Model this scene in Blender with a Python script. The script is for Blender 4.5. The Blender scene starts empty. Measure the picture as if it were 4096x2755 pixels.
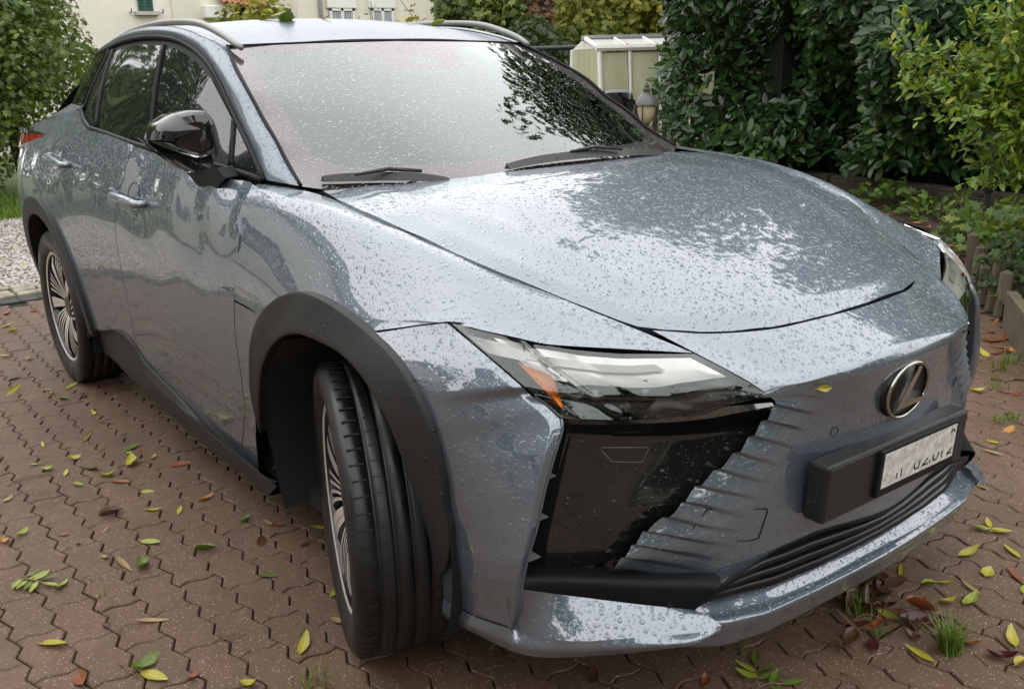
import bpy, bmesh, math, random
import numpy as np
from mathutils import Vector, Matrix
random.seed(7); np.random.seed(7)
D = bpy.data; C = bpy.context.scene.collection; SC = bpy.context.scene
R = math.radians

# ------------------------------------------------------------ camera, sky, light
cam_d = D.cameras.new('camera'); cam = D.objects.new('camera', cam_d); C.objects.link(cam); SC.camera = cam
CAM = np.array((1.9613, -1.8627, 1.4356)); CF = np.array((-0.762130,0.580569,-0.286527)); CRT = np.array((0.611845,0.790564,-0.025577)); CUP = np.array((-0.211668,0.194804,0.957731))
cam.matrix_world = Matrix(((CRT[0], CUP[0], -CF[0], CAM[0]), (CRT[1], CUP[1], -CF[1], CAM[1]), (CRT[2], CUP[2], -CF[2], CAM[2]), (0, 0, 0, 1)))
cam_d.sensor_width = 36; cam_d.lens = 36 * 0.9163; cam_d.clip_start = .05; cam_d.clip_end = 400

SUN_EL, SUN_AZ = R(58), R(215)
w = D.worlds.new('World'); SC.world = w; w.use_nodes = True
nt = w.node_tree; nt.nodes.clear()
sky = nt.nodes.new('ShaderNodeTexSky'); sky.sky_type = 'NISHITA'; sky.sun_disc = False
sky.sun_elevation = SUN_EL; sky.sun_rotation = SUN_AZ; sky.dust_density = 4; sky.air_density = 1.0; sky.ozone_density = 1
# overcast: the clear-sky colour is veiled by an even grey-white cloud sheet with soft mottling
tc = nt.nodes.new('ShaderNodeTexCoord')
nz = nt.nodes.new('ShaderNodeTexNoise'); nz.inputs['Scale'].default_value = 1.6; nz.inputs['Detail'].default_value = 5
rp = nt.nodes.new('ShaderNodeValToRGB'); rp.color_ramp.elements[0].position = .3; rp.color_ramp.elements[1].position = .75
rp.color_ramp.elements[0].color = (14.6, 14.6, 14.7, 1); rp.color_ramp.elements[1].color = (18.6, 18.5, 18.4, 1)
mx = nt.nodes.new('ShaderNodeMixRGB'); mx.inputs[0].default_value = .9
bg = nt.nodes.new('ShaderNodeBackground'); bg.inputs['Strength'].default_value = .095
wo = nt.nodes.new('ShaderNodeOutputWorld')
L = nt.links.new
L(tc.outputs['Generated'], nz.inputs['Vector']); L(nz.outputs['Fac'], rp.inputs[0])
L(sky.outputs[0], mx.inputs[1]); L(rp.outputs[0], mx.inputs[2]); L(mx.outputs[0], bg.inputs['Color']); L(bg.outputs[0], wo.inputs['Surface'])
sl = D.lights.new('sun', 'SUN'); sl.energy = .5; sl.angle = R(165); sl.color = (1, .97, .93)
so = D.objects.new('sun', sl); C.objects.link(so)
# sky sun_rotation is clockwise from +Y
sd = Vector((math.sin(SUN_AZ) * math.cos(SUN_EL), math.cos(SUN_AZ) * math.cos(SUN_EL), math.sin(SUN_EL)))
so.rotation_euler = sd.to_track_quat('Z', 'Y').to_euler()
SC.view_settings.view_transform = 'Standard'; SC.view_settings.look = 'None'
SC.view_settings.exposure = 0.6; SC.view_settings.gamma = 1
SC.view_settings.use_curve_mapping = False
SC.render.engine = 'CYCLES'; SC.cycles.max_bounces = 8; SC.cycles.glossy_bounces = 5; SC.cycles.transparent_max_bounces = 16
SC.cycles.caustics_reflective = False; SC.cycles.caustics_refractive = False

# ------------------------------------------------------------ generic helpers
def tag(o, label=None, cat=None, group=None, kind=None):
    if label: o['label'] = label
    if cat: o['category'] = cat
    if group: o['group'] = group
    if kind: o['kind'] = kind
    return o
def empty(name, loc=(0, 0, 0), label=None, cat=None, group=None):
    o = D.objects.new(name, None); C.objects.link(o); o.location = loc; o.empty_display_size = .1
    return tag(o, label, cat, group)
def link(name, me, parent=None, loc=None, rot=None):
    o = D.objects.new(name, me); C.objects.link(o)
    if parent: o.parent = parent
    if loc is not None: o.location = loc
    if rot is not None: o.rotation_euler = rot
    return o
def mesh(name, V, F, mats, smooth=True, mi=None):
    me = D.meshes.new(name); me.from_pydata([tuple(map(float, v)) for v in V], [], F)
    for m in (mats if isinstance(mats, (list, tuple)) else [mats]): me.materials.append(m)
    if smooth: me.polygons.foreach_set('use_smooth', [True] * len(me.polygons))
    if mi is not None: me.polygons.foreach_set('material_index', mi)
    me.update(); return me
class MB:
    """collects simple shapes into one mesh"""
    def __init__(s): s.v = []; s.f = []; s.m = []
    def add(s, V, F, mi=0):
        b = len(s.v); s.v += [tuple(map(float, v)) for v in V]; s.f += [tuple(i + b for i in f) for f in F]; s.m += [mi] * len(F); return s
    def box(s, c, d, rot=None, mi=0):
        V = np.array([(x, y, z) for x in (-.5, .5) for y in (-.5, .5) for z in (-.5, .5)]) * np.array(d)
        if rot is not None: V = V @ np.array(rot).T
        return s.add(V + np.array(c), [(0, 1, 3, 2), (4, 6, 7, 5), (0, 4, 5, 1), (2, 3, 7, 6), (0, 2, 6, 4), (1, 5, 7, 3)], mi)
    def tube(s, P, r, n=8, mi=0, cap=True):
        P = np.array(P, float); m = len(P); rr = np.broadcast_to(np.array(r, float), (m,))
        T = np.gradient(P, axis=0); T /= np.linalg.norm(T, axis=1)[:, None] + 1e-12
        up = np.array((0, 0, 1.)) if abs(T[0][2]) < .9 else np.array((1., 0, 0))
        V = []
        for i in range(m):
            a = np.cross(T[i], up); a /= np.linalg.norm(a) + 1e-12; b = np.cross(a, T[i]); up = b
            for k in range(n):
                t = 2 * math.pi * k / n; V.append(P[i] + rr[i] * (a * math.cos(t) + b * math.sin(t)))
        F = [(i * n + k, i * n + (k + 1) % n, (i + 1) * n + (k + 1) % n, (i + 1) * n + k) for i in range(m - 1) for k in range(n)]
        if cap: F += [tuple(range(n - 1, -1, -1)), tuple((m - 1) * n + k for k in range(n))]
        return s.add(V, F, mi)
    def lathe(s, prof, n=48, axis='z', mi=0, close=False):
        V = []; F = []; m = len(prof)
        for i in range(n):
            t = 2 * math.pi * i / n
            for r, h in prof:
                if axis == 'z': V.append((r * math.cos(t), r * math.sin(t), h))
                else: V.append((r * math.cos(t), h, r * math.sin(t)))
        for i in range(n):
            for k in range(m - 1 + (1 if close else 0)):
                a = i * m + k; b = i * m + (k + 1) % m; c = ((i + 1) % n) * m + (k + 1) % m; d = ((i + 1) % n) * m + k
                F.append((a, d, c, b))
        return s.add(V, F, mi)
    def build(s, name, mats, parent=None, smooth=False, loc=None, rot=None):
        me = mesh(name, s.v, s.f, mats, smooth, s.m); return link(name, me, parent, loc, rot)
def autosmooth(o, ang=35):
    me = o.data; bm = bmesh.new(); bm.from_mesh(me)
    for e in bm.edges:
        e.smooth = not (len(e.link_faces) != 2 or e.calc_face_angle(0) > R(ang))
    bm.to_mesh(me); bm.free(); me.polygons.foreach_set('use_smooth', [True] * len(me.polygons)); return o
def bevel(o, w=.004, seg=2, ang=40):
    m = o.modifiers.new('bevel', 'BEVEL'); m.width = w; m.segments = seg; m.limit_method = 'ANGLE'; m.angle_limit = R(ang); m.harden_normals = False; return o

# splines / patches
def cr(P, n):
    """centripetal Catmull-Rom through P, n samples evenly spaced along it"""
    P = np.array(P, float)
    if len(P) == 2: t = np.linspace(0, 1, n)[:, None]; return P[0] * (1 - t) + P[1] * t
    Q = np.vstack([2 * P[0] - P[1], P, 2 * P[-1] - P[-2]]); out = []
    for i in range(1, len(Q) - 2):
        p0, p1, p2, p3 = Q[i - 1:i + 3]
        t0 = 0; t1 = t0 + max(np.linalg.norm(p1 - p0), 1e-6) ** .5; t2 = t1 + max(np.linalg.norm(p2 - p1), 1e-6) ** .5; t3 = t2 + max(np.linalg.norm(p3 - p2), 1e-6) ** .5
        t = np.linspace(t1, t2, 24, endpoint=False)[:, None]
        A1 = (t1 - t) / (t1 - t0) * p0 + (t - t0) / (t1 - t0) * p1; A2 = (t2 - t) / (t2 - t1) * p1 + (t - t1) / (t2 - t1) * p2; A3 = (t3 - t) / (t3 - t2) * p2 + (t - t2) / (t3 - t2) * p3
        B1 = (t2 - t) / (t2 - t0) * A1 + (t - t0) / (t2 - t0) * A2; B2 = (t3 - t) / (t3 - t1) * A2 + (t - t1) / (t3 - t1) * A3
        out.append((t2 - t) / (t2 - t1) * B1 + (t - t1) / (t2 - t1) * B2)
    out = np.vstack(out + [P[-1:]])
    return resample(out, n)
def resample(P, n):
    P = np.array(P, float); d = np.concatenate([[0], np.cumsum(np.linalg.norm(np.diff(P, axis=0), axis=1))])
    t = np.linspace(0, d[-1], n); return np.stack([np.interp(t, d, P[:, k]) for k in range(P.shape[1])], 1)
def patch(rows, nu, nv):
    """grid through rows of control points; nu samples along a row, nv across the rows"""
    RW_ = np.array([cr(r, nu) for r in rows])
    return np.array([cr(RW_[:, j], nv) for j in range(nu)]).transpose(1, 0, 2)
def patch_uneven(rows, nu, nv):
    RW_ = np.array([cr(r, nu) for r in rows]); k = len(rows)
    out = np.zeros((nv, nu, 3)); s = np.linspace(0, k - 1, nv)
    for j in range(nu):
        P = RW_[:, j]
        for a, t in enumerate(s):
            i = min(int(t), k - 2); u = t - i
            p1, p2 = P[i], P[i + 1]; p0 = P[i - 1] if i else 2 * p1 - p2; p3 = P[i + 2] if i + 2 < k else 2 * p2 - p1
            out[a, j] = .5 * ((2 * p1) + (-p0 + p2) * u + (2 * p0 - 5 * p1 + 4 * p2 - p3) * u * u + (-p0 + 3 * p1 - 3 * p2 + p3) * u ** 3)
    return out
def coons(bot, top, left, right, nu, nv):
    """bot/top run along u, left/right along v; left[0]=bot[0], right[0]=bot[-1]"""
    b, t = resample(bot, nu), resample(top, nu); l, r = resample(left, nv), resample(right, nv)
    u = np.linspace(0, 1, nu)[None, :, None]; v = np.linspace(0, 1, nv)[:, None, None]
    return ((1 - v) * b[None] + v * t[None] + (1 - u) * l[:, None] + u * r[:, None]
            - ((1 - u) * (1 - v) * b[0] + u * (1 - v) * b[-1] + (1 - u) * v * t[0] + u * v * t[-1]))
def gridfaces(nv, nu, flip=False):
    F = []
    for i in range(nv - 1):
        for j in range(nu - 1):
            q = (i * nu + j, i * nu + j + 1, (i + 1) * nu + j + 1, (i + 1) * nu + j)
            F.append(q[::-1] if flip else q)
    return F
def grid_normals(Gd):
    du = np.gradient(Gd, axis=1); dv = np.gradient(Gd, axis=0); n = np.cross(du, dv)
    return n / (np.linalg.norm(n, axis=2)[..., None] + 1e-12)
def panel(Gd, name, mat, parent, out, cut=None, skirt=.014, gap=.0024, mirror=False, mats=None, mi=None):
    """a sheet with its edges pulled in by `gap` and folded inwards by `skirt`; out = rough outward direction"""
    Gd = np.array(Gd, float); nv, nu, _ = Gd.shape
    if gap:
        e = Gd.copy()
        for i in (0, -1):
            k = 1 if i == 0 else -2
            d = Gd[k] - Gd[i]; e[i] = e[i] + d / (np.linalg.norm(d, axis=1)[:, None] + 1e-9) * np.minimum(gap, .45 * np.linalg.norm(d, axis=1))[:, None]
        for j in (0, -1):
            k = 1 if j == 0 else -2
            d = Gd[:, k] - Gd[:, j]; e[:, j] = e[:, j] + d / (np.linalg.norm(d, axis=1)[:, None] + 1e-9) * np.minimum(gap, .45 * np.linalg.norm(d, axis=1))[:, None]
        Gd = e
    N = grid_normals(Gd); s = np.sign((N.reshape(-1, 3) @ np.array(out, float)).mean()); N = N * s
    V = Gd.reshape(-1, 3); F = gridfaces(nv, nu, s < 0); M = [0] * len(F) if mi is None else list(mi)
    if cut is not None:
        keep = [i for i, f in enumerate(F) if not cut(V[list(f)].mean(0))]
        F = [F[i] for i in keep]; M = [M[i] for i in keep]
    V = [tuple(v) for v in V]
    if skirt and cut is None:
        idx = [(0, j) for j in range(nu)] + [(i, nu - 1) for i in range(1, nv)] + [(nv - 1, j) for j in range(nu - 2, -1, -1)] + [(i, 0) for i in range(nv - 2, 0, -1)]
        b = len(V); n = len(idx)
        for (i, j) in idx: V.append(tuple(Gd[i, j]))
        for (i, j) in idx: V.append(tuple(Gd[i, j] - N[i, j] * skirt))
        for k in range(n):
            q = (b + k, b + n + k, b + n + (k + 1) % n, b + (k + 1) % n)
            F.append(q if s < 0 else q[::-1]); M.append(0)
    if mirror:
        V = [(x, -y, z) for x, y, z in V]; F = [f[::-1] for f in F]
    return link(name, mesh(name, V, F, mats or mat, True, M), parent)
class RBF:
    """smooth surface through scattered control points (a, b) -> value"""
    def __init__(s, pts, sm):
        p = np.array(pts, float); s.A = p[:, :2]; n = len(p)
        K = s.phi(np.linalg.norm(s.A[:, None] - s.A[None], axis=2)) + np.eye(n) * sm
        P = np.hstack([np.ones((n, 1)), s.A]); M = np.block([[K, P], [P.T, np.zeros((3, 3))]])
        s.w = np.linalg.solve(M, np.concatenate([p[:, 2], np.zeros(3)]))
    def phi(s, r): r = np.maximum(r, 1e-9); return r * r * np.log(r)
    def __call__(s, a, b):
        a = np.asarray(a, float); q = np.stack([a.ravel(), np.asarray(b, float).ravel()], 1)
        return (s.phi(np.linalg.norm(q[:, None] - s.A[None], axis=2)) @ s.w[:len(s.A)] + s.w[-3] + q @ s.w[-2:]).reshape(a.shape)

# ------------------------------------------------------------ materials
def M(name, col, rough=.5, metal=0, **k):
    m = D.materials.new(name); m.use_nodes = True; b = m.node_tree.nodes['Principled BSDF']
    b.inputs['Base Color'].default_value = (*col, 1); b.inputs['Roughness'].default_value = rough; b.inputs['Metallic'].default_value = metal
    for kk, v in k.items():
        n = {'coat': 'Coat Weight', 'coat_r': 'Coat Roughness', 'spec': 'Specular IOR Level', 'ior': 'IOR', 'trans': 'Transmission Weight', 'alpha': 'Alpha', 'sss': 'Subsurface Weight', 'coat_ior': 'Coat IOR'}[kk]
        b.inputs[n].default_value = v
    return m
class NB:
    """small node builder"""
    def __init__(s, m): s.t = m.node_tree; s.b = s.t.nodes.get('Principled BSDF'); s.o = s.t.nodes.get('Material Output')
    def n(s, typ, **k):
        x = s.t.nodes.new('ShaderNode' + typ)
        for a, v in k.items():
            if a.startswith('i_'): x.inputs[a[2:].replace('_', ' ')].default_value = v
            else: setattr(x, a, v)
        return x
    def l(s, a, b): s.t.links.new(a, b)
    def coord(s, obj=True, scale=None):
        c = s.n('TexCoord').outputs['Object' if obj else 'Generated']
        if scale:
            mp = s.n('Mapping'); mp.inputs['Scale'].default_value = scale; s.l(c, mp.inputs[0]); return mp.outputs[0]
        return c
    def math(s, op, a, b=None, clamp=False):
        x = s.n('Math', operation=op, use_clamp=clamp)
        for i, v in enumerate((a, b)):
            if v is None: continue
            if isinstance(v, (int, float)): x.inputs[i].default_value = v
            else: s.l(v, x.inputs[i])
        return x.outputs[0]
    def ramp(s, fac, stops):
        r = s.n('ValToRGB'); e = r.color_ramp.elements
        while len(e) < len(stops): e.new(.5)
        for i, (p, c) in enumerate(stops): e[i].position = p; e[i].color = (*c, 1) if len(c) == 3 else c
        s.l(fac, r.inputs[0]); return r.outputs[0]
    def noise(s, co, scale, detail=4, rough=.55):
        x = s.n('TexNoise'); x.inputs['Scale'].default_value = scale; x.inputs['Detail'].default_value = detail; x.inputs['Roughness'].default_value = rough
        if co is not None: s.l(co, x.inputs['Vector'])
        return x.outputs['Fac']
    def mix(s, fac, a, b, typ='MIX'):
        x = s.n('MixRGB', blend_type=typ)
        for i, v in enumerate((fac, a, b)):
            if isinstance(v, (int, float)): x.inputs[i].default_value = v
            elif isinstance(v, tuple): x.inputs[i].default_value = (*v, 1)
            else: s.l(v, x.inputs[i])
        return x.outputs[0]
    def bump(s, h, dist, strength=1, normal=None):
        x = s.n('Bump'); x.inputs['Distance'].default_value = dist; x.inputs['Strength'].default_value = strength; s.l(h, x.inputs['Height'])
        if normal is not None: s.l(normal, x.inputs['Normal'])
        return x.outputs[0]
    def drops(s, co, scale, lo, hi, amount, seed=0.0):
        """round beads of random size: height field 0..1"""
        mp = s.n('Mapping'); mp.inputs['Location'].default_value = (seed, seed * 1.7, seed * .6); s.l(co, mp.inputs[0])
        ns = s.n('TexNoise'); ns.inputs['Scale'].default_value = scale * 1.1; ns.inputs['Detail'].default_value = 1; s.l(mp.outputs[0], ns.inputs['Vector'])
        wob = s.n('VectorMath', operation='MULTIPLY_ADD'); s.l(ns.outputs['Color'], wob.inputs[0]); wob.inputs[1].default_value = (.5 / scale,) * 3; s.l(mp.outputs[0], wob.inputs[2])
        v = s.n('TexVoronoi'); v.inputs['Scale'].default_value = scale; v.inputs['Randomness'].default_value = 1; s.l(wob.outputs[0], v.inputs['Vector'])
        sep = s.n('SeparateColor'); s.l(v.outputs['Color'], sep.inputs[0])
        rad = s.n('MapRange'); rad.inputs['From Min'].default_value = 1 - amount; rad.inputs['To Min'].default_value = lo; rad.inputs['To Max'].default_value = hi; s.l(sep.outputs[0], rad.inputs[0])
        q = s.math('DIVIDE', v.outputs['Distance'], rad.outputs[0])
        h = s.math('SUBTRACT', 1, s.math('POWER', q, 2), clamp=True)
        h = s.math('SQRT', h)
        on = s.math('GREATER_THAN', sep.outputs[0], 1 - amount)
        return s.math('MULTIPLY', s.math('MULTIPLY', h, rad.outputs[0]), on)


# ================================================================= THE CAR
S_ = RBF([(-0.52, 1.122, 0.855), (-0.386, 1.116, 0.833), (-0.161, 1.104, 0.828), (0.043, 1.082, 0.812), (0.168, 1.06, 0.794), (0.244, 1.042, 0.781), (0.319, 1.018, 0.771), (0.393, 0.988, 0.764), (0.471, 0.954, 0.762), (0.547, 0.92, 0.761), (-0.9701, 1.112, 0.888), (-0.9701, 1.067, 0.896), (-0.7313, 1.087, 0.888), (-0.7313, 1.042, 0.896), (-0.5407, 1.061, 0.89), (-0.5407, 1.016, 0.898), (-0.3144, 1.018, 0.892), (-0.3144, 0.9729, 0.9), (-0.1648, 0.9946, 0.893), (-0.1648, 0.9496, 0.901), (-0.03493, 0.9796, 0.896), (-0.03493, 0.9346, 0.904), (0.08039, 0.9485, 0.898), (0.08039, 0.9035, 0.906), (0.1775, 0.9203, 0.9), (0.2408, 0.895, 0.897), (-0.4, 0.85, 0.915), (-0.4, 0.75, 0.925), (0, 0.925, 0.938), (-0.25, 0.86, 0.935), (0.25, 0.86, 0.93), (0.1, 0.88, 0.942), (-0.1, 0.87, 0.942), (0.1, 0.75, 0.945), (-0.1, 0.75, 0.945), (0.1, 0.6, 0.94), (-0.1, 0.6, 0.94), (0.1, 0.45, 0.925), (0.4, 0.8, 0.925), (0.45, 0.7, 0.91), (0.46, 0.58, 0.9), (0.45, 0.45, 0.892), (0.36, 0.33, 0.88), (-0.43, 0.5, 0.91), (-0.48, 0.3, 0.88), (0.42, 0.925, 0.848), (0.6, 0.8, 0.83), (0.682, 0.79, 0.78), (0.692, 0.765, 0.785), (0.694, 0.729, 0.8), (0.689, 0.657, 0.824), (0.683, 0.569, 0.842), (0.671, 0.506, 0.85), (0.655, 0.43, 0.85), (0.62, 0.34, 0.835), (0.6, 0.28, 0.825), (0.48, 0.3, 0.855), (0.57, 0.7, 0.86), (0.57, 0.5, 0.87), (-0.62, 1.135, 0.808), (-0.9, 1.155, 0.825), (-1.25, 1.17, 0.84), (-1.58, 1.19, 0.845), (-2, 1.225, 0.845), (-2.2, 1.26, 0.825), (-2.32, 1.3, 0.8), (-0.8, 1.09, 0.885), (-1.2, 1.1, 0.89), (-1.2, 1.03, 0.905), (-1.6, 1.1, 0.89), (-1.6, 1.02, 0.91), (-2, 1.12, 0.895), (-2, 1.02, 0.918), (-0.8, 0.95, 0.908), (-0.55, 0.95, 0.905), (-0.55, 0.85, 0.915), (-1.2, 0.9, 0.918), (-1.7, 0.9, 0.922), (-0.7, 0.75, 0.925), (-1.2, 0.72, 0.925), (-1.7, 0.72, 0.92), (-0.7, 0.55, 0.918), (-1.2, 0.55, 0.917), (-1.7, 0.55, 0.91), (-2.1, 0.75, 0.925), (-2.15, 0.55, 0.915), (-0.7, 0.38, 0.89), (-1.2, 0.38, 0.89), (-1.7, 0.4, 0.885), (-2.2, 0.4, 0.905), (-0.7, 0.28, 0.868), (-1.2, 0.29, 0.865), (-1.7, 0.31, 0.86), (-2.3, 0.34, 0.9), (-2.45, 1.15, 0.885), (-2.45, 1.02, 0.93), (-2.45, 0.9, 0.94), (-2.85, 1.13, 0.89), (-2.85, 1.05, 0.925), (-2.85, 0.95, 0.945), (-3.2, 1.1, 0.892), (-3.2, 0.95, 0.94), (-3.2, 0.75, 0.945), (-3.25, 0.5, 0.91), (-3.5, 1.1, 0.858), (-3.5, 0.95, 0.89), (-3.5, 0.7, 0.895), (-3.5, 0.4, 0.84), (-3.72, 1.1, 0.775), (-3.75, 0.9, 0.74), (-3.75, 0.6, 0.74), (-2.55, 1.25, 0.8), (-2.9, 1.2, 0.828), (-3.3, 1.17, 0.835)], 5e-3)      # body side: half width over (x, z)
T_ = RBF([(-0.386, -0.713, 1.118), (-0.386, 0.713, 1.118), (-0.225, -0.752, 1.112), (-0.225, 0.752, 1.112), (-0.092, -0.76, 1.1), (-0.092, 0.76, 1.1), (0.002, -0.753, 1.086), (0.002, 0.753, 1.086), (0.07, -0.74, 1.07), (0.07, 0.74, 1.07), (0.16, -0.727, 1.054), (0.16, 0.727, 1.054), (0.229, -0.711, 1.034), (0.229, 0.711, 1.034), (0.305, -0.696, 1.018), (0.305, 0.696, 1.018), (0.36, -0.676, 1.002), (0.36, 0.676, 1.002), (0.415, -0.647, 0.984), (0.415, 0.647, 0.984), (0.461, -0.622, 0.966), (0.461, 0.622, 0.966), (0.51, -0.599, 0.95), (0.51, 0.599, 0.95), (0.56, -0.575, 0.934), (0.56, 0.575, 0.934), (0.602, -0.549, 0.918), (0.602, 0.549, 0.918), (0.635, -0.528, 0.908), (0.635, 0.528, 0.908), (0.747, -0.474, 0.866), (0.747, 0.474, 0.866), (-0.2, 0, 1.138), (-0.3, 0.4, 1.133), (-0.3, -0.4, 1.133), (0, 0, 1.118), (0, 0.4, 1.113), (0, -0.4, 1.113), (0.3, 0, 1.05), (0.3, 0.4, 1.04), (0.3, -0.4, 1.04), (0.3, 0.6, 1.024), (0.3, -0.6, 1.024), (0.55, 0, 0.978), (0.55, 0.3, 0.968), (0.55, -0.3, 0.968), (0.8, 0, 0.89), (0.76, 0.3, 0.886), (0.76, -0.3, 0.886), (0.95, 0, 0.832), (0.92, 0.2, 0.826), (0.92, -0.2, 0.826), (0.87, 0.36, 0.812), (0.87, -0.36, 0.812), (0.8, 0.45, 0.835), (0.8, -0.45, 0.835)], 2e-4)      # bonnet and nose: height over (x, y)
F_ = RBF([(0, 0.81, 0.955), (0, 0.73, 0.936), (0, 0.62, 0.92), (0, 0.52, 0.922), (0, 0.44, 0.935), (0, 0.36, 0.935), (0.2, 0.8, 0.932), (-0.2, 0.8, 0.932), (0.2, 0.73, 0.915), (-0.2, 0.73, 0.915), (0.2, 0.6, 0.902), (-0.2, 0.6, 0.902), (0.2, 0.5, 0.904), (-0.2, 0.5, 0.904), (0.2, 0.43, 0.912), (-0.2, 0.43, 0.912), (0.376, 0.765, 0.873), (-0.376, 0.765, 0.873), (0.416, 0.715, 0.857), (-0.416, 0.715, 0.857), (0.456, 0.677, 0.845), (-0.456, 0.677, 0.845), (0.54, 0.61, 0.812), (-0.54, 0.61, 0.812), (0.576, 0.57, 0.797), (-0.576, 0.57, 0.797), (0.62, 0.532, 0.765), (-0.62, 0.532, 0.765), (0.66, 0.46, 0.728), (-0.66, 0.46, 0.728), (0.68, 0.41, 0.69), (-0.68, 0.41, 0.69), (0.48, 0.39, 0.838), (-0.48, 0.39, 0.838), (0.4, 0.5, 0.872), (-0.4, 0.5, 0.872), (0.38, 0.6, 0.872), (-0.38, 0.6, 0.872), (0.5, 0.33, 0.83), (-0.5, 0.33, 0.83), (0.72, 0.34, 0.63), (-0.72, 0.34, 0.63)], 1e-4)      # front face: x over (y, z)
W_ = RBF([(-0.613, 1.512, -1.193), (0.613, 1.512, -1.193), (-0.652, 1.452, -1.05), (0.652, 1.452, -1.05), (-0.688, 1.37, -0.872), (0.688, 1.37, -0.872), (-0.7, 1.3, -0.762), (0.7, 1.3, -0.762), (-0.715, 1.244, -0.654), (0.715, 1.244, -0.654), (-0.724, 1.192, -0.575), (0.724, 1.192, -0.575), (-0.743, 1.132, -0.445), (0.743, 1.132, -0.445), (0, 1.528, -1.13), (0.35, 1.523, -1.145), (-0.35, 1.523, -1.145), (0, 1.32, -0.64), (0, 1.1, -0.18), (0.4, 1.32, -0.68), (-0.4, 1.32, -0.68), (0.4, 1.11, -0.235), (-0.4, 1.11, -0.235)], 1e-4)      # windscreen: x over (y, z)
G_ = RBF([(-0.6, 1.136, 0.785), (-0.9, 1.155, 0.815), (-1.25, 1.172, 0.828), (-1.58, 1.192, 0.83), (-2, 1.228, 0.83), (-2.2, 1.262, 0.812), (-2.32, 1.3, 0.79), (-2.45, 1.17, 0.83), (-2.809, 1.521, 0.6), (-2.503, 1.547, 0.62), (-1.988, 1.57, 0.64), (-1.736, 1.562, 0.645), (-1.559, 1.547, 0.65), (-1.411, 1.519, 0.655), (-1.282, 1.485, 0.665), (-1.063, 1.394, 0.695), (-0.8369, 1.269, 0.735), (-0.5925, 1.136, 0.782), (-1.2, 1.33, 0.755), (-1.6, 1.38, 0.745), (-2, 1.4, 0.735), (-2.4, 1.42, 0.71), (-3, 1.42, 0.62), (-2.9, 1.3, 0.72), (-3.3, 1.22, 0.66)], 2e-4)      # side glass: half width over (x, z)
R_ = RBF([(-1.13, 0, 1.528), (-1.3, 0, 1.572), (-1.5, 0, 1.61), (-1.7, 0, 1.63), (-2, 0, 1.638), (-2.4, 0, 1.625), (-2.8, 0, 1.58), (-3, 0, 1.54), (-1.193, 0.613, 1.512), (-1.193, -0.613, 1.512), (-1.35, 0.61, 1.545), (-1.35, -0.61, 1.545), (-1.6, 0.6, 1.582), (-1.6, -0.6, 1.582), (-2, 0.59, 1.6), (-2, -0.59, 1.6), (-2.4, 0.57, 1.588), (-2.4, -0.57, 1.588), (-2.8, 0.54, 1.535), (-2.8, -0.54, 1.535), (-3, 0.5, 1.49), (-3, -0.5, 1.49), (-1.15, 0.35, 1.523), (-1.15, -0.35, 1.523), (-1.6, 0.35, 1.608), (-1.6, -0.35, 1.608), (-2, 0.35, 1.625), (-2, -0.35, 1.625), (-2.4, 0.35, 1.612), (-2.4, -0.35, 1.612)], 2e-4)      # roof: height over (x, y)
def onS(P, d=0): P = np.array(P, float); P[..., 1] = -(S_(P[..., 0], P[..., 2]) + d); return P
def onT(P, d=0): P = np.array(P, float); P[..., 2] = T_(P[..., 0], P[..., 1]) + d; return P
def onF(P, d=0): P = np.array(P, float); P[..., 0] = F_(P[..., 1], P[..., 2]) + d; return P
def onW(P, d=0): P = np.array(P, float); P[..., 0] = W_(P[..., 1], P[..., 2]) + d; return P
def onG(P, d=0): P = np.array(P, float); P[..., 1] = -(G_(P[..., 0], P[..., 2]) + d); return P
def onR(P, d=0): P = np.array(P, float); P[..., 2] = R_(P[..., 0], P[..., 1]) + d; return P
def mir(P): return [(x, -y, z) for x, y, z in P]

def paint_mat(name='car_paint', cr_=.02, cw_=1):
    m = M(name, (.110, .142, .180), .45, .60, coat=cw_, coat_r=cr_, coat_ior=2.25); b = NB(m); co = b.coord()
    fl = b.n('TexVoronoi'); fl.inputs['Scale'].default_value = 900; b.l(co, fl.inputs['Vector'])
    b.l(b.mix(.10, (.110, .142, .180), fl.outputs['Color'], 'OVERLAY'), b.b.inputs['Base Color'])
    d1 = b.drops(co, 75, .24, .44, .62, 1.3); d2 = b.drops(co, 160, .22, .44, .75, 5.1); d3 = b.drops(co, 36, .15, .28, .30, 9.7)
    gz = b.n('SeparateXYZ'); b.l(b.n('NewGeometry').outputs['Normal'], gz.inputs[0]); up = b.n('MapRange'); up.inputs['From Min'].default_value = .40; up.inputs['From Max'].default_value = .88; up.inputs['To Min'].default_value = .16; b.l(gz.outputs[2], up.inputs[0])
    n = b.bump(b.math('MULTIPLY', b.math('MULTIPLY', d2, up.outputs[0]), .0062), 1, .9); n = b.bump(b.math('MULTIPLY', b.math('MULTIPLY', d1, up.outputs[0]), .014), 1, .9, n); n = b.bump(b.math('MULTIPLY', b.math('MULTIPLY', d3, up.outputs[0]), .024), 1, .9, n)
    b.l(n, b.b.inputs['Coat Normal']); return m
PAINT = paint_mat(); PAINT_TOP = paint_mat('car_paint_roof', .28, .55)
def wet_black(name, col, rough, coat=0, bead=1):
    m = M(name, col, rough, 0, coat=coat, coat_r=.03); b = NB(m); co = b.coord()
    if bead:
        d1 = b.drops(co, 62, .2, .38, .25, 2.3); d2 = b.drops(co, 150, .2, .4, .35, 4.1)
        n = b.bump(b.math('MULTIPLY', d2, .005), 1, .8); n = b.bump(b.math('MULTIPLY', d1, .011), 1, .9, n)
        b.l(n, b.b.inputs['Coat Normal' if coat else 'Normal'])
    return m
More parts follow.
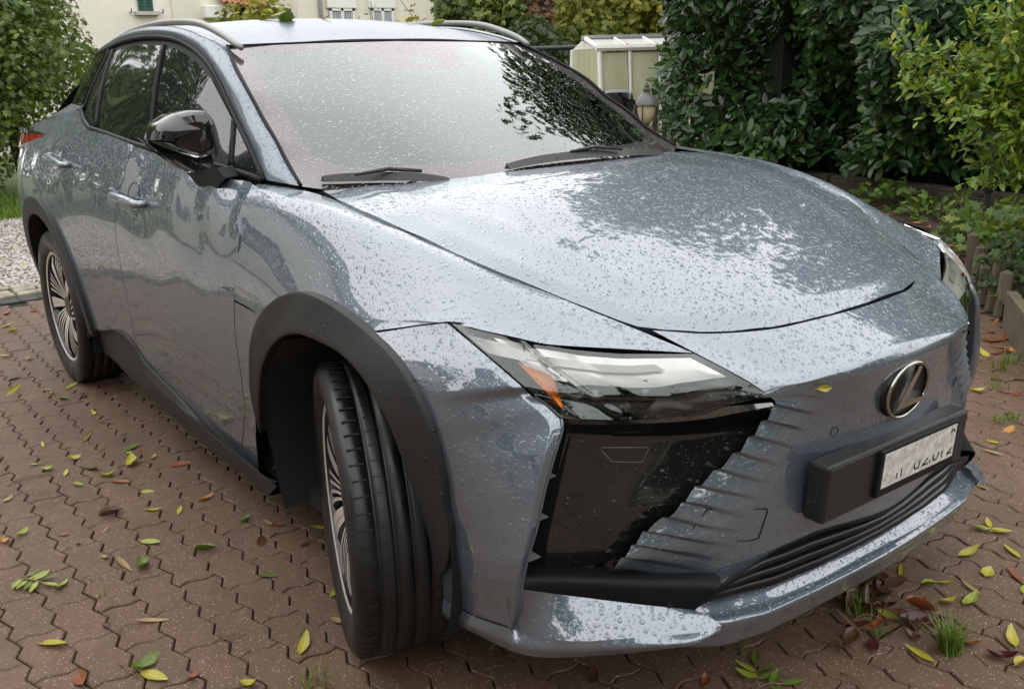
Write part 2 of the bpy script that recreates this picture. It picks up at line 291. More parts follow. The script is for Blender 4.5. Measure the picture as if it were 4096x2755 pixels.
GLOSS = wet_black('gloss_black', (.008, .008, .009), .12, 1)
PLASTIC = wet_black('dark_plastic', (.013, .013, .0135), .55, 0)
TRIM = M('black_trim', (.009, .009, .010), .5, 0, spec=.15)
WELL = M('wheel_well_lining', (.004, .004, .0045), .85)
CHROME = M('chrome', (.75, .73, .68), .12, 1)
def side_glass_mat():
    m = M('tinted_glass', (.010, .013, .013), .03, 0, spec=.75); b = NB(m); co = b.coord()
    d1 = b.drops(co, 120, .2, .38, .22, 2.9); n = b.bump(b.math('MULTIPLY', d1, .005), 1, .8); b.l(n, b.b.inputs['Normal']); return m
SGLASS = side_glass_mat()
def screen_mat(name, tint, fac, back=None):
    m = D.materials.new(name); m.use_nodes = True; b = NB(m); b.t.nodes.remove(b.b); co = b.coord()
    d1 = b.drops(co, 130, .2, .40, .45, 2.9); d2 = b.drops(co, 60, .14, .28, .22, 7.2); n = b.bump(b.math('MULTIPLY', d1, .0030), 1, .7); n = b.bump(b.math('MULTIPLY', d2, .008), 1, .7, n)
    g = b.n('BsdfGlossy'); g.inputs['Roughness'].default_value = .02; g.inputs['Color'].default_value = (.91, .98, .95, 1) if back is None else (.98, .95, .95, 1); b.l(n, g.inputs['Normal'])
    t = b.n('BsdfTransparent' if back is None else 'BsdfDiffuse'); t.inputs['Color'].default_value = (*(back or tint), 1)
    f = b.n('Fresnel'); f.inputs['IOR'].default_value = 1.75; b.l(n, f.inputs['Normal'])
    ms = b.n('MixShader'); b.l(b.math('MULTIPLY', f.outputs[0], fac, True), ms.inputs[0]); b.l(t.outputs[0], ms.inputs[1]); b.l(g.outputs[0], ms.inputs[2]); b.l(ms.outputs[0], b.o.inputs['Surface']); return m
SCREEN = screen_mat('windscreen_glass', (.48, .56, .52), 1.55)
FRIT = screen_mat('windscreen_border', (.55, .62, .58), 1.35, (.06, .052, .053))

car = empty('parked_car', (0, 0, 0), 'wet blue grey electric crossover with rain beads, parked on the brick driveway', 'car')

# ---- panel outlines on the near side (3-D points)
DOOR_F = [(-0.553, -0.834, 1.135), (-0.55, -0.8617, 1.0974), (-0.5606, -0.882, 1.0595), (-0.5242, -0.8987, 1.0133), (-0.5251, -0.9044, 0.9746), (-0.5506, -0.9124, 0.8888), (-0.5704, -0.9181, 0.8149), (-0.5805, -0.922, 0.7303), (-0.5816, -0.919, 0.5973), (-0.6103, -0.9063, 0.4765), (-0.6985, -0.8875, 0.3694), (-0.7632, -0.8738, 0.306), (-0.7707, -0.8656, 0.2648), (-0.7697, -0.8584, 0.2262)]
DOOR_R = [(-1.5432, -0.844, 1.1894), (-1.5855, -0.8655, 1.1506), (-1.5764, -0.8954, 1.0729), (-1.6259, -0.9071, 1.0362), (-1.653, -0.9167, 0.979), (-1.6759, -0.9223, 0.9032), (-1.6868, -0.9234, 0.8135), (-1.6812, -0.9203, 0.7104), (-1.6818, -0.9157, 0.6181), (-1.7029, -0.9056, 0.5191), (-1.7368, -0.8966, 0.4629), (-1.7384, -0.8898, 0.4269), (-1.7345, -0.8749, 0.3617)]
QUART = [(-2.2383, -0.8276, 1.2551), (-2.5559, -0.8175, 1.2275), (-2.6575, -0.8671, 1.1476), (-2.7502, -0.9324, 1.0086), (-2.6278, -0.9466, 0.913), (-2.5267, -0.9479, 0.8294), (-2.437, -0.9425, 0.7147), (-2.4094, -0.9321, 0.57), (-2.4463, -0.9172, 0.4102), (-2.3972, -0.9064, 0.3469)]
def mono(P): return np.array(P)
belt_all = [(-2.2383, -0.8276, 1.2551), (-2.1347, -0.8415, 1.2311), (-2.0162, -0.8467, 1.2234), (-1.7448, -0.8495, 1.2068), (-1.5432, -0.844, 1.1894), (-1.3806, -0.839, 1.1785), (-1.11, -0.8502, 1.1773), (-0.9412, -0.8364, 1.1664), (-0.7613, -0.8326, 1.1588), (-0.6361, -0.8136, 1.1459), (-0.4887, -0.8332, 1.1444)]
def split_at(P, p):
    P = np.array(P); i = np.argmin(np.linalg.norm(P - np.array(p), axis=1)); return P[:i + 1], P[i:]
beltR, beltF = split_at(belt_all, DOOR_R[0])
sillR = [QUART[-1]] + [(-2.1418, -0.9004, 0.3954), (-1.9687, -0.8954, 0.433), (-1.8408, -0.891, 0.4293), (-1.7817, -0.8849, 0.4018)] + [DOOR_R[-1]]
sillF = [DOOR_R[-1]] + [(-1.5811, -0.8668, 0.327), (-1.389, -0.8669, 0.3063), (-1.1714, -0.8623, 0.2706), (-0.9626, -0.8612, 0.244)] + [DOOR_F[-1]]

ARCH_F_OUT = [(-0.8049, -0.8295, 0.0448), (-0.6605, -0.8733, 0.2989), (-0.4864, -0.9177, 0.5853), (-0.4438, -0.9234, 0.6979), (-0.3958, -0.9242, 0.7689), (-0.3107, -0.9292, 0.8353), (-0.2087, -0.9273, 0.8895), (-0.1116, -0.9194, 0.9202), (-0.0192, -0.9209, 0.9279), (0.0541, -0.9166, 0.9206), (0.1364, -0.9138, 0.9068), (0.2247, -0.9118, 0.8853), (0.2853, -0.9134, 0.8706), (0.3455, -0.9166, 0.8488), (0.3916, -0.9186, 0.8195), (0.4249, -0.9165, 0.7819), (0.4483, -0.9116, 0.7362), (0.4615, -0.9063, 0.6794), (0.4695, -0.9008, 0.6148), (0.4686, -0.8974, 0.5572), (0.4754, -0.8926, 0.5107), (0.4623, -0.8883, 0.4485), (0.4362, -0.8839, 0.3987), (0.3925, -0.8811, 0.3544)]
ARCH_R_OUT = [(-3.2725, -0.9432, 0.7758), (-3.1679, -0.9509, 0.8458), (-3.0641, -0.9514, 0.8984), (-2.9487, -0.9493, 0.9277), (-2.8374, -0.9485, 0.9328), (-2.6683, -0.949, 0.9042), (-2.5519, -0.9484, 0.8527), (-2.4631, -0.9451, 0.7844), (-2.4227, -0.9416, 0.7113), (-2.405, -0.9356, 0.6188), (-2.4083, -0.9265, 0.5107), (-2.4325, -0.9161, 0.4072), (-2.4483, -0.9076, 0.3355)]
ARCH_F_POLY = [(x, z) for x, y, z in ARCH_F_OUT] + [(.25, .0), (-.45, .0)]
def rear_ring(r0, n=40, a0=-28):   # the whole rear arch as seen from the side
    return [(-2.85 + .02 + r0 * 1.0 * math.cos(t), .40 + r0 * math.sin(t)) for t in np.linspace(R(a0), R(208), n)]
def inside(poly, x, z):
    c = False; n = len(poly); j = n - 1
    for i in range(n):
        (xi, zi), (xj, zj) = poly[i], poly[j]
        if (zi > z) != (zj > z) and x < (xj - xi) * (z - zi) / (zj - zi) + xi: c = not c
        j = i
    return c
def shrink(poly, k):
    a = np.array(poly); c = a.mean(0); return [tuple(p) for p in c + (a - c) * k]
AF = shrink(ARCH_F_POLY, .97)
cutF = lambda p: inside(AF, p[0], p[2])
RR_OUT = rear_ring(.505)
AR = shrink(RR_OUT + [(-2.45, 0), (-3.25, 0)], .965)
cutR = lambda p: inside(AR, p[0], p[2])

for sgn, mr in (('near', False), ('far', True)):
    q = lambda P: P
    # front door, rear door
    g = onS(coons(sillF, beltF, DOOR_R[::-1], DOOR_F[::-1], 60, 60))
    fd = panel(g, 'front_door', PAINT, car, (0, -1, 0), mirror=mr)
    g = onS(coons(sillR, beltR, QUART[::-1], DOOR_R[::-1], 50, 60))
    rd = panel(g, 'rear_door', PAINT, car, (0, -1, 0), cut=cutR, mirror=mr)
    # rear wing
    top = [(-3.74, 0, 1.13), (-3.5, 0, 1.165), (-3.2, 0, 1.21), (-2.85, 0, 1.26), (-2.6, 0, 1.285)] + [(-2.4583, -0.7872, 1.2982), (-2.2383, -0.8276, 1.2551)]
    top[0:5] = [tuple(onS(p)) for p in top[0:5]]
    bot = [tuple(onS(p)) for p in ((-3.75, 0, .36), (-3.4, 0, .33), (-3.0, 0, .33), (-2.6, 0, .33))] + [QUART[-1]]
    g = onS(coons(bot, top, [tuple(onS((-3.75, 0, z))) for z in np.linspace(.36, 1.13, 8)], QUART[::-1], 90, 80))
    panel(g, 'rear_wing', PAINT, car, (0, -1, 0), cut=cutR, mirror=mr)
    # front wing
    r0 = [(-.605, -.80, 1.128), (-.5, -.762, 1.127), (-.386, -.713, 1.118), (-.225, -.752, 1.112), (-.092, -.76, 1.1), (.002, -.753, 1.086), (.07, -.740, 1.07), (.16, -.727, 1.054), (.229, -.711, 1.034), (.305, -.696, 1.018), (.36, -.676, 1.002), (.415, -.647, .984), (.461, -.622, .966), (.51, -.599, .95), (.56, -.575, .934), (.602, -.549, .918), (.635, -.528, .908), (.747, -.474, .866)]
    r0[1] = (-.5, -.745, 1.131); r0[2] = (-.386, -.716, 1.119)
    HL_TOP = [(.747, -.474, .866)] + [(0.6768, -0.621, 0.8819), (0.6279, -0.702, 0.8962), (0.5521, -0.76, 0.9083), (0.5754, -0.775, 0.9167), (0.4682, -0.82, 0.9272), (0.4167, -0.842, 0.9345)]
    r2 = [(-0.5536, -0.8418, 1.1244)] + [(-.52, -.855, 1.122), (-.386, -.834, 1.116), (-.161, -.828, 1.104), (.043, -.812, 1.082), (.168, -.794, 1.06), (.244, -.781, 1.042), (.319, -.771, 1.018), (.393, -.764, .988), (.471, -.755, .954), (.54, -.75, .925)] + [(0.5977, -0.731, 0.9026)]
    r4 = [(-0.5586, -0.883, 1.0581), (-0.322, -0.8887, 1.0165), (-0.1701, -0.8906, 0.9935), (-0.0385, -0.8943, 0.9788), (0.0794, -0.8975, 0.9482), (0.171, -0.8958, 0.9264), (0.2449, -0.8797, 0.9243), (0.3118, -0.8615, 0.9288), (0.3727, -0.8418, 0.9333)] + [(0.4682, -0.82, 0.9272)]
    r6 = [(-0.5705, -0.9181, 0.8142), (-0.3545, -0.9253, 0.8127)] + [tuple(onS(p)) for p in ((-.20, 0, .79), (-.05, 0, .82), (.12, 0, .86))] + [(0.223, -0.9107, 0.8874), (0.3256, -0.871, 0.9153)] + [(0.4107, -0.846, 0.9358)]
    a0, a2, a4, a6 = cr(r0, 80), cr(r2, 80), cr(r4, 80), cr(r6, 80)
    a1 = (a0 + a2) / 2 + np.array((0, -.002, .004)) * np.sin(np.linspace(0, math.pi, 80))[:, None]
    a3 = onS((a2 + a4) / 2); a5 = onS((a4 + a6) / 2)
    a2m = a2 + (a1 - a2) * .22; a2p = a2 + (a3 - a2) * .14; a4m = a4 + (a3 - a4) * .18; a4p = a4 + (a5 - a4) * .2
    rows = np.array([a0, a1, a2m, a2p, a3, a4m, a4p, a5, a6]); g = np.zeros((70, 80, 3))
    for j in range(80): g[:, j] = cr(rows[:, j], 70)
    for _ in range(160): g[:, 1:-1] = .5 * g[:, 1:-1] + .25 * (g[:, :-2] + g[:, 2:])
    panel(g, 'front_wing', PAINT, car, (0, -.7, .7), cut=cutF, mirror=mr)
    # a slim lower front wing piece behind the wheel, between door cut and arch
    lot = [(-0.5706, -0.9182, 0.8128), (-0.4762, -0.9177, 0.8095), (-0.3546, -0.9254, 0.8114)]
    lo = onS(coons([DOOR_F[-1]] + [(-0.6835, -0.8583, 0.2189), (-0.5315, -0.8699, 0.2518)], lot, [DOOR_F[-1]] + DOOR_F[7:-1][::-1] + [lot[0]], [(-0.5315, -0.8699, 0.2518), (-0.5407, -0.8845, 0.3411), (-0.4936, -0.9055, 0.4728), (-0.4367, -0.92, 0.5986), (-0.3582, -0.9291, 0.7349)] + [lot[-1]], 24, 50))
    panel(lo, 'front_wing', PAINT, car, (0, -1, 0), cut=cutF, mirror=mr)
    # bumper corner
    top = [(0.225, -0.9121, 0.8848), (0.3279, -0.8726, 0.9129)] + [(0.4072, -0.845, 0.9324)]
    hlo = [(0.4072, -0.845, 0.9324), (0.4918, -0.838, 0.901), (0.558, -0.83, 0.8732), (0.6232, -0.818, 0.8411), (0.6179, -0.8, 0.8234), (0.6566, -0.788, 0.8045)]
    crease = [(.684, -.778, .785), (.692, -.782, .766), (.694, -.80, .729), (.689, -.824, .657), (.683, -.844, .569), (.671, -.858, .506), (.658, -.861, .455), (.645, -.857, .405), (.63, -.85, .36), (.605, -.848, .315)]
    right = hlo + crease
    bot = [(0.3818, -0.872, 0.29), (0.5012, -0.872, 0.3035), (0.6178, -0.865, 0.3306)] + [crease[-1]]
    left = [p for p in ARCH_F_OUT[11:]] + [bot[0]]
    g = coons(bot, top, left[::-1], right[::-1], 60, 80)
    bul = np.sin(np.linspace(0, math.pi, 60))[None, :] * np.sin(np.linspace(0, math.pi, 80))[:, None]
    g[..., 1] -= .012 * bul; g[..., 0] += .005 * bul
    panel(g, 'bumper_corner', PAINT, car, (.5, -1, 0), mirror=mr)
    # rolled edge at the crease going back into the intake
    E0 = resample(crease[:9], 40); E1 = E0 + np.array((.0025, .003, 0)); E2 = E0 + np.array((-.004, .008, 0)); E3 = E0 + np.array((-.07, .02, 0))
    panel(patch([E0, E1, E2, E3], 40, 14), 'bumper_corner_edge', PAINT, car, (1, 1, 0), skirt=0, gap=0, mirror=mr)
    # canard: bright ledge under the intake
    ci = [(0.6382, -0.845, 0.4219), (0.6618, -0.8, 0.4071), (0.6963, -0.735, 0.3872), (0.7709, -0.64, 0.3676), (0.8328, -0.548, 0.3477)]
    co_ = [crease[-1], (.655, -.83, .315), (.72, -.776, .314), (.799, -.668, .318), (.864, -.564, .319), (.885, -.524, .327)]
    mid = (resample(ci, 12) + resample(co_, 12)) / 2 + np.array((0, 0, .004))
    panel(patch([ci, mid, co_], 50, 16), 'bumper_lip', PAINT, car, (0, 0, 1), skirt=0, gap=0, mirror=mr)
    # chamfer below: from the arch round to the canard tip
    up = bot[:-1] + co_
    dn = [(0.3715, -0.868, 0.2378), (0.4003, -0.868, 0.2399), (0.5703, -0.862, 0.2653), (0.6206, -0.848, 0.2653), (0.6636, -0.82, 0.2659), (0.7179, -0.755, 0.2674), (0.7973, -0.665, 0.2815), (0.8652, -0.6, 0.3047), (0.8791, -0.545, 0.3079)] + [(.872, -.512, .30)]
    um = (resample(up, 30) + resample(dn, 30)) / 2 + np.array((.006, -.008, 0))
    panel(patch([up, um, dn], 70, 12), 'bumper_lip', PAINT, car, (.5, -1, -.3), skirt=0, gap=0, mirror=mr)
    tipend = patch([[ci[-1], co_[-1]], [(.83, -.53, .31), (.87, -.508, .30)]], 6, 4)
    panel(tipend, 'bumper_lip', PAINT, car, (0, 1, 0), skirt=0, gap=0, mirror=mr)

# ---- bonnet
hr = [(-0.3857, -0.7132, 1.118), (-0.3203, -0.6039, 1.1224), (-0.2509, -0.4574, 1.1286), (-0.2187, -0.2996, 1.1346), (-0.2237, -0.225, 1.1371), (-0.2079, -0.1065, 1.1381), (-0.199, 0.0712, 1.1378), (-0.2342, 0.306, 1.135), (-0.3294, 0.5706, 1.1247), (-0.3775, 0.7069, 1.118)]
hr[0] = (-.386, -.709, 1.118)
hf = [(0.6352, -0.5274, 0.908), (0.6713, -0.4814, 0.9002), (0.7105, -0.417, 0.8909), (0.7431, -0.3436, 0.886), (0.7755, -0.256, 0.8849), (0.7911, -0.1796, 0.8866), (0.8022, -0.0886, 0.888), (0.8015, 0.0494, 0.8893), (0.7821, 0.2309, 0.885), (0.7436, 0.4317, 0.8716)]
sm = [(-.386, -.709, 1.118), (-.225, -.748, 1.112), (-.092, -.756, 1.1), (.002, -.749, 1.086), (.07, -.736, 1.07), (.16, -.723, 1.054), (.229, -.707, 1.034), (.305, -.692, 1.018), (.36, -.672, 1.002), (.415, -.643, .984), (.461, -.618, .966), (.51, -.595, .95), (.56, -.571, .934), (.602, -.545, .918), (.635, -.524, .908)]
hr[-1] = (-.386, .709, 1.118); hf[0] = sm[-1]; hf[-1] = (.70, .50, .888)
smf = mir(sm[:-1]) + [(.66, .512, .899), (.70, .50, .888)]
g = onT(coons(hr, hf, sm, smf, 100, 90))
# soft crease lines of the bonnet: a shallow step inside each edge
yy = g[..., 1]; xx = g[..., 0]
yc = np.interp(xx, [-.4, 0, .3, .7], [.60, .60, .52, .40])
g[..., 2] += .004 * np.exp(-((np.abs(yy) - yc) / .05) ** 2) * np.clip((.75 - xx) / .3, 0, 1)
uu_ = np.linspace(0, 1, g.shape[1])[None, :]; vv_ = np.linspace(0, 1, g.shape[0])[:, None]; ss_ = lambda t: np.clip(t, 0, 1) ** 2 * (3 - 2 * np.clip(t, 0, 1))
g[..., 2] += .013 * ss_(np.minimum(uu_, 1 - uu_) / .055) * np.clip((xx + .15) / .5, 0, 1) * ss_((1 - vv_) / .05)
bon = panel(g, 'bonnet', PAINT, car, (0, 0, 1), skirt=.02)
# ---- nose and front face as one skin, with the pleated edges of the spindle
NU, NV = 221, 300
LB = [(.660, -.507, .903), (.747, -.472, .866), (.80, -.447, .842), (.845, -.418, .815), (.868, -.397, .792), (.873, -.378, .766), (.857, -.416, .715), (.845, -.456, .677), (.812, -.54, .61), (.797, -.576, .57), (.765, -.622, .532), (.728, -.66, .46), (.690, -.682, .412), (.672, -.668, .392)]
BOT = [(0.8384, -0.4797, 0.3876), (0.8843, -0.3603, 0.4403), (0.8835, -0.3634, 0.4392), (0.9058, -0.2307, 0.4486), (0.9272, -0.084, 0.442), (0.9317, 0.0551, 0.4308)]
rows = []
n_r = len(LB)
seamrow = [(.652, -.507, .905)] + hf[1:5] + [(.802, -.09, .888), (.804, .0, .889)]
def sym(Lh): return Lh + [(x, -y, z) for x, y, z in Lh[-2::-1]]
def trow(L, xm, k=4):   # row on the nose top from edge point L to the middle at x = xm
    ys = np.linspace(L[1], 0, k + 2)[1:]; out = [L]
    for y in ys: t = 1 - (y / L[1]) ** 2; x = L[0] + (xm - L[0]) * t ** .8; out.append((x, y, float(T_(np.array(x), np.array(y)))))
    return sym(out)
def frow(L, zm, k=5):
    ys = np.linspace(L[1], 0, k + 2)[1:]; out = [L]
    for y in ys: t = 1 - (y / L[1]) ** 2; z = L[2] + (zm - L[2]) * min(1, t ** .8); out.append((float(F_(np.array(y), np.array(z))), y, z))
    return sym(out)
rows = [sym([(.660, -.510, .9035)] + [(x + .004, y, z - .001) for x, y, z in hf[1:5]] + [(.795, -.17, .886), (.806, -.08, .888), (.809, 0, .888)]),
        trow(LB[1], .875), trow(LB[2], .918), trow(LB[3], .945), frow(LB[4], .808), frow(LB[5], .775), frow(LB[6], .735), frow(LB[7], .70), frow(LB[8], .64), frow(LB[9], .60),
        frow(LB[10], .56), frow(LB[11], .505)]
bl = [LB[12], LB[13]] + [BOT[0], BOT[1], BOT[2], BOT[3]] + [(.929, -.08, .442), (.932, 0, .438)]
rows.append(sym(bl))
g = patch_uneven(rows, NU, NV)
# pleats: triangular ribs that grow towards the toothed edge
EDGE = np.array([(y, z) for x, y, z in LB[5:13]])
dist = np.zeros((NV, NU))
for i in range(NV):
    for j in range(NU):
        y, z = abs(g[i, j, 1]), g[i, j, 2]
        ye = np.interp(z, EDGE[::-1, 1], -EDGE[::-1, 0]); dist[i, j] = ye - y
zz = g[..., 2]; PER = .0300; zp = zz + .30 * np.maximum(dist, 0)
ph = ((zp - .405) / PER) % 1.0
reach = .13 + .08 * np.clip((.78 - zz) / .3, 0, 1)
wgt = np.clip(1 - dist / reach, 0, 1) * np.clip((.785 - zz) / .03, 0, 1) * np.clip((zz - .385) / .02, 0, 1)
saw = np.where(ph < .16, ph / .16, (1 - ph) / .84)
g[..., 0] += (saw - .3) * .0115 * wgt * (g[..., 2] < .79)
edgew = np.clip(1 - dist / .05, 0, 1) * np.clip((.66 - zz) / .06, 0, 1) * np.clip((zz - .41) / .02, 0, 1)
g[..., 1] += np.sign(g[..., 1]) * (saw - .2) * .007 * edgew
face = panel(g, 'front_bumper', PAINT, car, (1, 0, .3), skirt=0, gap=.0012)
face.data.materials[0] = PAINT
autosmooth(face, 28)
# sensors and flap lines on the face
def ring_on_face(y, z, r, name='parking_sensor'):
    m = MB(); P = []
    for t in np.linspace(0, 2 * math.pi, 25): P.append(onF((0, y + r * math.cos(t), z + r * math.sin(t)), .0007))
    m.tube(P, .0011, 5, cap=False); m.build(name, TRIM, car, True)
for p in [(0.9053, -0.2093, 0.6743), (0.8818, 0.3288, 0.6557)]: ring_on_face(p[1], p[2], .0105)
fl = [(0.828, -0.5082, 0.5626), (0.875, -0.3821, 0.5398), (0.8753, -0.382, 0.534), (0.8718, -0.4018, 0.4769), (0.8654, -0.4204, 0.4753), (0.8072, -0.5474, 0.4992), (0.8062, -0.55, 0.5045), (0.8245, -0.5164, 0.5587), (0.828, -0.5082, 0.5626)]
m = MB(); m.tube(onF(np.array(fl) , .0012), .0012, 5, cap=False); m.build('tow_eye_flap', TRIM, car, True)

# ---- emblem: ring and slanted letter on a dark disc
lo = [(0.9361, -0.0038, 0.7305)][0]
n = Vector((1, -.01, -.10)).normalized(); e1 = Vector((0, 1, 0)); e2 = n.cross(e1).normalized()
base = Vector(lo) + n * .005
def emb(u, v, h=0): return tuple(base + e1 * u + e2 * v + n * h)
DCHR = M('smoked_chrome', (.42, .41, .36), .10, 1)
m = MB(); A_, B_ = .079, .063
RIMP = [emb(A_ * math.cos(t), B_ * math.sin(t), .006) for t in np.linspace(0, 2 * math.pi, 49)]
disc = MB(); ts = np.linspace(0, 2 * math.pi, 48, endpoint=False)
V = [emb(0, 0, .006)] + [emb(A_ * math.cos(t), B_ * math.sin(t), .004) for t in ts] + [emb((A_ + .006) * math.cos(t), (B_ + .006) * math.sin(t), -.014) for t in ts]
disc.add(V, [(0, 1 + i, 1 + (i + 1) % 48) for i in range(48)] + [(1 + i, 49 + i, 49 + (i + 1) % 48, 1 + (i + 1) % 48) for i in range(48)])
EMBLEM = disc.build('emblem', M('emblem_black', (.006, .006, .007), .3), car, True)
m.tube(RIMP, .0045, 8, cap=False); m.build('emblem_ring', DCHR, EMBLEM, True)
def bar(m, pts2, h0, h1):
    k = len(pts2); V = [emb(u, v, h0) for u, v in pts2] + [emb(u * .985, v * .985, h1) for u, v in pts2]
    m.add(V, [tuple(range(k, 2 * k))] + [(i, (i + 1) % k, k + (i + 1) % k, k + i) for i in range(k)])
m = MB(); bar(m, [(.020, .057), (.034, .050), (-.013, -.026), (.066, -.026), (.060, -.038), (-.046, -.038)], .004, .012)
m.build('emblem_letter', DCHR, EMBLEM)

# ---- number plate on its black carrier
m = MB(); m.box((0, 0, 0), (.052, .565, .132)); hb = m.build('plate_carrier', wet_black('carrier_black', (.010, .010, .011), .42, 0), car); bevel(hb, .008, 2)
hb.location = (.927, -.012, .560); hb.rotation_euler = (R(-1.2), R(3), 0)
m = MB(); m.box((0, 0, 0), (.014, .325, .112)); fr = m.build('plate_frame', TRIM, hb); fr.location = (.030, .057, .004); bevel(fr, .004, 2)
pm = M('plate_white', (.62, .60, .55), .45); b = NB(pm); b.l(b.ramp(b.noise(b.coord(), 60, 5), [(.35, (.40, .38, .34)), (.6, (.66, .64, .60))]), b.b.inputs['Base Color'])
m = MB(); m.box((.0372, .057, .010), (.002, .30, .082), mi=0)
px_ = .0386; z0_ = .010 - .030
def stroke(P, w_=.0035):
    for a, c in zip(P[:-1], P[1:]):
        a, c = np.array(a), np.array(c); l = np.linalg.norm(c - a); an = math.atan2(c[1] - a[1], c[0] - a[0])
        m.box((px_, .037 + (a[0] + c[0]) / 2, z0_ + (a[1] + c[1]) / 2), (.0008, l + w_ * .6, w_), Matrix.Rotation(an, 3, 'X'), 1)
arc = lambda y: [(y - .011, .016), (y - .011, .008), (y - .006, .001), (y + .006, .001), (y + .011, .008), (y + .011, .016)]
stroke([(-.072, 0), (-.072, .012)]); stroke([(-.054, 0), (-.054, .017)]); stroke(arc(.010)); stroke([(.054, .014), (.034, .001), (.056, .001)]); stroke([(.066, .0), (.066, .004)]); stroke(arc(.090)); stroke([(.118, 0), (.118, .014)]); stroke([(.158, .012), (.142, .001), (.160, .001)])
stroke([(.146, .054), (.150, .060), (.158, .060), (.162, .054)])
m.build('number_plate', [pm, TRIM], hb)

SLAT = M('grille_black', (.012, .012, .013), .28, 0, spec=.45)
# ---- lower grille: frame, slats, fins, and the painted lip under it
gt = [(.861, -.50, .400)] + BOT[:4] + [(.930, -.08, .441), (.933, 0, .437)]
gt = sym([gt[0], gt[2], gt[3], gt[4], gt[5], gt[6]])
gi = [(0.8337, -0.4942, 0.345), (0.8843, -0.3519, 0.345), (0.8862, -0.3387, 0.345), (0.9007, -0.2115, 0.345), (0.9, -0.027, 0.345)]
gi = sym([(.825, -.565, .352)] + gi[:1] + gi[1:4] + [(.902, -.04, .345), (.903, 0, .345)])
back = patch([np.array(gt) - (.11, 0, .0), np.array(gi) - (.11, 0, 0)], 60, 8)
grl = panel(back, 'lower_grille', WELL, car, (1, 0, 0), skirt=0, gap=0)
tb = patch([np.array(gt) + (.002, 0, .003), np.array(gt) + (.006, 0, -.008), np.array(gt) - (.11, 0, .01)], 60, 6)
panel(tb, 'grille_frame', PLASTIC, grl, (0, 0, -1), skirt=0, gap=0)
for k, t in enumerate((.30, .56, .80)):
    P = resample(gt, 60) * (1 - t) + resample(gi, 60) * t
    a = P + (-.004, 0, .003); b_ = P + (.004, 0, -.003); c_ = P + (-.05, 0, .010); d_ = P + (-.05, 0, .004)
    panel(patch([c_, a, b_, d_], 60, 7), 'grille_slat', SLAT, grl, (1, 0, 0), skirt=0, gap=0)
for y in np.linspace(-.42, .42, 9):
    x = float(F_(np.array(y), np.array(.40))); m = MB(); m.box((x - .075, y, .395), (.08, .006, .09)); m.build('grille_fin', WELL, grl)
le_ = 0
le = sym([(.83, -.575, .322), (.880, -.495, .322), (.910, -.405, .322), (.922, -.27, .322), (.930, -.12, .322), (.932, 0, .322)])
lb_ = sym([(.81, -.585, .262), (.862, -.492, .252), (.884, -.39, .25), (.894, -.26, .25), (.901, -.12, .25), (.905, 0, .25)])
lm = resample(le, 40) * .5 + resample(lb_, 40) * .5 + (.004, 0, 0)
gi2 = np.array(gi) - (.012, 0, 0)
panel(patch_uneven([resample(gi2, 40), resample(gi2, 40) * .4 + resample(le, 40) * .6 + (-.004, 0, -.002), resample(le, 40) + (-.006, 0, .002), resample(le, 40) + (.001, 0, -.005), lm, resample(lb_, 40), resample(lb_, 40) - (.06, 0, .004)], 90, 34), 'front_lip', PAINT, car, (.7, 0, .3), skirt=0, gap=0)

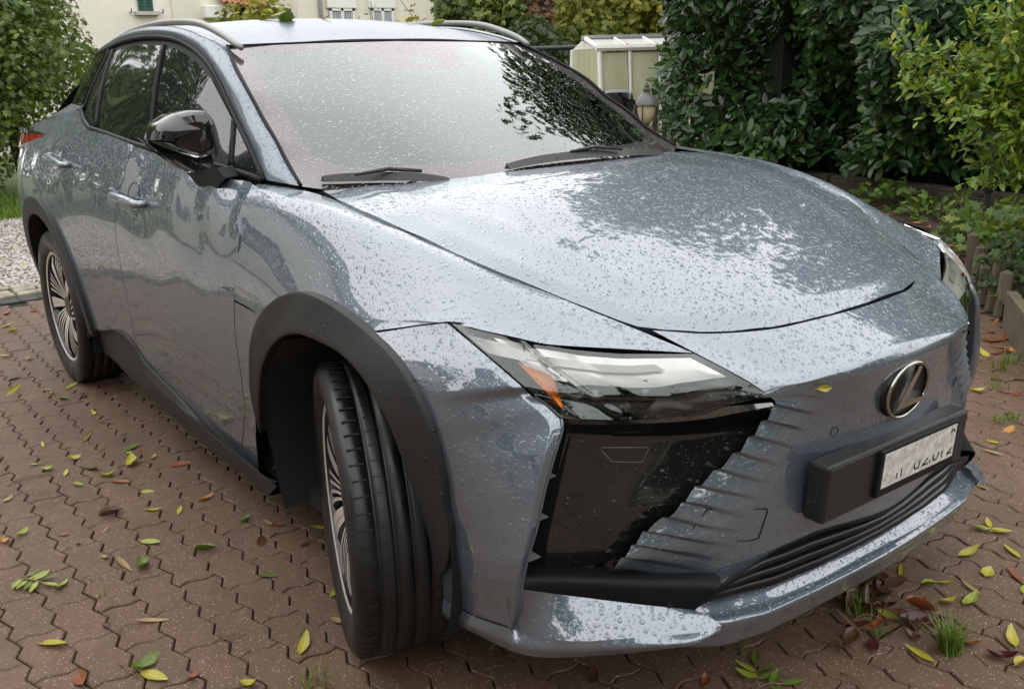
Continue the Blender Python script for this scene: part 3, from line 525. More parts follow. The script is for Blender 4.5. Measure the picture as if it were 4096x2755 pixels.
unit_ = lambda a: a / np.linalg.norm(a)
CHAMF = M('gloss_black_edge', (.03, .029, .028), .15, 0, coat=1, coat_ior=2.0)
for mr in (False, True):
    s = 1 if not mr else -1
    def pp(P): return [(x, y * s, z) for x, y, z in P]
    # black intake panel between the corner and the toothed edge
    Ltop = [(0.6672, -0.735, 0.7301)]; 
    pl = [(0.6416, -0.728, 0.7379), (0.6786, -0.705, 0.68), (0.6685, -0.712, 0.6222), (0.6389, -0.728, 0.5466), (0.6045, -0.745, 0.4516), (0.5729, -0.752, 0.4126)]
    pt = [(0.6679, -0.755, 0.7633), (0.7134, -0.655, 0.7489), (0.7707, -0.548, 0.7447), (0.8089, -0.494, 0.7494), (0.8807, -0.388, 0.7697)]
    pr = [(x - .016, y - .0, z) for x, y, z in LB[5:13]]
    pr = [pt[-1]] + [(x - .014, y + .05, z) for x, y, z in LB[6:13]]
    pb = [(.60, -.775, .392), (.63, -.73, .388), (.665, -.67, .384), (.672, -.645, .38)]
    g = coons(pb, pt, pl[::-1] if False else [(.60, -.775, .392), (.612, -.775, .45), (.628, -.765, .55), (.640, -.75, .65), (.652, -.737, .73), pt[0]], pr[::-1] if False else [pb[-1]] + pr[::-1][:-1] + [pt[-1]], 40, 40)
    ip = panel(g, 'intake_panel', GLOSS, car, (1, -.4, 0), skirt=0, gap=0, mirror=mr)
    lw = [(0.6908, -0.776, 0.7833), (0.7237, -0.665, 0.7612), (0.764, -0.575, 0.7547), (0.8055, -0.508, 0.7565), (0.8299, -0.474, 0.7728), (0.8789, -0.386, 0.7732)]
    panel(patch([np.array(resample(lw, 40)) + (-.004, 0, .001), np.array(resample(pt, 40)) + (.001, 0, .0)], 40, 4), 'intake_panel_edge', CHAMF, ip, (1, -.4, .6), skirt=0, gap=0, mirror=mr)
    # the small trapezoid sensor cover drawn in the panel
    tz = [(1.0, 1008), (1190, 1008), (1195, 1020), (1130, 1128), (880, 1128), (785, 1020), (800, 1008)]
    tzp = [(0.6591, -0.668, 0.6945), (0.7012, -0.581, 0.6837), (0.7026, -0.58, 0.6803), (0.6961, -0.594, 0.6544), (0.6678, -0.65, 0.6612), (0.6581, -0.671, 0.6914), (0.6591, -0.668, 0.6945)]
    def to_panel(P, d=.002):
        # nearest point on the panel along the view-independent car x axis
        A = g.reshape(-1, 3); out = []
        for p in P:
            k = np.argsort(((A[:, 1:] - np.array(p)[1:]) ** 2).sum(1))[:4]; out.append((float(A[k, 0].mean()) + d, p[1], p[2]))
        return out
    m = MB(); tpp = to_panel(tzp); m.tube(pp(tpp), .0012, 5, cap=False); m.build('sensor_cover', CHROME if False else M('cover_line', (.10, .10, .10), .2) if not mr else TRIM, ip, True)
    # slot between the crease and the panel
    sb = resample([(.65, -.75, .775), (.64, -.765, .70), (.63, -.785, .60), (.615, -.80, .50), (.60, -.80, .40)], 20)
    panel(patch([sb + (-.02, -.03, 0), sb + (-.04, -.005, 0), sb + (.0, .022, 0), sb + (.014, .030, 0)], 20, 8), 'intake_slot', TRIM, ip, (1, -.3, 0), skirt=0, gap=0, mirror=mr)
    BLD = M('blade_grey', (.16, .16, .16), .4) if not mr else BLD
    for z_ in (.655, .565, .475):
        ms = MB(); ms.box((.640 - (.655 - z_) * .13, s * -.785 - s * (.655 - z_) * .13, z_), (.036, .030, .002)); ms.build('intake_blade', BLD, ip)
    # black lower block between panel and ledge
    bt = [(0.6282, -0.835, 0.4396), (0.7101, -0.715, 0.424), (0.7974, -0.6, 0.4154), (0.8692, -0.512, 0.4123)]
    bb = [(0.6356, -0.843, 0.4186), (0.6581, -0.797, 0.4028), (0.693, -0.732, 0.3831), (0.768, -0.637, 0.3636), (0.8311, -0.546, 0.3447)]
    panel(patch([[(x - .05, y + .03, z - .002) for x, y, z in bt], bt, bb], 40, 10), 'bumper_grille_block', TRIM, car, (1, -.5, 0), skirt=0, gap=0, mirror=mr)
    # dark boxes added behind the bumper skin so nothing shines through
    bk = MB(); bk.box((.50, s * -.58, .55), (.02, .42, .60)); bk.box((.60, s * -.45, .62), (.02, .4, .5)); bk.box((.755, s * -.53, .345), (.10, .13, .09)); bk.build('dark_backing', WELL, car)
    # ---- headlight: clear cover over a dark box with reflectors
    low = [(0.6863, -0.778, 0.7899), (0.6987, -0.735, 0.7764), (0.7237, -0.665, 0.7627), (0.7639, -0.575, 0.7562), (0.8025, -0.508, 0.7569), (0.8268, -0.474, 0.774), (0.8788, -0.386, 0.7754)]
    inn = [(.747, -.474, .866), (.80, -.447, .842), (.845, -.418, .815), (.876, -.388, .787)]
    HTOP = [(.747, -.474, .866)] + [(0.6768, -0.621, 0.8814), (0.6279, -0.702, 0.8957), (0.5521, -0.76, 0.9078), (0.5754, -0.775, 0.9162), (0.4682, -0.82, 0.9267), (0.4167, -0.842, 0.934)]
    HOUT = [(0.4166, -0.842, 0.9333), (0.4919, -0.838, 0.9035), (0.5581, -0.83, 0.8756), (0.6233, -0.818, 0.8435), (0.6181, -0.8, 0.8271), (0.6567, -0.788, 0.8081), (0.6863, -0.778, 0.7899)]
    low[-1] = inn[-1]
    # rows: from the outer edge to the inner edge, each running top -> bottom
    top_ = resample(HTOP[::-1], 60); bot_ = resample(low, 60)
    g = coons(bot_, top_, HOUT[::-1], inn[::-1], 60, 30)
    bul = np.sin(np.linspace(0, math.pi, 60))[None, :] * np.sin(np.linspace(0, math.pi, 30))[:, None]
    g[..., 0] += .018 * bul; g[..., 1] -= .012 * bul

    if 'HLGLASS' not in globals():
        HLGLASS = screen_mat('headlight_cover', (.92, .92, .92), 1.15)
        DARKBOX = M('lamp_housing', (.012, .012, .012), .25); SHEEN = M('lamp_sky_sheen', (.85, .83, .80), .32, .4); AMB = M('amber_reflector', (.95, .24, .02), .3, 0, spec=.6)
        bq = NB(AMB); bq.l(bq.bump(bq.math('SINE', bq.math('MULTIPLY', bq.n('SeparateXYZ').outputs[0], 1)), .001), bq.b.inputs['Normal'])
        DRL = M('light_guide', (.55, .53, .50), .18, .3)
    hl = panel(g, 'headlight', HLGLASS, car, (1, -.5, .2), skirt=.008, gap=.0025, mirror=mr)
    Nn = grid_normals(g); Nn *= np.sign((Nn.reshape(-1, 3) @ np.array((1, -.5, .2))).mean())
    def sub(u0, u1, v0, v1, depth, nu=24, nv=8, fn=None):
        """a piece inside the lamp, laid on the cover grid (u along, v up) and pushed in by depth"""
        gi_ = np.zeros((nv, nu, 3)); H_, W__ = g.shape[:2]
        for a in range(nv):
            for c in range(nu):
                u = c / (nu - 1); v = a / (nv - 1)
                uu = (u0 + (u1 - u0) * u) if not callable(u0) else u0(v) + (u1(v) - u0(v)) * u
                vv = v0(uu) + (v1(uu) - v0(uu)) * v if callable(v0) else v0 + (v1 - v0) * v
                i = vv * (H_ - 1); j = uu * (W__ - 1); i0, j0 = min(int(i), H_ - 2), min(int(j), W__ - 2); fi, fj = i - i0, j - j0
                w4 = [(1 - fi) * (1 - fj), (1 - fi) * fj, fi * (1 - fj), fi * fj]; ix = [(i0, j0), (i0, j0 + 1), (i0 + 1, j0), (i0 + 1, j0 + 1)]
                P = sum(w * g[k] for w, k in zip(w4, ix)); Nq = sum(w * Nn[k] for w, k in zip(w4, ix)); dd = depth(u, v) if callable(depth) else depth
                gi_[a, c] = P - Nq * dd
        return gi_
    HO = dict(skirt=0, gap=0, mirror=mr)
    panel(sub(.0, 1, 0, 1, lambda u, v: .003 + .045 * math.sin(math.pi * u) ** .5 * math.sin(math.pi * v) ** .5, 40, 16), 'lamp_housing', DARKBOX, hl, (1, -.5, .2), **HO)
    panel(sub(.16, .97, .50, .95, lambda u, v: .007 + .010 * math.sin(math.pi * v) * math.sin(math.pi * u) ** .3, 40, 10), 'lamp_sky_band', SHEEN, hl, (1, -.5, .2), **HO)  # pale band painted in for the sky mirrored in the cover's upper half
    panel(sub(.20, .80, .74, .86, lambda u, v: .010, 30, 4), 'light_guide', DRL, hl, (1, -.5, .2), **HO)
    panel(sub(.03, .20, .70, .90, lambda u, v: .006, 16, 4), 'light_guide', DRL, hl, (1, -.5, .2), **HO)
    # amber side reflector, a ribbed plate just under the cover
    ap = resample([(0.5726, -0.792, 0.8737), (0.6252, -0.752, 0.8517), (0.6392, -0.752, 0.8371), (0.6658, -0.752, 0.7884), (0.5726, -0.792, 0.8737)], 33)[:-1]
    A_g = g.reshape(-1, 3); vdir = unit_(CAM - ap.mean(0)); out_ = []
    for p_ in ap:
        w_ = A_g - p_; dd_ = np.linalg.norm(w_ - np.outer(w_ @ vdir, vdir), axis=1); k_ = np.argsort(dd_)[:3]; t_ = float((w_[k_] @ vdir).mean()); out_.append(p_ + vdir * (t_ - .0016))
    out_ = np.array(out_); cc_ = out_.mean(0); m = MB(); V_ = [(x, y * s, z) for x, y, z in np.vstack([out_, cc_[None]])]; nn_ = len(out_)
    m.add(V_, [((k + 1) % nn_, k, nn_) if mr else (k, (k + 1) % nn_, nn_) for k in range(nn_)]); m.build('amber_reflector', AMB, hl, True)
    # projector lens
    m = MB(); m.lathe([(0, .012), (.012, .010), (.02, .003), (.024, 0), (.03, -.01)], 24)
    o = m.build('projector_lens', GLOSS, hl, True); lc = sub(.36, .37, .33, .34, .03, 2, 2)[0, 0]; o.location = (lc[0], lc[1] * s, lc[2]); o.rotation_euler = (0, R(78), R(-38 * s))
    o = o.copy(); C.objects.link(o); lc = sub(.56, .57, .33, .34, .03, 2, 2)[0, 0]; o.location = (lc[0], lc[1] * s, lc[2])


# ---- greenhouse -------------------------------------------------------------
PAINT_PIL = paint_mat('car_paint_pillar', .10, .6)
DLO_TOP = [(-2.809, -0.6, 1.5212), (-2.5027, -0.6201, 1.5467), (-2.2365, -0.637, 1.5627), (-1.9871, -0.6405, 1.5692), (-1.7358, -0.645, 1.562), (-1.559, -0.65, 1.5469), (-1.4107, -0.655, 1.5186), (-1.2815, -0.665, 1.4848), (-1.1685, -0.6799, 1.4458), (-1.063, -0.695, 1.3942), (-0.9525, -0.7151, 1.3313), (-0.8368, -0.735, 1.2686), (-0.7076, -0.7593, 1.2039), (-0.5919, -0.7823, 1.1364)]
SIL = [(-3.6537, -0.5743, 1.2648), (-3.5828, -0.5443, 1.3383), (-3.4723, -0.5259, 1.4044), (-3.2777, -0.5315, 1.4618), (-2.9073, -0.5861, 1.5125)]
BELT = [(-2.5426, -0.7622, 1.2929), (-2.3265, -0.8098, 1.2563), (-2.1862, -0.8287, 1.2286), (-2.0704, -0.8324, 1.2237), (-1.7993, -0.834, 1.2078), (-1.5813, -0.8301, 1.1919), (-1.2966, -0.8261, 1.1801), (-0.993, -0.8174, 1.167), (-0.8344, -0.8041, 1.1583), (-0.688, -0.7919, 1.1468), (-0.5944, -0.7829, 1.1363)]
WEDGE = [(-1.193, -.613, 1.512), (-1.05, -.652, 1.452), (-.872, -.688, 1.37), (-.762, -.70, 1.30), (-.654, -.715, 1.244), (-.575, -.724, 1.192), (-.445, -.745, 1.128)]
ROOFE = [(-3.0, -.50, 1.50), (-2.8, -.54, 1.535), (-2.4, -.57, 1.590), (-2, -.59, 1.605), (-1.6, -.60, 1.586), (-1.35, -.61, 1.548), (-1.193, -.613, 1.512)]
for mr in (False, True):
    s = -1 if mr else 1
    def pp(P): return [(x, y * s, z) for x, y, z in P]
    # body colour: roof side rail and pillar, between the window line and the roof / windscreen edge
    low = DLO_TOP; up = ROOFE + WEDGE[1:]
    lo_ = cr([tuple(onG((-3.25, 0, 1.36)))] + low, 120); up_ = cr([(-3.3, -.44, 1.42)] + up, 120)
    # pair the points by their place along the car
    mid = lo_ * .5 + up_ * .5; outw = np.array((0, -.020, .016)); bow = np.sin(np.linspace(0.0, math.pi, 120))[:, None] ** .4
    m1 = lo_ * .78 + up_ * .22 + outw * .75 * bow; m2 = mid + outw * bow; m3 = lo_ * .2 + up_ * .8 + outw * .72 * bow
    g = np.zeros((14, 120, 3))
    for j in range(120): g[:, j] = cr([lo_[j], m1[j], m2[j], m3[j], up_[j]], 14)
    panel(g, 'roof_pillar', PAINT_PIL, car, (0, -.8, .5), mirror=mr, skirt=.02)
    # dark backing of the whole window band
    bot = BELT; top = [SIL[-1]] + DLO_TOP
    g = onG(coons(bot, DLO_TOP, [BELT[0]] + [(-2.6172, -0.7391, 1.3234), (-2.6348, -0.693, 1.4029), (-2.6415, -0.6509, 1.4729)] + [DLO_TOP[0]], [BELT[-1], DLO_TOP[-1]], 90, 30), -.004)
    frm = panel(g, 'window_frame', TRIM, car, (0, -1, 0), mirror=mr, skirt=0, gap=0)
    def pane(P4, name, d=.003, mat=SGLASS):
        b_, t_, l_, r_ = P4
        return panel(onG(coons(b_, t_, l_, r_, 30, 30), d), name, mat, frm, (0, -1, 0), mirror=mr, skirt=.006, gap=.001)
    fb = [(-1.4402, -0.821, 1.2022), (-1.1944, -0.8202, 1.1872), (-1.0009, -0.8135, 1.1753), (-0.8767, -0.8052, 1.1662), (-0.8139, -0.7966, 1.166)]; ft = [(-1.6287, -0.6656, 1.5249), (-1.5254, -0.6653, 1.5172), (-1.4004, -0.6703, 1.4913), (-1.2671, -0.6818, 1.4564), (-1.1503, -0.6938, 1.4201), (-1.055, -0.7088, 1.3694), (-0.9097, -0.7307, 1.2941)]
    pane((fb, ft, [fb[0]] + [(-1.4852, -0.7773, 1.3007), (-1.542, -0.7258, 1.411)] + [ft[0]], [(-0.8139, -0.7966, 1.166), (-0.8654, -0.7632, 1.2307), (-0.9097, -0.7307, 1.2941)]), 'front_window')
    rb = [(-2.0741, -0.8279, 1.2324), (-1.808, -0.8304, 1.2159), (-1.5553, -0.824, 1.2031), (-1.4709, -0.8231, 1.1996)]; rt = [(-2.3365, -0.652, 1.5259), (-2.1033, -0.6555, 1.5405), (-1.8724, -0.6572, 1.5412), (-1.6874, -0.6626, 1.5315)]
    pane((rb, rt, [(-2.0741, -0.8279, 1.2324), (-2.1632, -0.7734, 1.3359), (-2.2713, -0.7045, 1.4501), (-2.3365, -0.652, 1.5259)], [rb[-1]] + [(-1.5186, -0.7791, 1.3), (-1.575, -0.7276, 1.4112)] + [rt[-1]]), 'rear_window')
    qb = [(-2.3733, -0.7886, 1.2879), (-2.1603, -0.8219, 1.2431)]; qt = [(-2.4661, -0.6383, 1.524), (-2.3826, -0.6493, 1.5222)]
    pane((qb, qt, [(-2.3733, -0.7886, 1.2879), (-2.4483, -0.7304, 1.3746), (-2.467, -0.6796, 1.4564), (-2.4661, -0.6383, 1.524)], [(-2.1603, -0.8219, 1.2431), (-2.2306, -0.774, 1.335), (-2.3358, -0.7018, 1.4459), (-2.3826, -0.6493, 1.5222)]), 'quarter_window')
    db = [(-3.6585, -0.573, 1.2659), (-2.5957, -0.7527, 1.3015)]; dt = [(-2.7955, -0.6039, 1.5184), (-2.5537, -0.6229, 1.5333)]
    pane((db, dt, SIL + [dt[0]], [(-2.5957, -0.7527, 1.3015), (-2.5766, -0.7044, 1.3932), (-2.5777, -0.6578, 1.4721), (-2.5537, -0.6229, 1.5333)]), 'rear_quarter_glass', .004)
    cb = [(-0.7768, -0.7935, 1.163), (-0.6252, -0.7806, 1.1504)]; ct = [(-0.8825, -0.7313, 1.2861), (-0.8765, -0.7313, 1.2845)]
    pane((cb, ct, [(-0.7768, -0.7935, 1.163), (-0.8358, -0.7582, 1.2318), (-0.8825, -0.7313, 1.2861)], [(-0.6252, -0.7806, 1.1504), (-0.742, -0.7585, 1.2122), (-0.8765, -0.7313, 1.2845)]), 'front_quarter_glass')
    # rubber and gloss mouldings
    m = MB(); m.tube(pp(cr(onG(np.array(BELT), .006), 60)), .011, 8); m.build('belt_moulding', TRIM, frm, True)
    m = MB(); m.tube(pp(cr(onG(np.array(DLO_TOP), .004), 60)), .009, 8); m.build('window_moulding', TRIM, frm, True)
    for a_, b_ in (([(-1.4572, -0.8218, 1.2014)], [(-1.6625, -0.6637, 1.5291)]), ([(-2.485, -0.7695, 1.2919)], [(-2.4637, -0.6326, 1.5336)]), ([(-2.1105, -0.8272, 1.2334)], [(-2.3715, -0.6454, 1.5305)]), ([(-0.798, -0.795, 1.1652)], [(-0.8983, -0.7298, 1.2926)])):
        P = onG(np.linspace(a_[0], b_[0], 14), .006); m = MB(); m.tube(pp(P + np.array((0, .006, 0))), .011, 8); m.build('window_pillar', TRIM, frm, True)
    # roof rail
    m = MB(); P = cr([(-2.504, -0.575, 1.599), (-2.3269, -0.575, 1.6127)] + [(-1.9791, -0.59, 1.6243), (-1.6783, -0.6, 1.6201), (-1.4288, -0.605, 1.6016), (-1.2741, -0.605, 1.568), (-1.1785, -0.605, 1.5404), (-1.1111, -0.597, 1.5139)], 50)
    P = np.array(P); m.tube(pp(P + np.array((0, 0, -.007))), np.concatenate([np.linspace(.005, .012, 8), np.full(36, .012), np.linspace(.012, .010, 6)]), 10); m.build('roof_rail', M('rail_silver', (.26, .26, .255), .38, .3) if not mr else D.materials['rail_silver'], car, True)

# roof
re_ = mir(ROOFE)
g = coons([(-1.193, -.613, 1.512), (-1.16, -.35, 1.521), (-1.145, 0, 1.526), (-1.16, .35, 1.521), (-1.193, .613, 1.512)], [(-3.0, -.50, 1.5), (-3.03, 0, 1.535), (-3.0, .50, 1.5)], ROOFE[::-1], re_[::-1], 60, 70)
panel(onR(g), 'roof', PAINT_TOP, car, (0, 0, 1), skirt=.02, gap=.003)
# tail: rear glass, hatch
tl = patch([[(-3.0, -.50, 1.49), (-3.03, 0, 1.53), (-3.0, .50, 1.49)], [(-3.35, -.60, 1.36), (-3.42, 0, 1.40), (-3.35, .60, 1.36)], [(-3.62, -.66, 1.22), (-3.72, 0, 1.25), (-3.62, .66, 1.22)]], 40, 20)
panel(tl, 'rear_screen', SGLASS, car, (-1, 0, 1), skirt=0)
ht = patch([[(-3.60, -.70, 1.215), (-3.74, 0, 1.24), (-3.60, .70, 1.215)], [(-3.74, -.72, 1.1), (-3.84, 0, 1.1), (-3.74, .72, 1.1)], [(-3.75, -.735, .75), (-3.86, 0, .75), (-3.75, .735, .75)], [(-3.75, -.735, .36), (-3.82, 0, .33), (-3.75, .735, .36)]], 40, 30)
panel(ht, 'tailgate', PAINT, car, (-1, 0, .2), skirt=0)
for s in (1, -1):
    sh = patch([[tuple(onS((x, 0, z))) for x, z in ((-3.72, 1.12), (-3.5, 1.165), (-3.2, 1.21), (-2.85, 1.26), (-2.6, 1.285), (-2.5, 1.30))], [(-3.64, -.62, 1.22), (-3.5, -.62, 1.26), (-3.2, -.64, 1.30), (-2.85, -.68, 1.34), (-2.6, -.72, 1.33), (-2.5, -.74, 1.31)]], 30, 6)
    panel(sh, 'rear_wing', PAINT, car, (0, -.5, 1), skirt=0, mirror=s < 0)
    # tail lamp wraps round the corner
    TL = M('tail_lamp_red', (.32, .012, .012), .08, 0, coat=1) if s > 0 else TL
    a = [tuple(onS((x, 0, z), d_)) for x, z, d_ in ((-3.58, 1.185, .022), (-3.42, 1.187, .016), (-3.2, 1.185, .010), (-2.95, 1.178, .003))]; b_ = [tuple(onS((x, 0, z), d_)) for x, z, d_ in ((-3.58, 1.085, .022), (-3.42, 1.095, .016), (-3.2, 1.125, .010), (-2.96, 1.165, .003))]
    tlp = panel(patch([a, b_], 20, 8), 'tail_lamp', TL, car, (-.3, -1, 0), skirt=.05, gap=0, mirror=s < 0)
    c1 = [(x, y - .003, z + .002) for x, y, z in a]; c2 = [(x * .75 + u * .25, y * .75 + v * .25 - .003, z * .75 + w_ * .25) for (x, y, z), (u, v, w_) in zip(a, b_)]
    panel(patch([c1, c2], 20, 4), 'lamp_trim', GLOSS, tlp, (-.3, -1, 0), skirt=0, gap=0, mirror=s < 0)

# windscreen with its dark ceramic border
we = WEDGE[::-1]
wb = [we[0]] + [(-.37, -.63, 1.105), (-.27, -.4, 1.105), (-.20, 0, 1.10), (-.27, .4, 1.105), (-.37, .63, 1.105)] + [(we[0][0], -we[0][1], we[0][2])]
wt = [WEDGE[0], (-1.155, -.35, 1.519), (-1.135, 0, 1.524), (-1.155, .35, 1.519), (WEDGE[0][0], -WEDGE[0][1], WEDGE[0][2])]
g = onW(coons(wb, wt, we, mir(we), 401, 261)); nv, nu, _ = g.shape
mi = []
for i in range(nv - 1):
    for j in range(nu - 1):
        u = (j + .5) / (nu - 1); v = (i + .5) / (nv - 1); du = min(u, 1 - u); e = 0
        if v > .925 + .02 * math.cos((u - .5) * 5): e = 1
        if v < .155 - .02 * abs(u - .5): e = 1
        if du < .045 + .012 * (1 - v): e = 1
        rr = .10
        if du < .05 + rr and v < .145 + rr and ((.05 + rr - du) / rr) ** 2 + ((.145 + rr - v) / rr) ** 2 > 1: e = 1
        if abs(u - .5) < .105 + (v - .74) * .30 and v > .74 and not (abs(u - .495) < .055 - (v - .765) * .45 and .765 < v < .84): e = 1
        mi.append(e)
ws_ = panel(g, 'windscreen', SCREEN, car, (1, 0, 1), skirt=.006, gap=.002, mats=[SCREEN, FRIT], mi=mi)
# black trim strip along each screen edge, cowl under the screen
for s in (1, -1):
    m = MB(); m.tube([(x + .004, y * s, z + .004) for x, y, z in cr(WEDGE, 40)], .0055, 6); m.build('screen_moulding', TRIM, ws_, True)
m = MB(); m.tube([(x + .003, y, z + .003) for x, y, z in cr(wt, 40)], .004, 6); m.build('screen_moulding', TRIM, ws_, True)
cw = np.array(cr(hr, 60)); cwl = patch([cw + (.0, 0, -.02), cw + (-.05, 0, -.03), cw + (-.11, 0, -.022)], 60, 6)
panel(cwl, 'cowl_panel', PLASTIC, car, (0, 0, 1), skirt=0, gap=0)
# wipers: blade, spine and arm
WPR = wet_black('wiper_black', (.016, .016, .017), .4, 0)
for P, hump in (([(-0.4509, -0.689, 1.142), (-0.3971, -0.5968, 1.1403), (-0.3272, -0.4863, 1.1362), (-0.2658, -0.3969, 1.1255)], .03), ([(-0.2734, -0.1872, 1.1457), (-0.2857, -0.043, 1.1522), (-0.2858, 0.1491, 1.1523), (-0.2879, 0.3052, 1.147), (-0.325, 0.5079, 1.1297)], .02)):
    P = cr(P, 40); w0 = P + (.02, 0, .008)
    m = MB()
    for k in range(39):
        a, c = w0[k], w0[k + 1]; h = .011 * math.sin(math.pi * (k + .5) / 39) ** .35
        m.add([a + (0, 0, -.012), c + (0, 0, -.012), c + (.012, 0, h), a + (.012, 0, h), a + (.03, 0, -.012), c + (.03, 0, -.012)], [(0, 1, 2, 3), (3, 2, 5, 4), (0, 3, 4), (1, 5, 2)])
    wip = m.build('wiper_blade', WPR, car)
    m = MB(); mid = w0[20]; m.tube([mid + (.012, -.10, .012), mid + (.02, .0, .020), mid + (.03, .10, .006)], [.004, .006, .005], 8); m.build('wiper_arm', WPR, wip, True)

MGL = wet_black('mirror_gloss', (.006, .006, .007), .10, .45)
# ---- door mirrors -------------------------------------------------------------
for mr in (False, True):
    s = -1 if mr else 1
    def F2(P, dx=0, sc=1, c=None): return [(x + dx, y * s, z) for x, y, z in P]
    # outline of the front shell seen from ahead, outer tip first
    OUTL = [(-0.9108, -0.982, 1.2469), (-0.9054, -0.975, 1.2738), (-0.9113, -0.962, 1.2931), (-0.9039, -0.92, 1.3163), (-0.8498, -0.885, 1.3276), (-0.8166, -0.855, 1.3282), (-0.8035, -0.842, 1.3165), (-0.7993, -0.838, 1.2895), (-0.7991, -0.84, 1.256), (-0.7976, -0.845, 1.219), (-0.8516, -0.865, 1.1997), (-0.8727, -0.895, 1.2119), (-0.9007, -0.935, 1.2356), (-0.9014, -0.972, 1.2416)]
    c = np.mean(OUTL, 0); n = 48; cre = np.array([(-0.8559, -0.87, 1.276)][0])
    ring = resample(OUTL + [OUTL[0]], n + 1)[:-1]
    V = []; rings = [(1.0, .0), (.93, .045), (.72, .085), (.40, .105)]
    # front dome with a crease: push forward along +x
    prof = [(.88, -.12), (.97, -.085), (1, -.03), (1, 0), (.955, .016), (.80, .030), (.45, .046), (.04, .056)]
    for k, dx in prof:
        for p in ring: V.append((c * min(1, k * 1.2) + cre * (1 - min(1, k * 1.2))) * (1 - k) + p * k + np.array((dx, 0, 0)))
    F = [(a * n + i, a * n + (i + 1) % n, (a + 1) * n + (i + 1) % n, (a + 1) * n + i) for a in range(len(prof) - 1) for i in range(n)]
    F += [tuple(range(n))[::-1], tuple(range((len(prof) - 1) * n, len(prof) * n))]
    V = [(x, y * s, z) for x, y, z in V]
    mir_ = link('door_mirror', mesh('door_mirror', V, F, MGL, True), car)
    bm = bmesh.new(); bm.from_mesh(mir_.data); bmesh.ops.recalc_face_normals(bm, faces=bm.faces); bm.to_mesh(mir_.data); bm.free(); autosmooth(mir_, 24)
    # lower winglet + stalk to the door
    st = [(-0.921, -0.98, 1.2378), (-0.9082, -0.935, 1.2164), (-0.8833, -0.89, 1.1936), (-0.864, -0.862, 1.1874), (-0.8181, -0.842, 1.1971), (-0.7686, -0.85, 1.1683), (-0.8444, -0.885, 1.1454), (-0.8767, -0.92, 1.1704), (-0.8988, -0.96, 1.2084)]
    st = [(x, y * s, z) for x, y, z in st]; cc = np.mean(st, 0); k = len(st)
    m = MB(); m.add([np.array(p) + (-.02, 0, 0) for p in st] + [np.array(p) * 1 + (-.09, 0, .004) for p in st], [tuple(range(k)), tuple(range(2 * k - 1, k - 1, -1))] + [(i, (i + 1) % k, k + (i + 1) % k, k + i) for i in range(k)])
    o = m.build('mirror_skull_cap' if False else 'mirror_base', GLOSS, mir_); bevel(o, .006, 2)
    ft = [(-0.9939, -0.868, 1.132), (-0.7258, -0.868, 1.1693), (-0.6779, -0.868, 1.1432), (-0.7878, -0.868, 1.0906), (-0.8949, -0.868, 1.0911)]
    ft = [(x, y * s, z) for x, y, z in ft]; k = 5
    m = MB(); m.add([np.array(p) for p in ft] + [np.array(p) + (-.03, .06 * s, .0) for p in ft], [tuple(range(k)), tuple(range(2 * k - 1, k - 1, -1))] + [(i, (i + 1) % k, k + (i + 1) % k, k + i) for i in range(k)])
    o = m.build('mirror_foot', TRIM, mir_); bevel(o, .003, 2)
    m = MB(); m.add([(x - .121, y * s, z) for x, y, z in (c + (ring - c) * .86)], [tuple(range(n))]); m.build('mirror_glass', CHROME, mir_)

# ---- door handles with their cups ---------------------------------------------
HCUP = M('handle_cup', (.008, .009, .010), .4)
for mr in (False, True):
    s = -1 if mr else 1
    for a, b_ in (([(-2.6262, -0.8941, 1.0971), (-2.2912, -0.9073, 1.0812)], None), ([(-1.5963, -0.9095, 1.0199), (-1.3372, -0.9009, 1.0103)], None)):
        p, q = np.array(a[0]), np.array(a[1]); d = (q - p); Lh = np.linalg.norm(d)
        P = np.array([p - d * .10, p, p + d * .3, p + d * .7, q, q + d * .02]); P[:, 1] -= np.array([.0, .028, .034, .034, .026, .0])
        P[:, 1] *= s; P = cr(P, 24)
        m = MB(); tt = np.linspace(0, 1, 24); m.tube(P, .012 + .006 * np.sin(math.pi * tt), 12)
        h = m.build('door_handle', PAINT, car, True)
        cc = (p + q) / 2 + np.array((0, .0, 0)); m = MB()
        ring = [(cc[0] + .055 * math.cos(t), 0, cc[2] + .016 + .040 * math.sin(t)) for t in np.linspace(0, 2 * math.pi, 25)[:-1]]
        ring = onS(np.array(ring), .0015); inn = onS(np.array([(cc[0] + .038 * math.cos(t), 0, cc[2] + .016 + .026 * math.sin(t)) for t in np.linspace(0, 2 * math.pi, 25)[:-1]]), -.004)
        V = [(x, y * s, z) for x, y, z in np.vstack([ring, inn])]; F = [(i, (i + 1) % 24, 24 + (i + 1) % 24, 24 + i) for i in range(24)] + [tuple(range(24, 48))]
        m.add(V, F); o = m.build('handle_cup', HCUP, h, True)

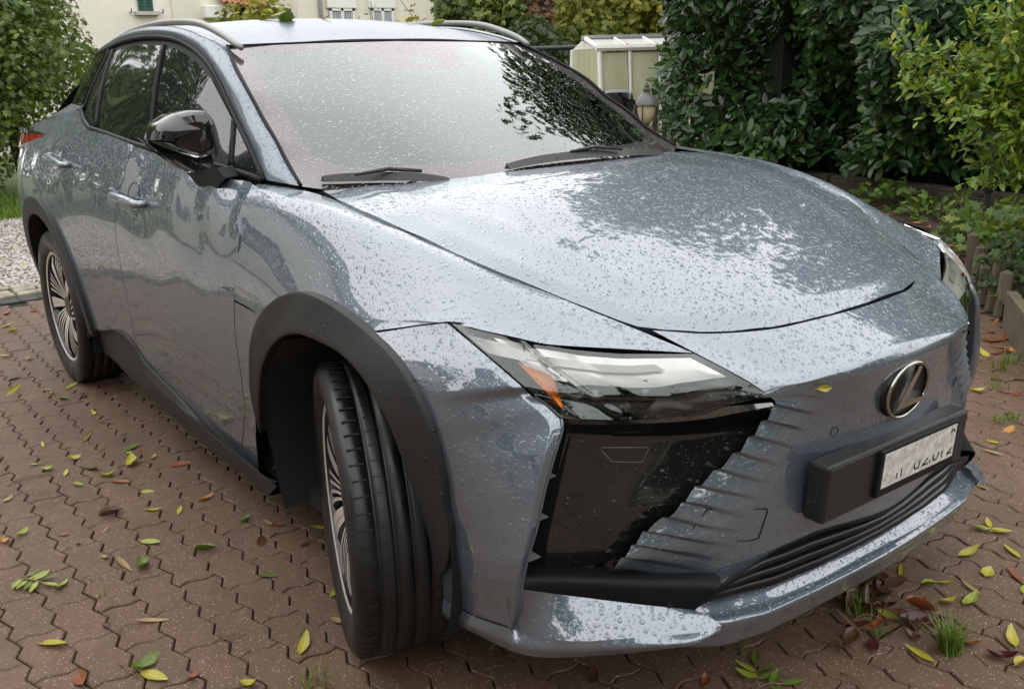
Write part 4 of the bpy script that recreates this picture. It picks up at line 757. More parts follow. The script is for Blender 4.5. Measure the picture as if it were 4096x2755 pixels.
# ---- wheel-arch mouldings, sills, wheel wells ------------------------------------
FI = [(-0.5153, -0.8723, 0.2621), (-0.5254, -0.8865, 0.3505), (-0.5157, -0.899, 0.4278), (-0.4383, -0.9182, 0.5769), (-0.3611, -0.9286, 0.6806), (-0.2325, -0.9412, 0.7741), (-0.1167, -0.9455, 0.8206), (-0.0466, -0.947, 0.8318), (0.0493, -0.946, 0.8334), (0.1382, -0.9452, 0.8266), (0.2203, -0.9477, 0.8056), (0.2819, -0.9502, 0.775), (0.3267, -0.9478, 0.7335), (0.3579, -0.9369, 0.6626), (0.3743, -0.9231, 0.5825), (0.3898, -0.9126, 0.5268), (0.3984, -0.9035, 0.4724), (0.3939, -0.8921, 0.4064), (0.3876, -0.8822, 0.3562)]
RI_ = [(x, z) for x, z in rear_ring(.415)]
for mr in (False, True):
    s = -1 if mr else 1
    o_ = cr([(x, y, z) for x, y, z in ARCH_F_OUT[2:]], 90); i_ = cr(FI[2:], 90)
    om = o_ * .96 + i_ * .04; mdl = o_ * .45 + i_ * .55
    g = patch_uneven([o_ + (0, .006, 0), o_ + (0, -.012, 0), om + (0, -.017, 0), mdl + (0, -.016, 0), i_ + (0, -.010, 0), i_ + (0, .004, 0), i_ + (0, .05, 0)], 90, 26)
    panel(g, 'wheel_arch_moulding', PLASTIC, car, (0, -1, 0), skirt=0, gap=0, mirror=mr)
    ro = onS(np.array([(x, 0, z) for x, z in rear_ring(.505, 80, -8)])); ri = onS(np.array([(x, 0, z) for x, z in rear_ring(.425, 80, -8)]))
    g = patch_uneven([ro + (0, .006, 0), ro + (0, -.011, 0), ro * .94 + ri * .06 + (0, -.016, 0), (ro + ri) / 2 + (0, -.014, 0), ri + (0, -.008, 0), ri + (0, .006, 0), ri + (0, .06, 0)], 80, 24)
    panel(g, 'wheel_arch_moulding', PLASTIC, car, (0, -1, 0), skirt=0, gap=0, mirror=mr)
    # sill
    top = cr([tuple(onS(p)) for p in ((-2.44, 0, .30), (-2.40, 0, .36))] + [tuple(p) for p in sillR] + [tuple(p) for p in sillF[1:]] + [(-0.6827, -0.8585, 0.22), (-0.5334, -0.8693, 0.2491)], 100)
    bea = cr([(-2.5949, -0.88, 0.2886), (-2.0916, -0.885, 0.3977), (-1.8889, -0.885, 0.3378), (-1.6963, -0.885, 0.2902), (-1.1109, -0.885, 0.2657), (-0.7008, -0.885, 0.2631), (-0.4959, -0.882, 0.2528)], 100)
    bo = cr([(-2.8468, -0.83, 0.1958), (-2.3705, -0.835, 0.2046), (-1.9301, -0.835, 0.1782), (-1.2853, -0.835, 0.1544), (-0.838, -0.835, 0.1627), (-0.644, -0.835, 0.1569)], 100)
    g = patch_uneven([top + (0, .01, 0), top + (0, -.008, 0), (top + bea) / 2 + (0, -.006, 0), bea, (bea + bo) / 2 + (0, -.012, 0), bo, bo + (0, .2, .0)], 100, 24)
    panel(g, 'side_sill', PLASTIC, car, (0, -1, 0), skirt=0, gap=0, mirror=mr)
    m = MB(); m.box((-1.42, s * -.55, .24), (2.2, .55, .05)); m.build('underbody', WELL, car)
    for cx, zc in ((0.02, .42), (-2.83, .42)):
        m = MB(); n = 30; V = []
        for k in range(n):
            t = R(-25) + R(230) * k / (n - 1); r_ = .455
            for y in (-.905, -.45): V.append((cx + r_ * math.cos(t), y * s, zc + r_ * math.sin(t)))
        m.add(V, [(2 * k, 2 * k + 2, 2 * k + 3, 2 * k + 1) for k in range(n - 1)])
        m.box((cx, s * -.44, .55), (.95, .03, .85)); m.build('wheel_well', WELL, car, True)
# liner edge behind the front wheel with its push pins
for mr in (False, True):
    s = -1 if mr else 1
    m = MB(); P = cr(FI[:6], 30); A_ = P + (.004, .012, 0); B_ = P + (.035, .10, 0); C_ = P + (.06, .30, 0)
    g = patch([A_, B_, C_], 30, 10); w_l = panel(g, 'wheel_well_liner', WELL, car, (1, -1, 0), skirt=0, gap=0, mirror=mr)
    for p in [(-0.5399, -0.84, 0.5019), (-0.5643, -0.84, 0.3974), (-0.595, -0.84, 0.2657), (-0.5587, -0.83, 0.2222)]:
        m = MB(); m.lathe([(0, .004), (.009, .004), (.012, 0)], 12); o = m.build('push_pin', TRIM, w_l, True); o.location = (p[0] + .006, p[1] * s, p[2]); o.rotation_euler = (0, R(90), R(-25 * s))

# ---- wheels ----------------------------------------------------------------------
RUB = M('tyre_rubber', (.008, .008, .0085), .5); b = NB(RUB); co = b.coord()
grit = b.ramp(b.noise(co, 120, 6, .75), [(.62, (0, 0, 0)), (.72, (1, 1, 1))]); sp = b.n('SeparateXYZ'); b.l(co, sp.inputs[0])
lowm = b.ramp(sp.outputs[1], [(.40, (1, 1, 1)), (.60, (0, 0, 0))])
b.l(b.mix(b.math('MULTIPLY', grit, .35), (.007, .007, .0075), (.09, .08, .065)), b.b.inputs['Base Color'])
b.l(b.ramp(b.noise(co, 9, 3), [(.4, (.30, .30, .30)), (.6, (.6, .6, .6))]), b.b.inputs['Roughness']); b.l(b.bump(b.noise(co, 300, 3), .0006), b.b.inputs['Normal'])
RFACE = M('rim_machined', (.80, .75, .70), .30, .6); RDARK = M('rim_black', (.006, .006, .007), .3, 0, coat=.5)
TR, TW = .3715, .118
def tyre_mesh():
    # profile (radius, width offset), outer face at -TW, with four circumferential grooves
    pr = [(.262, -.098), (.275, -.108), (.30, -.116), (.325, -.119), (.345, -.117), (.358, -.111), (.366, -.102)]
    def gro(w): return [(.3695, w - .0042), (.3655, w - .0036), (.3655, w + .0036), (.3695, w + .0042)]
    tread = [(.3685, -.090)] + gro(-.058) + [(.3712, -.045), (.3714, -.030)] + gro(-.020) + [(.3715, 0)] + gro(.020) + [(.3714, .030), (.3712, .045)] + gro(.058) + [(.3685, .090)]
    m = MB(); m.lathe(pr + tread + [(r, -w) for r, w in pr[::-1]], 96, 'y')
    me = mesh('tyre', m.v, m.f, RUB, True); return me
TY = tyre_mesh()
def sipes():
    m = MB()
    for i in range(64):
        for side, off in ((-1, 0), (1, .5)):
            t = 2 * math.pi * (i + off) / 64; rot = np.array([(math.cos(t), 0, -math.sin(t)), (0, 1, 0), (math.sin(t), 0, math.cos(t))])
            m.box(rot @ np.array((.3703, side * .082, 0)), (.0022, .034, .0035), rot)
            m.box(rot @ np.array((.3714, side * .040, .004)), (.0012, .020, .0016), rot)
    return mesh('tread_sipe', m.v, m.f, M('sipe_black', (.003, .003, .003), .8), False)
SIP = sipes()
def rim_meshes():
    d = MB(); f = MB()
    d.lathe([(.266, .08), (.255, .07), (.248, .0), (.246, -.07), (.252, -.098)], 72, 'y')
    d.lathe([(.25, .0), (.24, .05), (.06, .05), (0, .05)], 48, 'y')
    d.lathe([(.075, -.03), (.07, -.065), (.045, -.078), (0, -.080)], 36, 'y')
    f.lathe([(.252, -.099), (.262, -.103), (.268, -.100)], 96, 'y')
    def blade(a0, sweep, w0, w1, dep, hgt, tgt):
        n = 12; rr = np.linspace(.055, .253, n); V = []; 
        for i, r_ in enumerate(rr):
            u = i / (n - 1); a = a0 + sweep * u ** 1.3; wdt = w0 + (w1 - w0) * u; y = -.070 - .026 * math.sin(u * 2.2) + (.0 if u < .9 else .004)
            tx, tz = -math.sin(a), math.cos(a)
            for sd in (-1, 1): V.append((r_ * math.cos(a) + sd * wdt / 2 * tx, y - hgt, r_ * math.sin(a) + sd * wdt / 2 * tz))
            for sd in (-1, 1): V.append((r_ * math.cos(a) + sd * (wdt / 2 + .002) * tx, y + dep, r_ * math.sin(a) + sd * (wdt / 2 + .002) * tz))
        F = [(4 * i, 4 * i + 1, 4 * i + 5, 4 * i + 4) for i in range(n - 1)]
        tgt[0].add(V, F)
        d.add(V, [(4 * i, 4 * i + 4, 4 * i + 6, 4 * i + 2) for i in range(n - 1)] + [(4 * i + 1, 4 * i + 3, 4 * i + 7, 4 * i + 5) for i in range(n - 1)])
    for k in range(5):
        a = 2 * math.pi * k / 5
        for j in range(4): blade(a + .06 + j * .15, .28, .0075, .0125, .05, 0, (f,))
        blade(a + .84, .20, .018, .034, .05, .002, (f,)); blade(a + 1.06, .06, .014, .030, .05, .001, (f,))
    return mesh('rim', d.v, d.f, RDARK, False), mesh('rim_face', f.v, f.f, RFACE, False)
RD, RFc = rim_meshes()
disc_m = MB(); disc_m.lathe([(.05, .02), (.165, .02), (.165, .045), (.05, .045)], 48, 'y'); DISC = mesh('brake_disc', disc_m.v, disc_m.f, M('brake_steel', (.05, .05, .05), .5, .7), False)
STEER = R(-20)
for cx, cy, steer in ((0.0, -.815, STEER), (0.0, .815, STEER), (-2.85, -.815, 0), (-2.85, .815, 0)):
    ty = link('wheel', TY, car, (cx, cy, TR - .004)); ty.rotation_euler = (R(0), 0, steer + (math.pi if cy > 0 else 0))
    tag(link('tread_sipe', SIP, ty), kind='stuff'); r0 = link('rim', RD, ty, rot=(0, R(20 if cx else 55), 0)); link('rim_face', RFc, ty, rot=(0, R(20 if cx else 55), 0)); link('brake_disc', DISC, ty)

# ---- cabin -------------------------------------------------------------------------
INT = M('cabin_grey', (.05, .052, .055), .7); INL = M('cabin_light', (.22, .21, .20), .8)
m = MB(); m.box((-1.9, 0, .45), (3.0, 1.5, .04)); m.build('cabin_floor', INT, car)
da = patch([[(-.36, -.66, 1.06), (-.27, 0, 1.065), (-.36, .66, 1.06)], [(-.75, -.70, 1.06), (-.72, 0, 1.075), (-.75, .70, 1.06)], [(-.98, -.70, 1.0), (-.95, 0, 1.0), (-.98, .70, 1.0)], [(-.95, -.70, .6), (-.92, 0, .6), (-.95, .70, .6)]], 30, 20)
panel(da, 'dashboard', INT, car, (0, 0, 1), skirt=0, gap=0)
m = MB(); m.lathe([(.175, -.012), (.187, 0), (.175, .012), (.163, 0)], 40, 'y', close=True); o = m.build('steering_wheel', INT, car, True, loc=(-1.12, .38, 1.02), rot=(0, 0, R(90))); o.rotation_euler = (R(-65), 0, R(90))
for x, w_ in ((-1.75, .5), (-2.6, .5)):
    for y in (-.38, .38):
        m = MB(); m.box((x + .28, y, .68), (.52, w_, .16)); m.box((x - .05, y, 1.0), (.16, w_, .62), Matrix.Rotation(R(-14), 3, 'Y')); m.box((x - .16, y, 1.38), (.10, .27, .17), Matrix.Rotation(R(-14), 3, 'Y'))
        o = m.build('seat', INL, car); bevel(o, .035, 3)
hd = patch([[(x, -.55, z - .02) for x, z in ((-1.25, 1.50), (-2, 1.57), (-2.9, 1.5))], [(x, .55, z - .02) for x, z in ((-1.25, 1.50), (-2, 1.57), (-2.9, 1.5))]], 12, 6); panel(hd, 'headlining', INL, car, (0, 0, -1), skirt=0, gap=0)


# ================================================================= THE PLACE
G3 = lambda p: np.array(p, float)
def leafmat(name, stops, rough=.45, trans=.35, spec=.5, var=.0):
    """leaf colour picked from a ramp by the leaf's own random tone; light passes through a little"""
    m = D.materials.new(name); m.use_nodes = True; b = NB(m)
    at = b.n('Attribute'); at.attribute_name = 'tone'
    c = b.ramp(at.outputs['Fac'], stops); b.l(c, b.b.inputs['Base Color']); b.b.inputs['Roughness'].default_value = rough; b.b.inputs['Specular IOR Level'].default_value = spec
    t = b.n('BsdfTranslucent'); b.l(b.mix(.35, c, (.30, .32, .03)), t.inputs['Color'])
    ms = b.n('MixShader'); ms.inputs[0].default_value = trans; b.l(b.b.outputs[0], ms.inputs[1]); b.l(t.outputs[0], ms.inputs[2]); b.l(ms.outputs[0], b.o.inputs['Surface']); return m
def leaf_shape(kind):
    if kind == 'laurel': return np.array([(0, 0, 0), (.22, -.16, .02), (.55, -.21, .03), (.84, -.13, .01), (1, 0, -.05), (.84, .13, .01), (.55, .21, .03), (.22, .16, .02), (.30, 0, -.025), (.68, 0, -.03)]), [(0, 1, 8), (1, 2, 9, 8), (2, 3, 9), (3, 4, 9), (4, 5, 9), (5, 6, 9), (6, 7, 8, 9), (7, 0, 8)]
    if kind == 'small': return np.array([(0, 0, 0), (.35, -.20, .03), (.75, -.17, .02), (1, 0, -.03), (.75, .17, .02), (.35, .20, .03)]), [(0, 1, 2, 3), (0, 3, 4, 5)]
    if kind == 'maple': return np.array([(0, 0, 0), (.18, -.42, .03), (.42, -.22, .02), (.62, -.48, 0), (.68, -.16, .02), (1, 0, -.06), (.68, .16, .02), (.62, .48, 0), (.42, .22, .02), (.18, .42, .03), (.4, 0, .0)]), [(0, 1, 2, 10), (10, 2, 3, 4), (10, 4, 5, 6), (10, 6, 7, 8), (0, 10, 8, 9)]
    if kind == 'spray': # a small twig-end of five leaves, for far crowns
        V = []; F = []
        for a, l in ((-1.1, .7), (-.5, .9), (0, 1.0), (.5, .9), (1.1, .7)):
            b = len(V); c, s = math.cos(a) * l, math.sin(a) * l
            V += [(0, 0, 0), (c * .5 - s * .18, s * .5 + c * .18, .05), (c, s, -.08), (c * .5 + s * .18, s * .5 - c * .18, .05)]; F.append((b, b + 1, b + 2, b + 3))
        return np.array(V), F
def scatter_mesh(name, kind, P, X, Zn, size, mat, tone):
    """leaves at P, pointing along X, facing Zn, lengths size"""
    LV, LF = leaf_shape(kind); n = len(P); k = len(LV)
    X = X / (np.linalg.norm(X, axis=1)[:, None] + 1e-9); Y = np.cross(Zn, X); Y /= np.linalg.norm(Y, axis=1)[:, None] + 1e-9; Z = np.cross(X, Y)
    V = P[:, None] + size[:, None, None] * (LV[None, :, :1] * X[:, None] + LV[None, :, 1:2] * Y[:, None] + LV[None, :, 2:] * Z[:, None])
    V = V.reshape(-1, 3); me = D.meshes.new(name)
    ls = np.array([len(f) for f in LF]); fl = np.concatenate([np.array(f) for f in LF])
    loops = (fl[None] + (np.arange(n) * k)[:, None]).ravel(); tot = np.tile(ls, n); st = np.concatenate([[0], np.cumsum(tot)[:-1]])
    me.vertices.add(len(V)); me.vertices.foreach_set('co', V.ravel()); me.loops.add(len(loops)); me.loops.foreach_set('vertex_index', loops.astype(np.int32))
    me.polygons.add(len(tot)); me.polygons.foreach_set('loop_start', st.astype(np.int32)); me.polygons.foreach_set('loop_total', tot.astype(np.int32))
    me.polygons.foreach_set('use_smooth', [True] * len(tot)); me.update(calc_edges=True)
    a = me.attributes.new('tone', 'FLOAT', 'POINT'); a.data.foreach_set('value', np.repeat(tone, k).astype(np.float32)); me.materials.append(mat); return me
def rnd(n, k=3): return np.random.normal(size=(n, k))
def unit(a): return a / (np.linalg.norm(a, axis=-1)[..., None] + 1e-9)
def crown_points(n, lumps):
    """points near the surfaces of a set of ellipsoid lumps (cx,cy,cz,rx,ry,rz)"""
    lumps = np.array(lumps, float); w_ = np.prod(lumps[:, 3:], axis=1) ** .67; idx = np.random.choice(len(lumps), n, p=w_ / w_.sum())
    d = unit(rnd(n)); r = 1 - np.abs(np.random.normal(0, .22, n)); r = np.clip(r, .1, 1.1)
    return lumps[idx, :3] + d * lumps[idx, 3:] * r[:, None], d
def lumpy(c, rad, n, seed, k=.45):
    rs = np.random.RandomState(seed); out = []
    for i in range(n):
        d = unit(rs.normal(size=3)); r = rs.uniform(.35, .95); q = rs.uniform(k * .7, k * 1.25)
        out.append((c[0] + d[0] * rad[0] * r, c[1] + d[1] * rad[1] * r, c[2] + d[2] * rad[2] * r, rad[0] * q, rad[1] * q, rad[2] * q))
    return out
BARK = M('bark', (.06, .045, .034), .9); b = NB(BARK); b.l(b.bump(b.noise(b.coord(scale=(8, 8, 2)), 6, 6), .02), b.b.inputs['Normal'])
def trunk(root, base, top, r0, limbs, seed, name='trunk'):
    rs = np.random.RandomState(seed); m = MB(); P = cr([base, (np.array(base) * .5 + np.array(top) * .5) + rs.normal(0, .08, 3), top], 10); m.tube(P, np.linspace(r0, r0 * .45, 10), 10)
    for l in limbs:
        t = rs.uniform(.35, .9); s = P[int(t * 9)]; q = np.array(l[:3]); m.tube(cr([s, (s + q) / 2 + rs.normal(0, .15, 3) + (0, 0, .15), q], 7), np.linspace(r0 * .35, r0 * .07, 7), 6)
    return m.build(name, BARK, root, True)
def tree(name, base, crown_c, rad, nl, nleaf, size, mat, seed, label, cat, group=None, kind='spray', k=.45, tr=.14):
    np.random.seed(seed); root = empty(name, base, label, cat, group); b0 = np.array(base, float)
    lumps = lumpy(np.array(crown_c) - b0, rad, nl, seed, k)
    P, d = crown_points(nleaf, lumps); keep = P[:, 2] + b0[2] > .08; P = P[keep]; d = d[keep]; n = len(P)
    Zn = unit(d * .7 + np.array((0, 0, .7)) + rnd(n) * .45); X = unit(np.cross(Zn, rnd(n)) + np.array((0, 0, -.35)))
    tone = np.clip(np.random.beta(2, 2, n) * .7 + .3 * np.random.rand(len(lumps))[np.argmin(((P[:, None] - np.array(lumps)[None, :, :3]) ** 2).sum(2), axis=1)], 0, 1)
    link('crown', scatter_mesh('crown', kind, P, X, Zn, size * np.random.uniform(.65, 1.25, n), mat, tone), root)
    trunk(root, (0, 0, 0), tuple(np.array(crown_c) - b0 + (0, 0, rad[2] * .3)), tr, lumps[:9], seed); return root

# ---- driveway: interlocking pavers with toothed long sides and S-shaped ends ----------
PAVE = M('paver_concrete', (.18, .125, .095), .6); b = NB(PAVE)
geo = b.n('NewGeometry'); pos = geo.outputs['Position']; oi = b.n('ObjectInfo')
n1 = b.noise(pos, 2.2, 4); n2 = b.noise(pos, 420, 2); n3 = b.noise(pos, 9, 5, .6)
base = b.ramp(n1, [(.3, (0.1368, 0.0754, 0.0437)), (.7, (0.1938, 0.1100, 0.0644))])
base = b.mix(b.math('MULTIPLY', oi.outputs['Random'], .40), base, (0.1220, 0.0768, 0.0491))
base = b.mix(b.ramp(n3, [(.40, (0, 0, 0)), (.72, (.55, .55, .55))]), base, (0.0888, 0.0531, 0.0328))
vo = b.n('TexVoronoi'); vo.inputs['Scale'].default_value = 165; b.l(pos, vo.inputs['Vector']); sp = b.n('SeparateColor'); b.l(vo.outputs['Color'], sp.inputs[0])
speck = b.math('MULTIPLY', b.math('GREATER_THAN', sp.outputs[0], .70), b.math('LESS_THAN', vo.outputs['Distance'], .36))
base = b.mix(b.math('MULTIPLY', speck, b.math('MULTIPLY', sp.outputs[1], .85)), base, (0.6270, 0.4929, 0.3690))
base = b.mix(b.ramp(n2, [(.42, (.55, .55, .55)), (.55, (0, 0, 0))]), base, (0.0731, 0.0452, 0.0301))
b.l(base, b.b.inputs['Base Color'])
b.l(b.ramp(b.noise(pos, 3.5, 4), [(.38, (.30, .30, .30)), (.62, (.62, .62, .62))]), b.b.inputs['Roughness'])
b.l(b.bump(b.math('ADD', n2, b.math('MULTIPLY', sp.outputs[2], .4)), .0030, .9), b.b.inputs['Normal'])
JOINT = M('joint_soil', (.022, .018, .014), .95); b = NB(JOINT); b.l(b.ramp(b.noise(b.coord(), 14, 6, .7), [(.45, (.020, .016, .012)), (.62, (.034, .028, .019)), (.72, (.030, .040, .014))]), b.b.inputs['Base Color']); b.l(b.bump(b.noise(b.coord(), 160, 4), .006), b.b.inputs['Normal'])
BL, BW, GAP = .225, .1091, .0022
def paver_mesh():
    # outline in local x (length) / y (width); teeth: +.011 at x=.030, -.011 at x=.076 after each .1125 period
    def side(y): return [(x + o, y + a) for o in (0, .1125) for x, a in ((.030, .0115), (.0755, -.0105))]
    x0 = -.1125
    bottom = [(x0 + .0005, -BW / 2)] + [(x0 + x, yy) for x, yy in side(-BW / 2)]
    def end(xe): return [(xe - .011, -BW / 2 + .033), (xe + .002, 0), (xe + .011, BW / 2 - .033)]
    right = [(x0 + .225, -BW / 2)] + [(x0 + .225 + dx, y) for dx, y in ((-.011, -BW / 2 + .033), (.006, BW / 2 - .033))]
    top = [(x0 + .225, BW / 2)] + [(x0 + x, yy) for x, yy in side(BW / 2)][::-1]
    left = [(x0, BW / 2)] + [(x0 + dx, y) for dx, y in ((.006, BW / 2 - .033), (-.011, -BW / 2 + .033))]
    out = np.array(bottom + right + top + left); n = len(out)
    def inset(P, d):
        Q = []
        for i in range(n):
            a, c, e = P[i - 1], P[i], P[(i + 1) % n]; t1 = (c - a) / (np.linalg.norm(c - a) + 1e-9); t2 = (e - c) / (np.linalg.norm(e - c) + 1e-9)
            nn = np.array((-t1[1] - t2[1], t1[0] + t2[0])); nn /= np.linalg.norm(nn) + 1e-9; Q.append(c + nn * d)
        return np.array(Q)
    o = inset(out, GAP); i1 = inset(out, GAP + .0035)
    V = [(x, y, -.03) for x, y in o] + [(x, y, -.0035) for x, y in o] + [(x, y, 0) for x, y in i1]
    F = [(k, (k + 1) % n, n + (k + 1) % n, n + k) for k in range(n)] + [(n + k, n + (k + 1) % n, 2 * n + (k + 1) % n, 2 * n + k) for k in range(n)] + [tuple(range(2 * n, 3 * n))]
    return V, F
PV, PF = paver_mesh(); PAV = mesh('paver', PV, PF, PAVE, False)
drive = MB(); drive.add([(-4.86, -9, -.012), (5, -9, -.012), (5, 4.6, -.012), (-4.86, 4.6, -.012)], [(0, 1, 2, 3)]); drive = drive.build('driveway', JOINT); tag(drive, kind='structure')
def project(P):
    d = np.array(P) - CAM; z = d @ CF; return np.array((.5 + cam_d.lens / 36 * (d @ CRT) / z, .5 - cam_d.lens / 36 * 1024 / 688 * (d @ CUP) / z)), z
cells = []
rs = np.random.RandomState(3)
for r_ in range(-60, 56):
    yc = -1.505 + BW * (r_ + .5)
    off = -.0125 + (.1125 if r_ % 2 else 0) + .002 * r_ * .5
    for k_ in range(-30, 24):
        xc = off + BL * k_ + .1125
        if xc < -4.80 or xc > 4.0 or yc < -7 or yc > 4.5: continue
        if yc > 2.2 and (xc + .28) * .72 + (yc - 3.2) * .69 > -.02: continue   # the planting bed
        uv, zz_ = project((xc, yc, 0)); vis = zz_ > .3 and -.02 < uv[0] < 1.02 and -.02 < uv[1] < 1.03
        # pavers wholly behind the car body do not count as seen
        hid = -3.5 < xc < .75 and -.72 < yc < .80
        cells.append((0 if (vis and not hid) else 1, zz_ if zz_ > 0 else 99, xc, yc))
cells.sort()
for i, (h_, z_, xc, yc) in enumerate(cells[:300]):
    o = D.objects.new('paver', PAV); C.objects.link(o); o.parent = drive
    o.location = (xc, yc, rs.normal(-.001, .0012)); o.rotation_euler = (rs.normal(0, .007), rs.normal(0, .005), rs.normal(0, .006))
V = []; F = []; pvn = np.array(PV)
for (h_, z_, xc, yc) in cells[300:]:
    a = rs.normal(0, .006); q = pvn.copy(); q[:, 0] = pvn[:, 0] * math.cos(a) - pvn[:, 1] * math.sin(a) + xc; q[:, 1] = pvn[:, 0] * math.sin(a) + pvn[:, 1] * math.cos(a) + yc; q[:, 2] += rs.normal(-.001, .0012) + rs.normal(0, .007) * pvn[:, 1]
    bb = len(V); V += q.tolist(); F += [tuple(i + bb for i in f) for f in PF]
o = link('paver', mesh('paver', V, F, PAVE, False), drive); tag(o, kind='stuff')
# lawn / garden earth as one sheet to the horizon
EARTH = M('garden_earth', (.05, .06, .022), .95); b = NB(EARTH); b.l(b.ramp(b.noise(b.coord(), 1.3, 6, .7), [(.35, (.045, .075, .016)), (.65, (.085, .115, .028))]), b.b.inputs['Base Color'])
m = MB(); m.add([(-180, -180, -.05), (180, -180, -.05), (180, 180, -.05), (-180, 180, -.05)], [(0, 1, 2, 3)]); tag(m.build('ground', EARTH), kind='structure')
# drain channel and cobble row across the drive, gravel beyond, then grass
GRV = M('gravel', (.40, .36, .33), .85); b = NB(GRV); co = b.coord(); v = b.n('TexVoronoi'); v.inputs['Scale'].default_value = 42; b.l(co, v.inputs['Vector']); s3 = b.n('SeparateColor'); b.l(v.outputs['Color'], s3.inputs[0])
b.l(b.ramp(s3.outputs[0], [(0, (.22, .19, .17)), (.5, (.40, .36, .33)), (1, (.60, .56, .52))]), b.b.inputs['Base Color']); b.l(b.bump(v.outputs['Distance'], -.02), b.b.inputs['Normal'])
m = MB(); m.add([(-9.25, -9, -.008), (-5.42, -9, -.008), (-5.42, 6.0, -.008), (-9.25, 6.0, -.008)], [(0, 1, 2, 3)]); grv = m.build('gravel_path', GRV); tag(grv, kind='structure')
rs = np.random.RandomState(5); m = MB(); OCT = np.array([(1, 0, 0), (-1, 0, 0), (0, 1, 0), (0, -1, 0), (0, 0, 1), (0, 0, -1)]); OF = [(0, 2, 4), (2, 1, 4), (1, 3, 4), (3, 0, 4), (2, 0, 5), (1, 2, 5), (3, 1, 5), (0, 3, 5)]
for i in range(5200):
    p = (rs.uniform(-9.2, -5.42), rs.uniform(-2.2, 1.3), -.002); sc_ = rs.uniform(.006, .018); q = OCT * sc_ * rs.uniform(.6, 1.2, 3); a = rs.uniform(0, 6.28); q = np.stack([q[:, 0] * math.cos(a) - q[:, 1] * math.sin(a), q[:, 0] * math.sin(a) + q[:, 1] * math.cos(a), q[:, 2] * .7], 1)
    m.add(q + p, OF)
tag(m.build('pebbles', GRV, None, True), kind='stuff')
DR = M('drain_grey', (.035, .035, .034), .6); m = MB(); m.box((-4.93, -1.5, -.006), (.13, 12, .02)); dr = m.build('drain_channel', DR); tag(dr, 'dark narrow drain channel across the drive between pavers and stone row', 'drain')
for i in range(46):
    m = MB(); m.box((-4.93, -4 + i * .12, .006), (.10, .012, .006)); m.build('grate_bar', DR, dr)
SET = M('sett_stone', (.30, .26, .20), .8); b = NB(SET); b.l(b.ramp(b.noise(b.coord(), 8, 5), [(.35, (.17, .15, .12)), (.65, (.36, .32, .24))]), b.b.inputs['Base Color'])
sr = empty('stone_edging', (-5.2, -.5, 0), 'row of pale rough stone setts between gravel and drain channel', 'edging')
rs = np.random.RandomState(8)
for xx in (-5.08, -5.20, -5.33):
    y = -3.0
    while y < 2.0:
        l = rs.uniform(.14, .26); m = MB(); m.box((0, 0, 0), (.105, l - .02, .06)); o = m.build('stone', SET, sr); o.location = (xx + 5.2 + rs.normal(0, .006), y + l / 2 + .5, -.008 + rs.normal(0, .004)); o.rotation_euler = (rs.normal(0, .03), rs.normal(0, .03), rs.normal(0, .04)); bevel(o, .012, 2, 30); y += l
GRASSM = leafmat('grass_blade', [(0, (.06, .13, .012)), (.6, (.11, .22, .02)), (1, (.26, .26, .06))], .5, .35)
def blades(name, P, h, tone_rng=(0, 1), lean=.5, wd=.006, parent=None):
    n = len(P); a = np.random.uniform(0, 6.28, n); hh = h * np.random.uniform(.5, 1.2, n); ln = np.random.uniform(.1, lean, n) * hh
    dx, dy = np.cos(a), np.sin(a); w_ = wd * np.random.uniform(.6, 1.3, n)
    V = np.zeros((n, 5, 3)); 
    V[:, 0] = P + np.stack([-dy * w_, dx * w_, 0 * a], 1); V[:, 1] = P + np.stack([dy * w_, -dx * w_, 0 * a], 1)
    mid = P + np.stack([dx * ln * .35, dy * ln * .35, hh * .6], 1); V[:, 2] = mid + np.stack([dy * w_ * .7, -dx * w_ * .7, 0 * a], 1); V[:, 3] = mid + np.stack([-dy * w_ * .7, dx * w_ * .7, 0 * a], 1)
    V[:, 4] = P + np.stack([dx * ln, dy * ln, hh], 1)
    F = []
    for i in range(n): F += [(5 * i, 5 * i + 1, 5 * i + 2, 5 * i + 3), (5 * i + 3, 5 * i + 2, 5 * i + 4)]
    me = mesh(name, V.reshape(-1, 3), F, GRASSM, True); at_ = me.attributes.new('tone', 'FLOAT', 'POINT'); at_.data.foreach_set('value', np.repeat(np.random.uniform(*tone_rng, n), 5).astype(np.float32)); return link(name, me, parent)
np.random.seed(11)
P = np.stack([np.random.uniform(-11.6, -9.1, 9000), np.random.uniform(-2.0, 1.6, 9000), np.full(9000, -.05)], 1); tag(blades('lawn', P, .13, (0, .8), .6, .007), kind='stuff')

